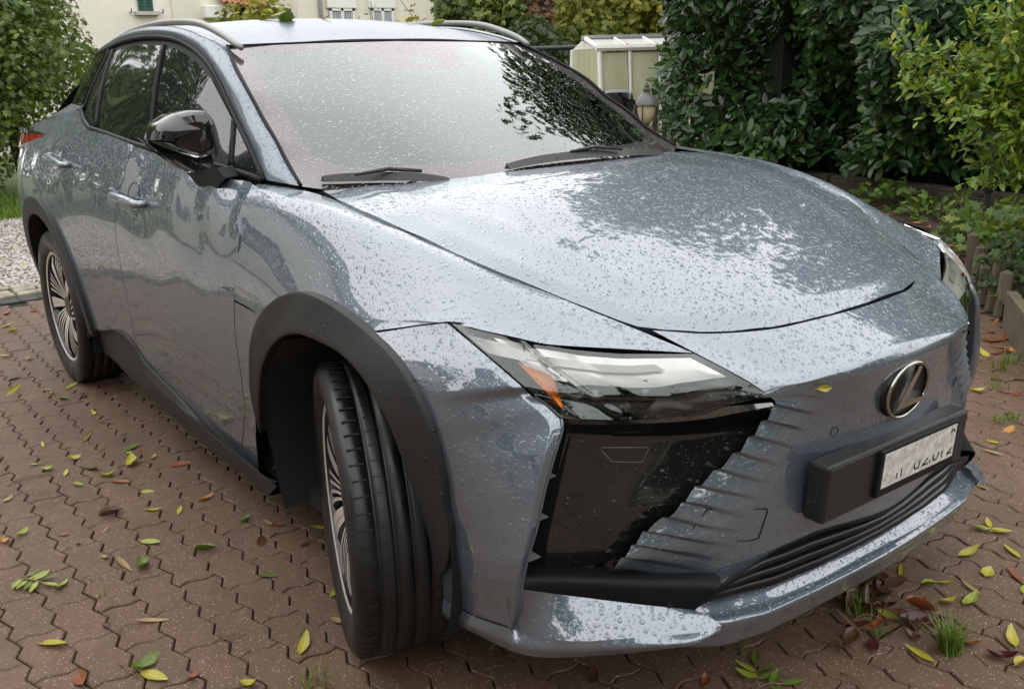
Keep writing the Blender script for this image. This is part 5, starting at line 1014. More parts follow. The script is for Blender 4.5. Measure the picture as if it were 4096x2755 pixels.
# ---- planting bed on the right -------------------------------------------------------
SOIL = M('bed_soil', (.045, .03, .02), .95); b = NB(SOIL); b.l(b.ramp(b.noise(b.coord(), 6, 6, .7), [(.35, (.028, .018, .012)), (.6, (.075, .045, .028)), (.75, (.14, .075, .04))]), b.b.inputs['Base Color']); b.l(b.bump(b.noise(b.coord(), 25, 6), .05), b.b.inputs['Normal'])
bed_edge = [(.62, 2.0), (.12, 2.62), (-.28, 3.2), (-.66, 3.70), (-.98, 4.15), (-1.9, 5.2), (-3.0, 5.9), (-4.2, 6.3), (-8, 6.9)]
m = MB(); V = [(x, y, .10) for x, y in bed_edge] + [(x + 4, y + 6, .14) for x, y in bed_edge]; k = len(bed_edge); m.add(V, [(i, i + 1, k + i + 1, k + i) for i in range(k - 1)]); tag(m.build('planting_bed', SOIL), kind='structure')
WOODM = M('weathered_wood', (.19, .15, .10), .85); b = NB(WOODM); b.l(b.ramp(b.noise(b.coord(scale=(6, 6, 1)), 5, 6, .65), [(.3, (.06, .046, .03)), (.55, (.13, .10, .065)), (.75, (.075, .085, .035))]), b.b.inputs['Base Color']); b.l(b.bump(b.noise(b.coord(scale=(10, 10, 1.5)), 9, 5), .01), b.b.inputs['Normal'])
# plank edging of the bed: boards on edge
pe = empty('bed_edging', (-.28, 3.2, 0), 'weathered wooden board edging along the planting bed, moss on its top', 'edging')
for (x0, y0), (x1, y1) in (((.62, 2.0), (.12, 2.62)), ((.12, 2.62), (-.28, 3.2))):
    d = np.array((x1 - x0, y1 - y0)); l = np.linalg.norm(d); m = MB(); m.box((0, 0, 0), (l - .01, .055, .22)); o = m.build('board', WOODM, pe); o.location = ((x0 + x1) / 2 + .28, (y0 + y1) / 2 - 3.2, .10); o.rotation_euler = (0, 0, math.atan2(d[1], d[0])); bevel(o, .006)
st_ = empty('stake_row', (-.8, 3.9, 0), 'row of short split wooden stakes edging the planting bed', 'edging')
for i, (x, y) in enumerate([(-.42, 3.42), (-.52, 3.52), (-.62, 3.64), (-.72, 3.76), (-.80, 3.86), (-.90, 4.02), (-.98, 4.14)]):
    h_ = random.uniform(.22, .34); m = MB(); m.tube([(0, 0, 0), (0, 0, h_ * .95), (.01, .005, h_)], [.040, .036, .012], 8); o = m.build('stake', WOODM, st_, False); o.location = (x + .8, y - 3.9, 0); o.rotation_euler = (random.uniform(-.08, .08), random.uniform(-.08, .08), random.uniform(0, 6))
OLDW = M('old_dark_wood', (.035, .026, .017), .9); b = NB(OLDW); b.l(b.ramp(b.noise(b.coord(scale=(2, 8, 8)), 4, 6), [(.3, (.018, .013, .009)), (.6, (.05, .038, .024)), (.75, (.03, .036, .014))]), b.b.inputs['Base Color']); b.l(b.bump(b.noise(b.coord(scale=(2, 10, 10)), 6, 5), .02), b.b.inputs['Normal'])
sl_ = empty('sleeper_edging', (-2.5, 6.35, 0), 'dark old timber sleepers lying along the back of the bed below the laurel', 'edging')
for x, y, l, a in ((-1.75, 6.30, 1.25, R(-2)), (-3.0, 6.45, 1.2, R(-6)), (-4.3, 6.65, 1.3, R(-8))):
    m = MB(); m.box((0, 0, 0), (l, .16, .20)); o = m.build('sleeper', OLDW, sl_); o.location = (x + 2.5, y - 6.35, .18); o.rotation_euler = (0, 0, a); bevel(o, .012)

# laurel hedge ---------------------------------------------------------------------------
LAUR = leafmat('laurel_leaf', [(0, (.009, .026, .008)), (.45, (.023, .060, .014)), (.8, (.055, .12, .025)), (1, (.12, .19, .035))], .26, .12, .40)
np.random.seed(21)
lroot = empty('laurel_hedge', (-2.2, 7.0, 0), 'tall dark green cherry laurel hedge with large glossy leaves behind the bonnet', 'hedge')
def laurel_front(n, seed):
    rs = np.random.RandomState(seed); x = rs.uniform(-5.6, 1.6, n); z = rs.uniform(.42, 3.6, n)
    bul = .40 * np.sin(x * 2.1 + 1) + .30 * np.sin(z * 3.1 + x * 1.3) + .22 * np.sin(x * 5.3 - z * 2.7)
    xe = -5.45 + .42 * np.clip(1.25 - z, -.3, 1.2); edge = np.clip((x - xe) / .6, 0, 1) ** .5
    y = 6.25 - .75 * np.clip((-3.6 - x) / 1.2, 0, 1) - bul * edge + (1 - edge) * .8 + np.abs(rs.normal(0, .16, n)) + np.clip(.5 - z, 0, 1) * .35
    k_ = x > xe - .05 + rs.normal(0, .08, n); return np.stack([x, y, z], 1)[k_]
P = np.concatenate([laurel_front(17000, 2), laurel_front(9000, 12) + np.array((.05, .30, 0))]); n = len(P); rs = np.random.RandomState(4)
Zn = unit(np.array((.15, -.75, .55)) + rs.normal(0, .42, (n, 3))); X = unit(np.cross(Zn, rs.normal(size=(n, 3))) * 1.0 + np.array((0, -.35, -.22)))
tone = np.clip(rs.beta(1.6, 2.6, n) + .12 * np.sin(P[:, 0] * 3 + P[:, 2] * 4), 0, 1); size = rs.uniform(.10, .165, n)
vis = np.array([(lambda u: (0 < u[0][0] < 1 and 0 < u[0][1] < .60))(project(p)) for p in P]); 
order = np.where(vis)[0]; order = order[np.argsort(P[order, 1])][:300]; rest = np.ones(n, bool); rest[order] = False
loc = np.array((-2.2, 7.0, 0))
o = link('foliage', scatter_mesh('foliage', 'laurel', P[rest] - loc, X[rest], Zn[rest], size[rest], LAUR, tone[rest]), lroot); tag(o, kind='stuff')
LM = [scatter_mesh('leaf', 'laurel', np.zeros((1, 3)), np.array([(1., 0, 0)]), np.array([(0, 0, 1.)]), np.ones(1), LAUR, np.array([t])) for t in (.15, .3, .45, .6, .8)]
for i in order:
    o = D.objects.new('leaf', LM[min(4, int(tone[i] * 5))]); C.objects.link(o); o.parent = lroot; o.location = P[i] - loc
    x_ = Vector(X[i]); z_ = Vector(Zn[i]); y_ = z_.cross(x_).normalized(); z_ = x_.cross(y_).normalized(); o.rotation_euler = Matrix((x_, y_, z_)).transposed().to_euler(); o.scale = (size[i],) * 3
core = M('hedge_shade', (.006, .010, .005), 1); m = MB(); rs = np.random.RandomState(6)
m.box((-1.6 + 2.2, 7.45 - 7.0, 1.75), (6.6, .4, 3.4)); m.box((-4.75 + 2.2, 6.75 - 7.0, 1.75), (.9, .5, 3.3)); cr_ = m.build('shade_core', core, lroot)  # near-black boxes added for the shade deep inside the hedge
for i in range(26): 
    m = MB() if i == 0 else m; x = rs.uniform(-5, 1.4); m.tube([(x + 2.2, -.1, 0), (x + 2.2 + rs.normal(0, .2), -.2, 1.2), (x + 2.2 + rs.normal(0, .4), -.3, 2.6)], [.03, .02, .008], 6)
m.build('stem', BARK, lroot, True)

# light green shrub at the right edge ------------------------------------------------------
SHR = leafmat('shrub_leaf', [(0, (.055, .12, .012)), (.5, (.12, .22, .02)), (.85, (.22, .32, .03)), (1, (.42, .40, .05))], .38, .35)
np.random.seed(31); rs = np.random.RandomState(31); sroot = empty('light_green_shrub', (.35, 4.1, .1), 'bright yellow green privet like shrub at the right edge, one long branch reaching left', 'shrub')
sl0 = np.array((.35, 4.1, .1))
stems = []
for i in range(22):
    a = rs.uniform(0, 6.28); r_ = rs.uniform(.2, 1.0); tip = np.array((.22 + r_ * .50 * math.cos(a), 3.9 + r_ * .5 * math.sin(a), rs.uniform(.95, 2.4))); stems.append(cr([(.35, 4.1, .1), (.35 * .5 + tip[0] * .5 + rs.normal(0, .1), 4.1 * .5 + tip[1] * .5, tip[2] * .55), tip], 14))
for tip in ((-1.28, 3.62, 1.45), (-.95, 3.60, 1.28), (-.70, 3.55, 1.22)):
    stems.append(cr([(.35, 4.1, .1), (-.10, 3.75, tip[2] * .72), tip], 16))
P = []; X = []; m = MB()
for s_ in stems:
    m.tube(s_ - sl0, np.linspace(.014, .003, len(s_)), 5)
    for j in range(8, len(s_)):
        for q in range(3):
            d0 = unit(rs.normal(size=3) + (0, -.2, .5)); l = rs.uniform(.08, .26); a_ = s_[j] + 0; m.tube([a_ - sl0, a_ + d0 * l - sl0], [.003, .0015], 4)
            for w_ in np.linspace(.1, 1, 26): P.append(a_ + d0 * l * w_ + rs.normal(0, .012, 3)); X.append(unit(d0 * .8 + rs.normal(0, .6, 3)))
for c_, r_, k_ in zip([(-0.6226, 3.65, 1.5131), (-0.5895, 3.65, 1.3512), (-0.6299, 3.65, 1.2128), (-0.5561, 3.65, 1.1374), (-0.619, 3.65, 1.0201), (-0.5318, 3.65, 0.9459), (-0.546, 3.65, 0.8016), (-0.721, 3.65, 1.0953), (-0.8345, 3.65, 1.1324), (-0.9669, 3.65, 1.1838), (-1.1192, 3.65, 1.2437), (-1.2644, 3.65, 1.3331), (-0.7296, 3.65, 1.2765), (-0.789, 3.65, 1.2118), (-0.6096, 3.65, 1.6588), (-0.4972, 3.65, 0.7242)], (.16, .18, .18, .18, .16, .18, .15, .10, .09, .09, .08, .06, .09, .08, .18, .15), (420, 420, 420, 420, 330, 420, 300, 230, 170, 150, 110, 50, 200, 180, 420, 240)):
    for _ in range(k_ // 11):
        a_ = np.array(c_) + rs.normal(0, .55, 3) * r_ * (1, 1.3, 1); d0 = unit(rs.normal(size=3) * .7 + (-.3, -.3, .5)); l = rs.uniform(.08, .16); m.tube([a_ - sl0, a_ + d0 * l - sl0], [.0028, .0012], 4)
        for w_ in np.linspace(.05, 1, 8): P.append(a_ + d0 * l * w_ + rs.normal(0, .008, 3)); X.append(unit(d0 * .7 + rs.normal(0, .6, 3)))
P = np.array(P); X = np.array(X); n = len(P); Zn = unit(np.array((.2, -.45, .8)) + rs.normal(0, .5, (n, 3))); tone = np.clip(rs.beta(2.2, 2, n) + .15 * (P[:, 2] - 1), 0, 1); size = rs.uniform(.040, .068, n)
vis = np.array([(lambda u: (0 < u[0][0] < 1 and 0 < u[0][1] < .4))(project(p)) for p in P]); order = np.where(vis)[0]; order = order[np.argsort(-size[order])][:300]; rest = np.ones(n, bool); rest[order] = False
o = link('foliage', scatter_mesh('foliage', 'small', P[rest] - sl0, X[rest], Zn[rest], size[rest], SHR, tone[rest]), sroot); tag(o, kind='stuff'); m.build('branch', BARK, sroot, True)
SM = [scatter_mesh('leaf', 'small', np.zeros((1, 3)), np.array([(1., 0, 0)]), np.array([(0, 0, 1.)]), np.ones(1), SHR, np.array([t])) for t in (.2, .4, .6, .8, 1.0)]
for i in order:
    o = D.objects.new('leaf', SM[min(4, int(tone[i] * 5))]); C.objects.link(o); o.parent = sroot; o.location = P[i] - sl0
    x_ = Vector(X[i]); z_ = Vector(Zn[i]); y_ = z_.cross(x_).normalized(); z_ = x_.cross(y_).normalized(); o.rotation_euler = Matrix((x_, y_, z_)).transposed().to_euler(); o.scale = (size[i],) * 3
print('shrub leaves', n)

# low plants of the bed -----------------------------------------------------------------
LOW = leafmat('ground_plant_leaf', [(0, (.035, .075, .012)), (.5, (.08, .15, .022)), (.85, (.14, .22, .035)), (1, (.30, .26, .06))], .45, .3)
FERN = leafmat('needle_leaf', [(0, (.02, .045, .014)), (.6, (.045, .09, .028)), (1, (.09, .14, .04))], .5, .2)
HOST = leafmat('pale_leaf', [(0, (.12, .2, .07)), (1, (.30, .38, .22))], .3, .3)
def low_plant(name, c, rad, n, size, mat, kind, seed, label, cat='plant', group=None, up=.6):
    rs = np.random.RandomState(seed); root = empty(name, c, label, cat, group); np.random.seed(seed)
    d = unit(rs.normal(size=(n, 3))); d[:, 2] = np.abs(d[:, 2]); r_ = rs.uniform(.25, 1, n)[:, None] ** .5; P = d * r_ * np.array(rad)
    P *= (1 + .25 * np.sin(P[:, :1] * 19) * np.cos(P[:, 1:2] * 17)); Zn = unit(np.array((.1, -.35, up)) + d * .4 + rs.normal(0, .4, (n, 3))); X = unit(d * (1, 1, .4) + rs.normal(0, .5, (n, 3)))
    link('foliage', scatter_mesh('foliage', kind, P, X, Zn, size * rs.uniform(.6, 1.3, n), mat, np.clip(rs.beta(2, 2, n), 0, 1)), root)
    m = MB()
    for i in range(0, n, max(1, n // 14)): m.tube([(0, 0, 0), P[i] * (.5, .5, .6), P[i]], [.006, .004, .002], 4)
    m.build('stem', BARK, root, True); return root
spots = [((-.35, 3.75, .1), (.42, .36, .34), 1500, .035, FERN, 'spray', 'dense dark green dwarf conifer cushion beside the board edging'),
 ((-.85, 4.6, .1), (.40, .4, .34), 420, .085, LOW, 'maple', 'leafy green ground plant behind the stakes, reddish tips'),
 ((-.15, 4.3, .1), (.36, .3, .34), 300, .13, HOST, 'laurel', 'large pale leaved plant with whitish broad leaves in the bed'),
 ((.15, 3.55, .1), (.34, .30, .40), 380, .06, LOW, 'small', 'fresh green small leaved plant between conifer and board'),
 ((-1.25, 4.95, .1), (.36, .3, .26), 420, .07, LOW, 'maple', 'straggly green plant at the bed corner near the lamp post'),
 ((-2.0, 5.75, .1), (.5, .25, .20), 150, .085, LOW, 'laurel', 'low trailing ivy like plant in front of the dark sleeper'),
 ((-1.55, 5.5, .1), (.3, .25, .18), 140, .08, LOW, 'small', 'light green seedling clump under the lamp post'),
 ((-2.7, 6.05, .1), (.4, .2, .24), 130, .085, LOW, 'maple', 'bramble like green plant below the laurel hedge'),
 ((-1.0, 5.9, .1), (.5, .3, .22), 200, .075, LOW, 'small', 'mid green leafy plant behind the black lamp post'),
 ((.3, 4.5, .1), (.5, .4, .32), 400, .07, LOW, 'spray', 'tangled green plant at the far right of the bed')]
for i, (c, rad, n, sz, mt, kd, lb) in enumerate(spots): low_plant('bed_plant', c, rad, n, sz, mt, kd, 40 + i, lb)

# ---- lanterns -----------------------------------------------------------------------------
LMET = M('lamp_metal', (.022, .022, .024), .4); LCAP = M('lamp_cap', (.10, .095, .10), .45); LGL = M('lamp_glass', (.46, .39, .26), .25, 0, sss=.2); VERD = M('mossy_metal', (.07, .085, .05), .8)
def lantern(name, loc, k, hgt, label):
    r_ = empty(name, loc, label, 'garden lamp', 'black garden lanterns')
    m = MB(); m.lathe([(.13, -.02), (.125, .0), (.105, .045), (.075, .075), (.04, .09), (.035, .11), (0, .115)], 28); o = m.build('cap', LCAP, r_, True); o.location = (0, 0, hgt); o.scale = (k,) * 3
    m = MB(); m.lathe([(.034, .10), (.036, .125), (.045, .13), (.028, .15), (.022, .165), (.030, .175), (.012, .19), (.012, .205), (0, .215)], 20); o = m.build('finial', VERD, r_, True); o.location = (0, 0, hgt); o.scale = (k,) * 3
    m = MB(); m.lathe([(.095, -.02), (.098, -.07), (.088, -.13), (.06, -.19), (.03, -.215), (0, -.22)], 28); o = m.build('glass_bowl', LGL, r_, True); o.location = (0, 0, hgt); o.scale = (k,) * 3
    for a in range(4):
        m = MB(); t = a * math.pi / 2 + .4; P = [(.118, -.02), (.122, -.10), (.105, -.19), (.06, -.25), (.03, -.262)]; m.tube([(x * math.cos(t), x * math.sin(t), z) for x, z in cr([(p[0], p[1]) for p in P], 12)], .007, 6); o = m.build('bracket', LMET, r_, True); o.location = (0, 0, hgt); o.scale = (k,) * 3
    m = MB(); m.lathe([(.035, -.255), (.05, -.275), (.03, -.30)], 20); m.lathe([(.03, -.30), (.026, -.45), (.026, -hgt / k)], 16); m.lathe([(.045, -hgt / k + .42), (.045, -hgt / k + .36), (.028, -hgt / k + .33)], 16); m.lathe([(.06, -hgt / k + .03), (.06, -hgt / k)], 16); o = m.build('post', LMET, r_, True); o.location = (0, 0, hgt); o.scale = (k,) * 3
lantern('garden_lantern', [(-4.7478, 5, 0.2412)][0][:2] + (0,) if False else (-4.79, 5.03, 0), .92, 1.03, 'black garden lantern with a pale bowl in front of the picket fence')
lantern('garden_lantern', (-1.42, 5.18, .12), .92, 1.10, 'black garden lantern half hidden behind the light green shrub')

# ---- picket fence ----------------------------------------------------------------------------
PICK = M('brown_fence_wood', (.055, .035, .024), .8); b = NB(PICK); b.l(b.ramp(b.noise(b.coord(scale=(4, 4, .6)), 8, 5), [(.3, (.035, .022, .016)), (.7, (.085, .055, .038))]), b.b.inputs['Base Color'])
fdir = unit(np.array((.62, .78, 0))); f0 = np.array((-7.1, 5.75, 0)); pf = empty('picket_fence', tuple(f0), 'dark brown wooden picket fence in front of the greenhouse', 'fence'); ang = math.atan2(fdir[1], fdir[0])
for i in range(24):
    m = MB(); h_ = .98 + .02 * math.sin(i * 1.7); m.add([(-.033, -.01, 0), (.033, -.01, 0), (.033, -.01, h_ - .03), (0, -.01, h_), (-.033, -.01, h_ - .03), (-.033, .01, 0), (.033, .01, 0), (.033, .01, h_ - .03), (0, .01, h_), (-.033, .01, h_ - .03)], [(0, 1, 2, 3, 4), (9, 8, 7, 6, 5), (0, 5, 6, 1), (1, 6, 7, 2), (2, 7, 8, 3), (3, 8, 9, 4), (4, 9, 5, 0)])
    o = m.build('picket', PICK, pf); o.location = tuple(fdir * (.115 * i)); o.rotation_euler = (0, 0, ang)
for z in (.25, .78):
    m = MB(); m.box((1.35, .03, z), (2.8, .03, .07)); o = m.build('rail', PICK, pf); o.rotation_euler = (0, 0, ang)

# ---- greenhouse ---------------------------------------------------------------------------------
GHF = M('greenhouse_white', (.74, .72, .67), .55); GHG = M('greenhouse_pane', (.30, .31, .19), .3); b = NB(GHG); b.l(b.ramp(b.noise(b.coord(scale=(2, 2, .5)), 2.5, 4), [(.3, (.34, .36, .20)), (.7, (.52, .52, .36))]), b.b.inputs['Base Color'])
GHR = M('greenhouse_roof_pane', (.62, .62, .58), .2)
vd = unit(np.array((-.707, .707, 0))); ax = np.array((vd[1], -vd[0], 0)) * -1; ax = unit(np.array((.47, .88, 0)))   # along its length, to the right in the picture
nrm = np.array((ax[1], -ax[0], 0))                                                                    # towards the camera
gr0 = CAM * (1, 1, 0) + 14.0 * np.array((math.cos(R(138.0)), math.sin(R(138.0)), 0)); gh = empty('greenhouse', tuple(gr0), 'small white framed greenhouse with cloudy greenish panes behind the fence', 'greenhouse')
GL, ZE, ZR = 4.2, 1.60, 1.73
def gp(u, w_, z): return tuple(ax * u + nrm * w_ + np.array((0, 0, z)))
hw = lambda z: 1.0 - .22 * z / ZE
nb = 10
for i in range(nb):
    u0, u1 = GL * i / nb + .03, GL * (i + 1) / nb - .03
    for z0, z1 in ((.05, ZE - .06),):
        m = MB(); m.add([gp(u0, hw(z0), z0), gp(u1, hw(z0), z0), gp(u1, hw(z1), z1), gp(u0, hw(z1), z1)], [(0, 1, 2, 3)]); m.build('pane', GHG, gh)
    m = MB(); m.add([gp(u0, hw(ZE) + .02, ZE + .02), gp(u1, hw(ZE) + .02, ZE + .02), gp(u1, .05, ZR), gp(u0, .05, ZR)], [(0, 1, 2, 3)]); m.build('roof_pane', GHR, gh)
m = MB(); m.add([gp(0, hw(.05) - .03, .05), gp(0, 0, .05), gp(0, 0, ZE), gp(0, hw(ZE) - .02, ZE)], [(0, 1, 2, 3)]); m.build('pane', GHG, gh)
m = MB(); m.add([gp(0, -hw(.05) + .03, .05), gp(0, 0, .05), gp(0, 0, ZE), gp(0, -hw(ZE) + .02, ZE)], [(0, 1, 2, 3)]); m.build('pane', GHG, gh)
m = MB(); m.add([gp(-.005, hw(ZE), ZE), gp(-.005, -hw(ZE), ZE), gp(-.005, 0, ZR + .02)], [(0, 1, 2)]); m.build('gable', GHF, gh)
for u in [GL * i / nb for i in range(nb + 1)]:
    m = MB(); m.tube([gp(u, hw(0) + .01, 0), gp(u, hw(ZE) + .01, ZE), gp(u, .05, ZR + .01)], .022 if u else .035, 6); m.build('frame_post', GHF, gh)
m = MB(); m.tube([gp(0, -hw(0), 0), gp(0, -hw(ZE), ZE)], .035, 6); m.tube([gp(0, hw(.9), .95), gp(0, -hw(.9), .95)], .018, 6); m.build('frame_post', GHF, gh)
m = MB(); m.tube([gp(-.05, hw(ZE) + .02, ZE), gp(GL, hw(ZE) + .02, ZE)], .045, 6); m.build('eaves_beam', GHF, gh)
m = MB(); m.tube([gp(-.05, 0, ZR + .02), gp(GL, 0, ZR + .02)], .045, 6); m.build('ridge_cap', M('galvanised', (.33, .34, .35), .4, .5), gh)
# green stake with cord and dried stalks in front of the greenhouse
GRN = M('green_plastic', (.03, .19, .10), .5); s0 = np.array((-6.6, 6.75, 0)); sk = empty('plant_stake', tuple(s0), 'thin green plant stakes with a cord and dry brown stalks before the greenhouse', 'plant stake')
m = MB(); m.tube([(0, 0, 0), (.16, .16, 1.32)], .012, 6); m.build('stake', GRN, sk, True); m = MB(); m.tube([(.36, .30, 0), (.17, .17, 1.30)], .010, 6); m.build('stake', GRN, sk, True)
m = MB(); m.tube(cr([(.08, .06, 1.34), (.5, .55, 1.32), (1.0, 1.15, 1.38)], 12), .008, 5); m.build('cord', GRN, sk, True)
DRY = leafmat('dry_leaf', [(0, (.10, .05, .03)), (1, (.30, .17, .10))], .7, .2); rs = np.random.RandomState(9)
P = np.concatenate([rs.normal((.18, .22, .85), (.10, .10, .16), (60, 3)), rs.normal((.65, .70, .95), (.12, .12, .16), (60, 3))]); X = unit(rs.normal(size=(120, 3))); link('dry_leaves', scatter_mesh('dry_leaves', 'maple', P, X, unit(rs.normal(size=(120, 3))), rs.uniform(.03, .06, 120), DRY, rs.rand(120)), sk)
m = MB()
for x, y in ((.2, .22), (.65, .7), (.72, .78)): m.tube(cr([(x - .05, y - .05, 0), (x, y, .6), (x + .02, y + .03, 1.15)], 8), .006, 5)
m.build('stalk', BARK, sk, True)
# dark railing left of the greenhouse
rl = empty('railing', (-9.5, 7.0, 0), 'dark metal rail on posts left of the greenhouse', 'railing'); rp0 = CAM * (1, 1, 0) + 15.5 * np.array((math.cos(R(142.5)), math.sin(R(142.5)), 0)); rl.location = rp0
m = MB(); m.tube([(-.6, -.5, 1.66), (1.3, 1.4, 1.64)], .035, 8); m.build('rail', LMET, rl, True)
for t in (0, .5, 1): m = MB(); m.tube([(-.6 + 1.9 * t, -.5 + 1.9 * t, 0), (-.6 + 1.9 * t, -.5 + 1.9 * t, 1.66)], .03, 8); m.build('post', LMET, rl, True)


# ================================================================= HOUSES AND TREES BEHIND
CREAM = M('render_cream', (.76, .71, .62), .9); b = NB(CREAM); b.l(b.ramp(b.noise(b.coord(scale=(1, 1, .35)), 1.2, 5), [(.3, (.72, .67, .58)), (.7, (.82, .77, .68))]), b.b.inputs['Base Color']); b.l(b.bump(b.noise(b.coord(), 60, 4), .01), b.b.inputs['Normal'])
CREAM2 = M('render_pale', (.55, .51, .42), .9); b = NB(CREAM2); b.l(b.ramp(b.noise(b.coord(scale=(1, 1, .2)), 1.5, 5), [(.3, (.62, .59, .48)), (.7, (.74, .70, .58))]), b.b.inputs['Base Color'])
SHUT = M('shutter_green', (.020, .085, .065), .5); WHITEP = M('white_paint', (.75, .74, .70), .5); TILE = M('roof_tile', (.36, .13, .07), .8); b = NB(TILE); b.l(b.ramp(b.noise(b.coord(), 3, 5), [(.3, (.25, .09, .05)), (.7, (.42, .17, .09))]), b.b.inputs['Base Color'])
DARKG = M('dark_grey_boarding', (.06, .06, .065), .7); WGL = M('house_glass', (.03, .035, .04), .05, 0, spec=.8); CURT = M('curtain', (.30, .32, .33), .9)
SILL = M('sill_stone', (.45, .42, .37), .8)
w1 = [(-19, 2.2657, 2.395), (-19, 4.6194, 2.8891), (-19, 4.9402, 2.8946), (-19, 4.7498, 2.6572), (-19, 5.3203, 2.7028), (-19, 6.5547, 2.7169), (-19, 6.1272, 2.5078), (-19, 5.9432, 2.578), (-19, 6.3612, 2.6018)]
def box_o(name, lo, hi, mat, parent, bv=0):
    m = MB(); c = (np.array(lo) + np.array(hi)) / 2; m.box((0, 0, 0), np.abs(np.array(hi) - np.array(lo))); o = m.build(name, mat, parent); o.location = tuple(c)
    if bv: bevel(o, bv)
    return o
h1 = empty('cream_house', (-19, 4, 0), 'cream rendered house with a closed green louvred shutter window, far left behind the roof', 'house')
o1 = np.array((-19, 4, 0)); y0, yw0, yw1 = w1[0][1] - 3, w1[1][1], w1[2][1]; zs = w1[3][2]; yc = w1[4][1]; ye = w1[5][1]
box_o('wall', (-6, y0 - 4, -.3), (0, yc - 4, 7), CREAM, h1); box_o('wall', (-6, yc - 4, -.3), (.06, ye - 4, 3.1), CREAM2, h1)
wn = box_o('window_sill', (0, yw0 - 4.08, zs - .07), (.16, yw1 - 3.92, zs), SILL, h1)
for k in range(2):
    a = yw0 - 4 + (yw1 - yw0) * k / 2 + .01; e = a + (yw1 - yw0) / 2 - .02
    sh = box_o('shutter', (.012, a, zs + .01), (.05, e, zs + 1.35), SHUT, h1); cc = np.array(sh.location)
    for j in range(22):
        m = MB(); m.box((0, 0, 0), (.035, e - a - .08, .012), Matrix.Rotation(R(35), 3, 'Y')); o = m.build('louvre', SHUT, sh); o.location = (.030, 0, -.62 + j * .057)
for yy_ in (yw0 - 4.16, yw1 - 3.84):
    m = MB(); m.tube([(0, yy_, zs - .02), (.12, yy_, zs - .02), (.12, yy_, zs + .05)], .012, 6); m.build('shutter_hook', LMET, h1)
box_o('awning_box', (.06, w1[7][1] - 4, w1[6][2] + .02), (.30, w1[8][1] - 4 + .2, w1[6][2] + .28), WHITEP, h1, .02)
# lower storey seen through the tree: a white door case and green shutter
w1b = [(-19, 3.5989, 1.9428), (-19, 3.7125, 1.6249), (-19, 3.435, 1.9687), (-19, 3.4809, 1.4348)]
box_o('shutter', (.01, w1b[0][1] - 4, -.1), (.06, w1b[1][1] - 4, w1b[0][2]), SHUT, h1); box_o('door_case', (.0, w1b[2][1] - 4.1, -.2), (.08, w1b[3][1] - 4, w1b[2][2] + .1), WHITEP, h1)
def tiled_roof(parent, p0, p1, up, n_r, n_c, nm='roof'):
    """a roof slope from eaves p0-p1 rising along up, laid with separate rows of tiles"""
    p0, p1, up = (np.array(q, float) for q in (p0, p1, up)); al = p1 - p0; nn = unit(np.cross(al, up)); nn = nn if nn[2] > 0 else -nn
    m = MB(); m.add([p0, p1, p1 + up, p0 + up], [(0, 1, 2, 3)]); rf = m.build(nm, TILE, parent)
    m = MB(); m.add([np.array(q) for q in (al / n_c * -.48, al / n_c * .48, al / n_c * .48 + up / n_r * 1.05 , al / n_c * -.48 + up / n_r * 1.05)] + [al / n_c * 0 + nn * .05, up / n_r * 1.05 + nn * .03], [(0, 4, 5, 3), (4, 1, 2, 5)]); me = mesh('tile', m.v, m.f, TILE)
    for i in range(n_r):
        for j in range(n_c):
            o = D.objects.new('tile', me); C.objects.link(o); o.parent = rf; o.location = tuple(p0 + al * (j + .5) / n_c + up * i / n_r + nn * .03)
    return rf
r1 = [(-18.6, 6.3658, 2.7829), (-18.6, 6.9568, 2.7912)]
tiled_roof(h1, (.5, r1[0][1] - 4 - .1, r1[0][2] + .02), (.5, r1[1][1] - 4 + .4, r1[0][2] - .10), (-1.9, 0, 1.1), 5, 9)
box_o('garage_wall', (-3, ye - 4, -.3), (-.05, r1[1][1] - 4 + .3, r1[0][2] + .15), DARKG, h1)
for i in range(5):
    box_o('board', (-.046, ye - 4 + .02 + i * .30, .0), (-.02, ye - 4 + .30 + i * .30, r1[0][2] - .02), DARKG, h1)
# second house: two windows with roller-shutter boxes
w2 = [(-21, 9.1609, 2.8597), (-21, 10.0116, 2.9297), (-21, 10.7417, 2.6316), (-21, 11.234, 2.9454), (-21, 11.9118, 2.6382), (-21, 10.0056, 3.0198), (-21, 11.2063, 3.0687), (-21, 9.9535, 2.989), (-21, 13.3118, 2.9071)]
h2 = empty('pale_house', (-21, 9, 0), 'pale rendered house with two white framed curtained windows under roller shutter boxes', 'house'); 
box_o('wall', (-7, w2[0][1] - 9, -.3), (0, w2[8][1] - 9, 6.5), CREAM2, h2)
for a, e in ((w2[1], w2[2]), (w2[3], w2[4])):
    ya, yb = a[1] - 9, e[1] - 9; zt = a[2] - .02; box_o('shutter_box', (0, ya - .06, zt), (.09, yb + .06, zt + .27), WHITEP, h2, .01)
    f = box_o('window_frame', (.005, ya, zt - 1.5), (.03, yb, zt - .0), CURT, h2)
    ly = (yb - ya) / 2
    for k in range(2):
        o = box_o('pane', (.008, -ly + k * ly + .06, -.70), (.018, -ly + (k + 1) * ly - .06, .69), WGL, f); 
    for yy_ in (-ly + .035, 0, ly - .035): box_o('frame_bar', (.012, yy_ - .035, -.74), (.05, yy_ + .035, .74), WHITEP, f)
    box_o('frame_bar', (.012, -ly, .68), (.05, ly, .75), WHITEP, f)
    for j in range(9): m = MB(); m.tube([(.016, -ly + .1 + j * (2 * ly - .2) / 8, -.68), (.016, -ly + .1 + j * (2 * ly - .2) / 8, .66)], .03, 6); m.build('curtain_fold', CURT, f, True)
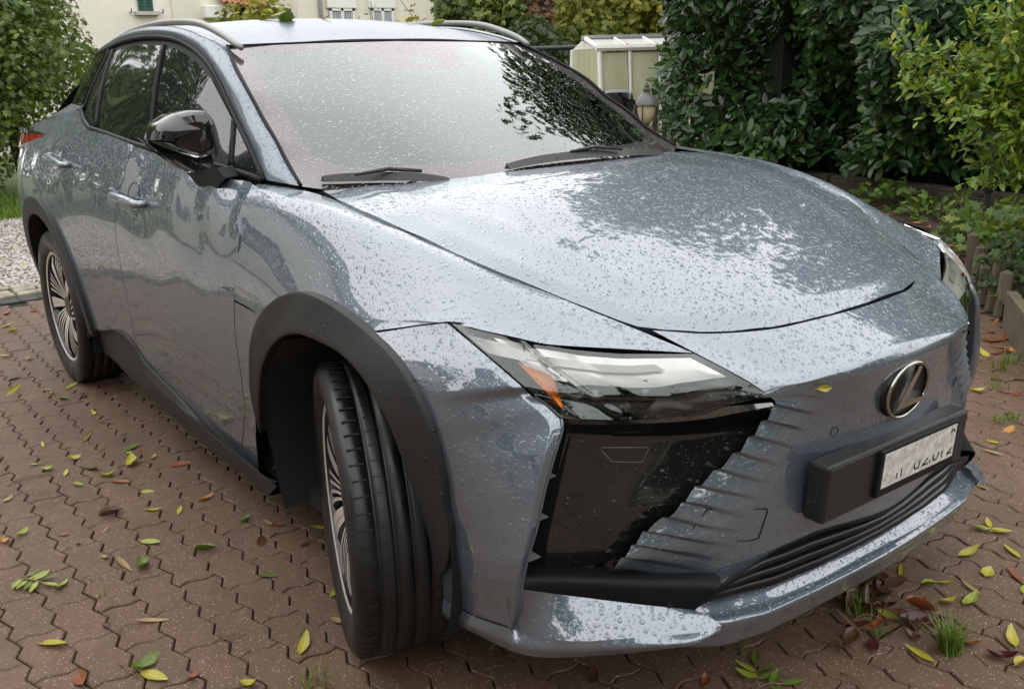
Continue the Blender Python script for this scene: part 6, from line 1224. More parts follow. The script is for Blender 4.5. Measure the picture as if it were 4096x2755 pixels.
m = MB(); yd = w2[7][1] - 9; m.tube([(.06, yd - .18, 0), (.06, yd - .18, 6.3)], .05, 8); m.build('downpipe', M('zinc', (.30, .31, .31), .5, .4), h2, True)
# third house further right: tiled roof only
r3 = [(-26, 19.9747, 3.3499), (-26, 21.1778, 2.9782), (-26, 20.3801, 3.6083)]
h3 = empty('tiled_roof_house', (-26, 16, 0), 'distant house with an orange tiled roof between the trees', 'house')
box_o('wall', (-6, r3[0][1] - 16 - 5, -.3), (-.3, r3[1][1] - 16 - .4, r3[1][2] - .15), DARKG, h3)
tiled_roof(h3, (0, r3[0][1] - 16 - 5, r3[1][2]), (0, r3[1][1] - 16, r3[1][2] - .05), (-4, -1.2, 2.6), 12, 26)
m = MB(); m.tube([(.06, r3[0][1] - 21, r3[1][2] - .02), (.06, r3[1][1] - 16, r3[1][2] - .07)], .06, 8); m.build('gutter', GHF, h3)

def at_az(az, d, z=0): return (CAM[0] + d * math.cos(R(az)), CAM[1] + d * math.sin(R(az)), z)
MAP = leafmat('maple_leaf', [(0, (.025, .055, .010)), (.4, (.055, .105, .015)), (.75, (.13, .185, .022)), (.93, (.28, .26, .03)), (1, (.45, .30, .05))], .42, .35)
YEL = leafmat('yellow_green_leaf', [(0, (.09, .125, .018)), (.5, (.22, .25, .035)), (.85, (.40, .36, .05)), (1, (.55, .36, .06))], .5, .35)
MID = leafmat('mid_green_leaf', [(0, (.045, .09, .02)), (.6, (.12, .18, .035)), (1, (.28, .30, .06))], .5, .3)
RED = leafmat('reddish_leaf', [(0, (.06, .04, .02)), (.6, (.14, .08, .04)), (1, (.24, .12, .06))], .6, .2)
DRK = leafmat('dark_green_leaf', [(0, (.014, .03, .010)), (.6, (.035, .07, .018)), (1, (.08, .12, .03))], .45, .2)
tree('maple_tree', (-11.9, .75, 0), (-11.9, .40, 2.25), (1.9, 1.75, 2.0), 30, 30000, .078, MAP, 51, 'leafy maple like tree with yellowing green leaves at the left edge', 'tree', kind='maple', k=.42)
tree('maple_tree', (-12.6, -2.2, 0), (-12.6, -2.0, 2.6), (2.2, 2.2, 2.4), 20, 6500, .15, MAP, 52, 'second leafy tree just beyond the left edge of the picture', 'tree', kind='maple')
tree('autumn_shrub', at_az(157.2, 17), at_az(157.2, 17, 1.35), (.7, .70, 1.35), 14, 3800, .11, YEL, 53, 'yellow green shrub with autumn leaves between the two houses, above the car roof', 'shrub', kind='maple', tr=.05)
tree('yellow_green_tree', at_az(142.9, 20), at_az(142.9, 20, 2.5), (1.15, 1.05, 2.1), 22, 9000, .14, MID, 54, 'soft mid green tree right of the pale house windows', 'tree', kind='spray')
tree('reddish_shrub', at_az(140.9, 19), at_az(140.9, 19, 1.7), (.75, .6, 1.6), 12, 2600, .12, RED, 55, 'thin reddish brown shrub left of the orange tiled roof', 'shrub', kind='spray', tr=.05)
tree('green_shrub', at_az(139.6, 17.5), at_az(139.6, 17.5, 1.2), (1.0, 1.0, 1.15), 14, 3600, .11, DRK, 56, 'dark green shrub below the orange tiled roof', 'shrub', kind='spray', tr=.05)
tree('yellow_hedge', at_az(136.5, 24), at_az(136.5, 24, 2.2), (2.4, 2.4, 2.6), 34, 15000, .14, YEL, 57, 'big yellow green hedge like tree behind the greenhouse', 'tree', kind='spray')
tree('yellow_hedge', at_az(132.5, 24), at_az(132.5, 24, 2.2), (2.6, 2.4, 2.6), 30, 12000, .15, YEL, 58, 'yellow orange tree top between greenhouse and laurel hedge', 'tree', kind='spray')
tree('background_tree', at_az(139.5, 32), at_az(139.5, 32, 4.2), (4.5, 4.5, 4.4), 26, 9000, .26, MID, 59, 'tall green tree far behind the orange tiled roof', 'tree', kind='spray')
tree('background_tree', at_az(148, 34), at_az(148, 34, 4), (4.5, 4.5, 4.4), 22, 5000, .30, MID, 60, 'distant tree mostly hidden behind the pale house', 'tree', kind='spray')
tree('dark_hedge', at_az(140.6, 16.2), at_az(140.6, 16.2, .75), (1.3, 1.0, .85), 14, 4200, .10, DRK, 61, 'dark clipped hedge below the metal rail left of the greenhouse', 'hedge', kind='spray', tr=.04)
# slender plants that stand in front of the pale house
for az, d, h_, sd, lb in ((151.15, 12.5, 2.05, 71, 'slender leafy shoot in front of the left house window'), (150.1, 12.5, 2.22, 72, 'tall thin plant between the two house windows'), (147.3, 12.5, 2.02, 73, 'small leafy plant right of the house windows'), (146.9, 12.6, 2.25, 74, 'leaning brown flower plume right of the house windows')):
    rs = np.random.RandomState(sd); rt = empty('tall_plant', at_az(az, d), lb, 'plant'); m = MB(); lean = rs.normal(0, .12) if sd != 74 else .45; st = cr([(0, 0, 0), (lean * .3, lean * .3, h_ * .6), (-lean * .6, -lean * .6, h_)], 16); m.tube(st, np.linspace(.012, .004, 16), 5); m.build('stem', BARK, rt, True)
    P = []; X = []
    for i in range(60):
        t = rs.uniform(.55, 1); p = st[int(t * 15)]; d0 = unit(rs.normal(size=3) * (1, 1, .5)); P.append(p + d0 * rs.uniform(.0, .10 if sd != 73 else .25)); X.append(d0 + (0, 0, .2))
    P = np.array(P); link('leaves', scatter_mesh('leaves', 'small', P, np.array(X), unit(np.array((0, 0, 1)) + rs.normal(0, .5, (60, 3))), rs.uniform(.05, .10, 60), RED if sd == 74 else MID, rs.rand(60)), rt)
# the garden's big trees standing round the drive: behind the laurel and on the near side; the bodywork and glass mirror them
tree('broadleaf_tree', (-5.4, 9.2, 0), (-5.9, 8.6, 6.2), (2.3, 2.0, 3.5), 26, 5200, .20, DRK, 81, 'tall dark broadleaf tree behind the left end of the laurel hedge', 'tree', kind='spray', tr=.25)
tree('broadleaf_tree', (-1.8, 9.6, 0), (-2.2, 9.3, 4.6), (2.8, 2.0, 2.6), 26, 5200, .22, DRK, 82, 'second broadleaf tree behind the laurel, nearer the planting bed', 'tree', kind='spray', tr=.22)
for i, (x, y, z, rx, rz, mt) in enumerate(((-14, -4.8, 3.8, 2.4, 3.6, MID), (-17, -11, 3.2, 3.2, 3.4, DRK), (-10.5, -11.5, 2.4, 2.8, 2.5, MAP), (-6.5, -13, 3.4, 3.2, 3.6, DRK))):
    tree('garden_tree', (x, y, 0), (x, y, z), (rx, rx, rz), 18, 4500, .24, mt, 90 + i, ['rounded mid green tree on the near side lawn, outside the left edge', 'tall dark tree far on the near side', 'maple like tree on the near side lawn', 'large dark tree on the near side'][i], 'tree', kind='spray')

for i, (x, y, z, rx, rz) in enumerate(((8.5, 6.0, 2.2, 2.2, 2.4), (9.0, 2.5, 1.9, 2.0, 2.1), (9.4, -1.2, 1.9, 2.1, 2.0), (8.6, -4.6, 1.9, 2.3, 2.0))):
    tree('garden_tree', (x, y, 0), (x, y, z), (rx, rx, rz), 16, 3800, .24, (DRK, MID)[i % 2], 120 + i, ['dark tree ahead of the car, bed side', 'bushy green tree straight ahead of the car', 'dark round tree ahead of the car, near side', 'green tree behind where the picture is taken'][i], 'tree', kind='spray')

# neighbour house on the near side of the drive (seen only mirrored in the paint)
h4 = empty('neighbour_house', (-9.5, -10.5, 0), 'pale neighbouring house on the near side, outside the picture', 'house'); h4.rotation_euler = (0, 0, R(-40))
box_o('wall', (-5, -3, -.3), (5, 3, 5.2), CREAM, h4)
for k in range(4):
    f = box_o('window', (-4.2 + 2.4 * k, 2.98, 1.0), (-3.2 + 2.4 * k, 3.03, 2.4), WHITEP, h4); box_o('pane', (-.42, .03, -.62), (.42, .04, .62), WGL, f)
m = MB(); m.add([(-5.4, 3.5, 5.0), (5.4, 3.5, 5.0), (5.4, 0, 7.4), (-5.4, 0, 7.4), (5.4, -3.5, 5.0), (-5.4, -3.5, 5.0)], [(0, 1, 2, 3), (3, 2, 4, 5)]); m.build('roof', DARKG, h4)

h5 = empty('added_grey_house', (3.2, -9.5, 0), 'tall grey house added out of view on the near side to darken reflections', 'house'); GREYW = M('render_grey', (.27, .265, .25), .9)  # added out of view: shades the near side and evens the paint reflections
box_o('wall', (-5.2, -6, -.3), (5.2, 0, 6.4), GREYW, h5); box_o('roof', (-5.6, -6.4, 6.4), (5.6, .5, 6.62), DARKG, h5)
for k in range(3):
    for z0 in (.9, 3.8):
        gd = box_o('window', (-4.2 + 3.2 * k, .0, z0), (-2.8 + 3.2 * k, .05, z0 + 1.35), WHITEP, h5); box_o('pane', (-.62, .03, -.6), (.62, .04, .6), WGL, gd)


# ================================================================= FALLEN LEAVES, TWIGS, WEEDS
def flmat(name, c1, c2, vein, rough=.35):
    m = M(name, c1, rough, 0, spec=.5); b = NB(m); co = b.coord(); oi = b.n('ObjectInfo')
    a = b.ramp(b.noise(co, 55, 5, .65), [(.35, c1), (.65, c2)]); a = b.mix(b.math('MULTIPLY', oi.outputs['Random'], .35), a, tuple(v * .6 for v in c1))
    sx_ = b.n('SeparateXYZ'); b.l(co, sx_.inputs[0]); mid = b.math('LESS_THAN', b.math('ABSOLUTE', sx_.outputs[1]), .0010)
    b.l(b.mix(b.math('MULTIPLY', mid, .6), a, vein), b.b.inputs['Base Color'])
    t = b.n('BsdfTranslucent'); b.l(a, t.inputs['Color']); ms = b.n('MixShader'); ms.inputs[0].default_value = .2; b.l(b.b.outputs[0], ms.inputs[1]); b.l(t.outputs[0], ms.inputs[2]); b.l(ms.outputs[0], b.o.inputs['Surface']); return m
LC = {'yellow': flmat('leaf_yellow', (.50, .42, .035), (.36, .34, .035), (.62, .56, .16)), 'lime': flmat('leaf_lime', (.34, .38, .04), (.23, .29, .035), (.5, .5, .14)), 'green': flmat('leaf_green', (.14, .20, .025), (.09, .15, .02), (.25, .3, .08)),
      'tan': flmat('leaf_tan', (.40, .29, .12), (.28, .19, .08), (.42, .32, .16)), 'brown': flmat('leaf_brown', (.13, .060, .028), (.075, .035, .018), (.2, .1, .05)), 'rust': flmat('leaf_rust', (.30, .085, .025), (.18, .05, .018), (.35, .14, .06)), 'orange': flmat('leaf_orange', (.52, .23, .03), (.40, .17, .03), (.5, .3, .1)), 'purple': flmat('leaf_dark_red', (.085, .018, .018), (.05, .012, .012), (.12, .04, .03), .25)}
def fallen_leaf_mesh(curl, fold, twist, wd, seed):
    rs = np.random.RandomState(seed); n = 9; V = []; 
    for i in range(n):
        t = i / (n - 1); w_ = wd * math.sin(math.pi * min(1, t ** .8 * .97 + .02)) ** .85 * (1 + rs.normal(0, .06)); a = curl * (t - .4); x = math.sin(a) / curl if abs(curl) > .05 else t - .4; z = (1 - math.cos(a)) / curl if abs(curl) > .05 else 0
        tw = twist * (t - .5); 
        for s in (-1, 0, 1): y = s * w_ * .5; zz_ = abs(s) * w_ * .5 * fold; V.append((x, y * math.cos(tw) - zz_ * math.sin(tw), z + y * math.sin(tw) + zz_ * math.cos(tw)))
    F = []
    for i in range(n - 1):
        for s in range(2): F.append((3 * i + s, 3 * (i + 1) + s, 3 * (i + 1) + s + 1, 3 * i + s + 1))
    V = np.array(V); b = len(V); x0 = V[:3].mean(0); V = np.vstack([V, x0 + (0, -.008, 0), x0 + (0, .008, 0), x0 + (-.22, .01, .02)]); F.append((b, b + 1, b + 2))
    V[:, 2] -= V[:, 2].min(); return V, F
SHAPES = {'flat': (.25, .25, .2, .34), 'bent': (1.1, .35, .5, .36), 'curled': (2.0, .6, .9, .42), 'long': (.4, .4, .3, .22), 'folded': (.8, 1.4, .4, .40), 'round': (.5, .25, .3, .55)}
_lm = {}
def leafobj(name, col, shp, p, ln, yaw, pitch=0, roll=0):
    key = (col, shp)
    if key not in _lm: V, F = fallen_leaf_mesh(*SHAPES[shp], hash(shp) % 97 if False else len(shp) * 7 + len(col)); _lm[key] = mesh('fallen_leaf', V * .07, F, LC[col], True)
    o = D.objects.new(name, _lm[key]); C.objects.link(o); o.location = p; o.scale = (ln / .07,) * 3; o.rotation_euler = (roll, pitch, yaw); return o
SHW = {'flat': 'flat', 'bent': 'bent', 'curled': 'curled up', 'long': 'narrow', 'folded': 'folded', 'round': 'rounded'}
CLW = {'yellow': 'yellow', 'lime': 'yellow green', 'green': 'green', 'tan': 'tan', 'brown': 'brown', 'rust': 'rust red', 'orange': 'orange', 'purple': 'dark red'}
# (place of the leaf on the ground, colour, shape, length, heading in degrees)
ZONES = []
def zone(where, P, spec):
    for p, (c, s_, l, y) in zip(P, spec): ZONES.append((where, p, c, s_, l, y))
zone('on the gravel beyond the drain channel', [(-8.024, -0.202, 0.012), (-7.2004, -0.3627, 0.012), (-6.1345, -0.4922, 0.012), (-6.5085, -0.5761, 0.012), (-5.4157, -0.7684, 0.012), (-5.456, -0.7036, 0.012)], [('yellow','flat',.07,20),('yellow','bent',.07,80),('yellow','flat',.09,150),('lime','bent',.07,60),('yellow','curled',.06,10),('rust','flat',.07,140)])
zone('on pavers left of the rear wheel', [(-4.562, -0.9033, 0.002), (-4.5219, -0.7535, 0.002), (-4.2113, -0.9739, 0.002), (-4.0633, -0.9662, 0.002), (-3.5296, -1.1036, 0.002), (-3.3802, -1.0174, 0.002), (-3.0636, -1.1482, 0.002), (-2.855, -1.1951, 0.002)], [('rust','bent',.10,170),('rust','flat',.10,165),('yellow','long',.11,150),('yellow','folded',.06,80),('yellow','bent',.08,20),('tan','curled',.07,10),('brown','flat',.07,100),('yellow','long',.12,160)])
zone('on pavers in front of the rear wheel', [(-2.7386, -0.9587, 0.002), (-2.7642, -1.0637, 0.002), (-2.6867, -1.0521, 0.002), (-2.5515, -1.034, 0.002), (-2.5505, -0.944, 0.002), (-2.2684, -0.9741, 0.002), (-2.5124, -0.7704, 0.002), (-2.5122, -0.7322, 0.002)], [('lime','flat',.085,125),('green','flat',.055,60),('tan','curled',.05,20),('green','folded',.05,70),('brown','long',.08,160),('yellow','bent',.055,170),('green','bent',.09,40),('green','long',.08,100)])
zone('on pavers beside the door sill', [(-1.9782, -1.0851, 0.002), (-1.7431, -0.972, 0.002), (-1.7025, -0.9976, 0.002), (-1.6697, -0.9422, 0.002), (-1.5887, -0.9323, 0.002), (-1.5802, -1.0133, 0.002), (-1.4527, -0.8752, 0.002), (-1.0945, -0.9128, 0.002), (-1.29, -1.0497, 0.002)], [('tan','long',.10,140),('green','flat',.085,110),('lime','curled',.03,60),('orange','bent',.035,170),('lime','bent',.04,120),('yellow','curled',.10,150),('rust','flat',.075,60),('orange','bent',.07,140),('lime','flat',.05,70)])
zone('on pavers at the left edge of the drive', [(-2.0299, -1.235, 0.002), (-1.8264, -1.3129, 0.002), (-1.7421, -1.2827, 0.002), (-1.7878, -1.1745, 0.002), (-1.6566, -1.2333, 0.002), (-1.6357, -1.152, 0.002), (-1.525, -1.1218, 0.002), (-1.4453, -1.1005, 0.002), (-1.5101, -1.2292, 0.002), (-1.5507, -1.4541, 0.002)], [('yellow','long',.06,10),('lime','bent',.05,50),('lime','curled',.07,20),('yellow','curled',.06,70),('yellow','flat',.06,140),('green','bent',.09,20),('lime','curled',.08,60),('rust','flat',.075,40),('lime','folded',.045,60),('tan','bent',.05,150)])
zone('on pavers left of the front tyre', [(-1.1847, -1.2084, 0.002), (-1.1236, -1.0833, 0.002), (-1.0559, -1.0112, 0.002), (-0.9027, -1.1622, 0.002), (-0.7338, -1.0456, 0.002), (-0.8394, -0.8646, 0.002), (-0.6617, -0.8852, 0.002), (-0.7806, -0.8153, 0.002), (-0.4581, -0.9602, 0.002), (-0.7419, -0.7955, 0.002), (-0.6272, -0.6992, 0.002), (-0.558, -0.7869, 0.002), (-0.2309, -0.8553, 0.002), (-0.1094, -0.9075, 0.002), (-0.0576, -1.0298, 0.002)], [('brown','folded',.085,100),('yellow','bent',.07,20),('yellow','flat',.055,150),('lime','flat',.08,40),('green','folded',.07,60),('green','folded',.045,80),('brown','round',.055,150),('tan','long',.075,10),('green','flat',.06,40),('rust','bent',.05,30),('yellow','long',.085,15),('brown','round',.035,90),('lime','curled',.045,120),('tan','bent',.065,25),('yellow','bent',.085,130)])
zone('on pavers in the lower left corner', [(-1.2282, -1.4711, 0.002), (-1.2134, -1.5244, 0.002), (-1.1368, -1.364, 0.002), (-1.0407, -1.3421, 0.002), (-1.0786, -1.2486, 0.002), (-0.7942, -1.4497, 0.002), (-0.8196, -1.2699, 0.002), (-0.7656, -1.2226, 0.002), (-0.8938, -1.302, 0.002), (-0.4421, -1.3042, 0.002), (-0.4955, -1.4029, 0.002), (-0.509, -1.5457, 0.002), (-0.2936, -1.5194, 0.002), (-0.2428, -1.3841, 0.002), (-0.1929, -1.3763, 0.002), (-0.1178, -1.3006, 0.002), (-0.0001, -1.2058, 0.002)], [('lime','curled',.06,120),('orange','curled',.06,30),('rust','round',.035,60),('brown','round',.025,20),('tan','long',.04,150),('lime','bent',.065,140),('tan','long',.11,10),('green','curled',.085,0),('tan','bent',.05,10),('tan','long',.09,35),('brown','curled',.03,80),('yellow','flat',.105,20),('rust','flat',.10,170),('green','curled',.09,110),('yellow','flat',.10,40),('rust','curled',.04,120),('yellow','curled',.07,10)])
zone('on pavers right of the front lip', [(0.7896, 0.7128, 0.002), (0.8741, 0.8231, 0.002), (0.7271, 0.4661, 0.002), (0.8826, 0.65, 0.002), (0.8318, 0.5106, 0.002), (0.8072, 0.4669, 0.002), (0.8981, 0.5362, 0.002), (0.9363, 0.6983, 0.002), (0.8384, 0.3631, 0.002), (0.8866, 0.4158, 0.002), (0.9256, 0.4667, 0.002), (0.8225, 0.242, 0.002), (0.6784, 0.5388, 0.002)], [('yellow','bent',.085,60),('yellow','flat',.075,160),('yellow','long',.085,110),('yellow','round',.065,100),('yellow','bent',.05,20),('lime','folded',.045,50),('tan','long',.08,165),('rust','long',.085,120),('rust','curled',.05,90),('yellow','curled',.06,60),('lime','bent',.09,110),('lime','flat',.07,165),('yellow','bent',.03,150)])
zone('on pavers in the lower right corner', [(0.9709, 0.1477, 0.002), (1.0803, 0.3796, 0.002), (1.094, 0.2839, 0.002), (1.1431, 0.2946, 0.002), (0.918, 0.2014, 0.002), (1.0188, 0.2744, 0.002), (0.9909, 0.6367, 0.002), (0.7036, -0.348, 0.002), (0.5148, -0.5398, 0.002), (0.2588, -0.655, 0.002)], [('yellow','long',.085,170),('yellow','bent',.09,130),('purple','curled',.085,20),('yellow','folded',.06,70),('brown','curled',.055,160),('rust','curled',.06,20),('lime','flat',.05,120),('rust','curled',.05,140),('brown','bent',.07,160),('lime','flat',.045,140)])
zone('on the path before the bed', [(-0.1285, 2.6584, 0.002), (0.107, 2.1145, 0.002), (0.4266, 1.6027, 0.002), (0.4165, 1.7549, 0.002), (0.4784, 1.5066, 0.002), (0.0845, 2.3297, 0.002), (0.3226, 1.9419, 0.002), (0.5975, 1.1863, 0.002), (-0.2343, 2.9068, 0.002), (-0.2026, 2.9413, 0.002), (-0.195, 3.0134, 0.002), (-0.1357, 2.8281, 0.002), (-0.0751, 2.775, 0.002), (-0.1038, 2.7144, 0.002), (-0.2345, 3.1349, 0.002), (-0.2959, 3.0688, 0.002), (0.2417, 2.1961, 0.002), (0.1572, 2.4104, 0.002), (0.1945, 2.189, 0.002)], [('yellow','bent',.10,165),('yellow','curled',.075,20),('yellow','flat',.07,170),('orange','round',.07,100),('tan','long',.08,170),('brown','round',.06,20),('brown','bent',.06,120),('yellow','flat',.05,160),('rust','round',.08,20),('rust','flat',.09,60),('rust','bent',.08,120),('orange','flat',.08,10),('rust','curled',.08,150),('rust','flat',.07,80),('brown','bent',.08,10),('rust','bent',.08,140),('rust','flat',.07,110),('brown','flat',.07,30),('rust','bent',.06,0)])
rs = np.random.RandomState(17); seen = {}
for where, p, c, s_, l, y in ZONES: seen.setdefault((where, c, s_), []).append(p)
ORD = ['leftmost'] + [w_ + ' from left' for w_ in 'second third fourth fifth sixth seventh eighth ninth tenth eleventh twelfth thirteenth fourteenth fifteenth sixteenth seventeenth eighteenth nineteenth twentieth'.split()]
for where, p, c, s_, l, y in ZONES:
    grp = sorted(seen[(where, c, s_)], key=lambda q: project(q)[0][0]); nm = f'{CLW[c]} {SHW[s_]} leaf {where}'
    if len(grp) > 1: nm += ', ' + (ORD[grp.index(p)] if grp.index(p) < len(grp) - 1 else 'rightmost') + ''
    o = leafobj('fallen_leaf', c, s_, (p[0], p[1], p[2]), l, R(y) + rs.normal(0, .2), rs.normal(0, .10), rs.normal(0, .18)); tag(o, nm, 'leaf', 'fallen leaves ' + where)
# compound leaves: leaflets on one stalk
def compound(p, yaw, n, l, cols, label, spread=.5):
    rt = empty('compound_leaf', p, label, 'leaf', 'fallen compound leaves'); rt.rotation_euler = (0, 0, yaw)
    m = MB(); m.tube(cr([(0, 0, .003), (l * .4, .004, .008), (l, 0, .005)], 10), .0012, 5); m.build('stalk', LC['tan'], rt, True)
    for i in range(n):
        t = (i // 2 + 1) / ((n + 1) // 2) if n > 1 else 1; s = 1 if i % 2 else -1; a = s * spread * (1.4 if i < n - 1 else 0) if i < n - 1 else 0
        o = leafobj('leaflet', cols[i % len(cols)], ('flat', 'bent', 'flat', 'long')[i % 4], (l * t, 0, .004), .06, a + random.uniform(-.12, .12), random.uniform(-.15, .05), random.uniform(-.2, .2)); o.parent = rt
        q = o.rotation_euler.z; o.location = (l * t * .92 + .4 * .06 * math.cos(q), .4 * .06 * math.sin(q), .004)
q = [(-0.927, -1.5458, 0.002), (0.7715, 0.8954, 0.002), (0.7948, -0.2625, 0.002), (0.7961, -0.2645, 0.002)]
compound(q[0], R(35), 9, .11, ['lime', 'green', 'lime'], 'lime green compound leaf of many leaflets, lower left on the pavers', .8)
compound(q[1], R(120), 5, .03, ['yellow', 'lime'], 'five fingered yellow compound leaf on the pavers right of the lip', 1.1)
compound(q[2], R(135), 5, .09, ['green', 'lime'], 'green compound leaf at the bottom edge below the number plate, left half', .7)
compound(q[3], R(60), 3, .06, ['green', 'green'], 'green compound leaf at the bottom edge below the number plate, right half', .7)
# leaves on the car
rq = [(-1.6862, -0.2317, 1.6233), (-1.5755, -0.2142, 1.6137), (-1.5866, -0.043, 1.6204), (-1.63, 0.3215, 1.6152), (-1.6106, 0.3677, 1.6135), (-1.5828, 0.4825, 1.5974)]
for p, c, s_, l, y, lb in zip(rq, ('lime', 'green', 'yellow', 'yellow', 'yellow', 'lime'), ('round', 'round', 'long', 'bent', 'folded', 'folded'), (.12, .12, .07, .07, .06, .07), (60, -20, 10, 90, 40, 60), ('left of the two broad green leaves on the wet car roof', 'right of the two broad green leaves on the wet car roof', 'thin yellow leaf at the middle of the car roof', 'upright yellow leaf near the far roof rail, leftmost', 'folded yellow leaf near the far roof rail, middle', 'yellow green leaf beside the far roof rail, rightmost')):
    o = leafobj('fallen_leaf', c, s_, (p[0], p[1], p[2] + .004), l, R(y), -.25, .1); tag(o, lb, 'leaf', 'leaves on the car roof')
p = [(0.9082, -0.2781, 0.7902)][0]; o = leafobj('fallen_leaf', 'yellow', 'folded', (p[0] + .006, p[1], p[2]), .035, R(90), R(70), 0); o.rotation_euler = (R(80), 0, R(70)); tag(o, 'tiny yellow leaf stuck to the front bumper left of the emblem', 'leaf')
p = [(-0.5705, -0.8, 0.3307)][0]; o = leafobj('fallen_leaf', 'orange', 'round', p, .045, R(30), R(20), R(60)); tag(o, 'small orange brown leaf stuck to the lining behind the front wheel', 'leaf')
# heap of dry brown leaves and stalks under the lip
c0 = [(0.7556, 0.2515, 0), (0.7048, 0.2742, 0), (0.8356, 0.2068, 0), (0.8468, 0.081, -0), (0.9183, 0.2636, 0), (0.8463, 0.2622, 0), (0.7464, 0.3235, 0), (0.7049, 0.3315, 0)]
rs = np.random.RandomState(23)
def ranked(items, where, group):
    fam = {}
    for p, c, s_, l, e in items: fam.setdefault((c, s_), []).append(p)
    for p, c, s_, l, e in items:
        grp = sorted(fam[(c, s_)], key=lambda q: project(q)[0][0]); k = grp.index(p); o = leafobj('fallen_leaf', c, s_, p, l, *e)
        tag(o, f'{CLW[c]} {SHW[s_]} dead leaf {where}' + ('' if len(grp) == 1 else ', ' + (ORD[min(k, 19)] if k < len(grp) - 1 else 'rightmost')), 'leaf', group)
items = []
for i in range(46):
    a = c0[rs.randint(len(c0))]; items.append(((a[0] + rs.normal(0, .035), a[1] + rs.normal(0, .045), rs.uniform(.003, .03)), ('brown', 'brown', 'brown', 'rust', 'purple')[rs.randint(5)], ('curled', 'bent', 'folded', 'long', 'round')[rs.randint(5)], rs.uniform(.045, .10), (rs.uniform(0, 6.28), rs.uniform(-.5, .5), rs.uniform(-.7, .7))))
ranked(items, 'in the heap below the front lip', 'dead leaves heaped below the front lip')
TWG = M('twig', (.16, .075, .035), .7)
tw = [([(0.8129, 0.2042, 0.004), (0.7858, 0.2507, 0.004), (0.7507, 0.2814, 0.004)], 'reddish twig standing in the dead leaf heap'), ([(0.8085, 0.2336, 0.004), (0.7882, 0.2895, 0.004), (0.7663, 0.3371, 0.004)], 'straight brown twig in the dead leaf heap'), ([(0.7756, 0.1427, 0.004), (0.7908, 0.1952, 0.004), (0.8098, 0.2092, 0.004)], 'thin brown twig left of the yellow green leaf in the heap'), ([(0.8149, 0.2066, 0.004), (0.8608, 0.2485, 0.004), (0.9043, 0.2877, 0.004), (0.9558, 0.3407, 0.004)], 'long orange brown twig pointing right from the leaf heap'), ([(0.8374, 0.2594, 0.004), (0.8785, 0.2867, 0.004), (0.9358, 0.3126, 0.004)], 'second long brown twig right of the leaf heap'),
      ([(-0.4427, -1.3834, 0.004), (-0.4464, -1.3577, 0.004), (-0.4331, -1.3288, 0.004)], 'dark brown twig on a paver in the lower left'), ([(-0.2938, -1.427, 0.004), (-0.2488, -1.4183, 0.004), (-0.2064, -1.4079, 0.004)], 'dark twig beside the yellow leaf in the lower left'), ([(-0.2903, -1.1714, 0.004), (-0.2433, -1.1829, 0.004), (-0.2183, -1.1862, 0.004)], 'thin pale twig in a joint left of the front tyre'), ([(-0.2209, -1.1852, 0.004), (-0.2203, -1.1597, 0.004), (-0.2027, -1.1261, 0.004)], 'thin pale straw crossing a paver left of the tyre'), ([(-1.6727, -1.4314, 0.004), (-1.6948, -1.3718, 0.004), (-1.6879, -1.3003, 0.004)], 'long dark twig on the pavers at the left edge'), ([(-2.1438, -0.9853, 0.004), (-2.0932, -0.9697, 0.004), (-2.0638, -0.9365, 0.004)], 'pale straw on the pavers beside the sill'), ([(0.8856, -0.0697, 0.004), (0.9236, -0.0737, 0.004), (0.9635, -0.0726, 0.004)], 'long straw at the bottom edge right of the front lip')]
for P, lb in tw:
    m = MB(); P = cr(P, 10); P[:, 2] += np.sin(np.linspace(0, math.pi, 10)) * .008; m.tube(P, np.linspace(.0022, .0012, 10), 5); tag(m.build('twig', TWG, None, True), lb, 'twig')
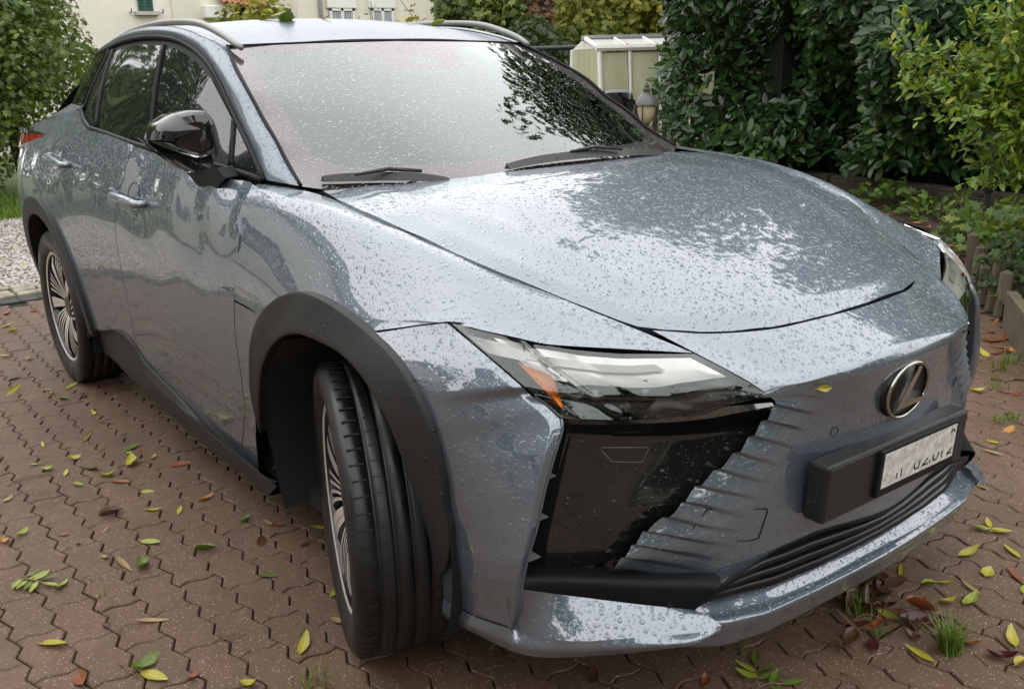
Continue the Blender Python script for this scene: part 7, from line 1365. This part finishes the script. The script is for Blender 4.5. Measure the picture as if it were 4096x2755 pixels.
# grass tuft and small weeds in the joints
np.random.seed(77)
def tuft(p, n, h, r_, label, dead=0):
    q = np.array(p) + np.stack([np.random.normal(0, r_, n), np.random.normal(0, r_, n), np.zeros(n)], 1); o = blades('grass_tuft', q - np.array(p), h, (.1, 1), 1.1, .0022); o.location = p; tag(o, label, 'grass tuft'); return o
for p, n, h, r_, lb in zip([(1, 0.2189, -0.004), (0.7587, 0.2025, -0.004), (0.8561, 0.1413, -0.004), (0.0974, -1.0722, -0.004), (0.6497, 0.0727, -0.004), (0.6513, 0.0396, -0.004), (0.0126, 2.6161, -0.004), (0.0222, 2.4924, -0.004), (0.1557, 2.2175, -0.004), (0.3442, 1.8294, -0.004), (0.3869, 1.8974, -0.004), (-0.659, -1.3724, -0.004), (-0.7732, -1.3688, -0.004), (-0.1016, -1.0076, -0.004), (0.6675, -0.1793, -0.004)], (170, 50, 16, 30, 30, 20, 30, 26, 30, 26, 24, 10, 10, 10, 8), (.085, .06, .06, .05, .03, .02, .07, .08, .06, .05, .05, .02, .02, .02, .04), (.012, .016, .006, .02, .02, .02, .02, .02, .03, .02, .02, .008, .01, .008, .004),
    ('bright green grass tuft growing in a joint, lower right', 'small dark grass tuft in the dead leaf heap', 'few upright grass blades right of the leaf heap', 'small grass tuft at the bottom edge left of the tyre', 'tiny grass tuft under the front lip', 'tiny moss like tuft under the front lip', 'green weed on the path by the board edging', 'taller green weed on the path, left of the other', 'low weed patch in the middle of the path', 'weed clump with a yellow leaf on the path', 'weed at the right edge of the path', 'tiny weed in a joint, lower left', 'tiny pale weed in a joint, far lower left', 'tiny weed left of the front tyre', 'single green seedling in front of the lip')):
    tuft(p, n, h, r_, lb)
# loose litter under the bed plants
rs = np.random.RandomState(29); items = []
for i in range(90):
    t = rs.rand(); items.append(((.85 - 3.4 * t + rs.normal(0, .25), 2.65 + 3.3 * t + rs.normal(0, .25), .115), ('brown', 'rust', 'rust', 'tan', 'orange')[rs.randint(5)], ('flat', 'bent', 'curled', 'long', 'folded', 'round')[rs.randint(6)], rs.uniform(.06, .10), (rs.uniform(0, 6.28), rs.normal(0, .2), rs.normal(0, .3))))
ranked(items, 'among the plants of the bed', 'dead leaves in the planting bed')
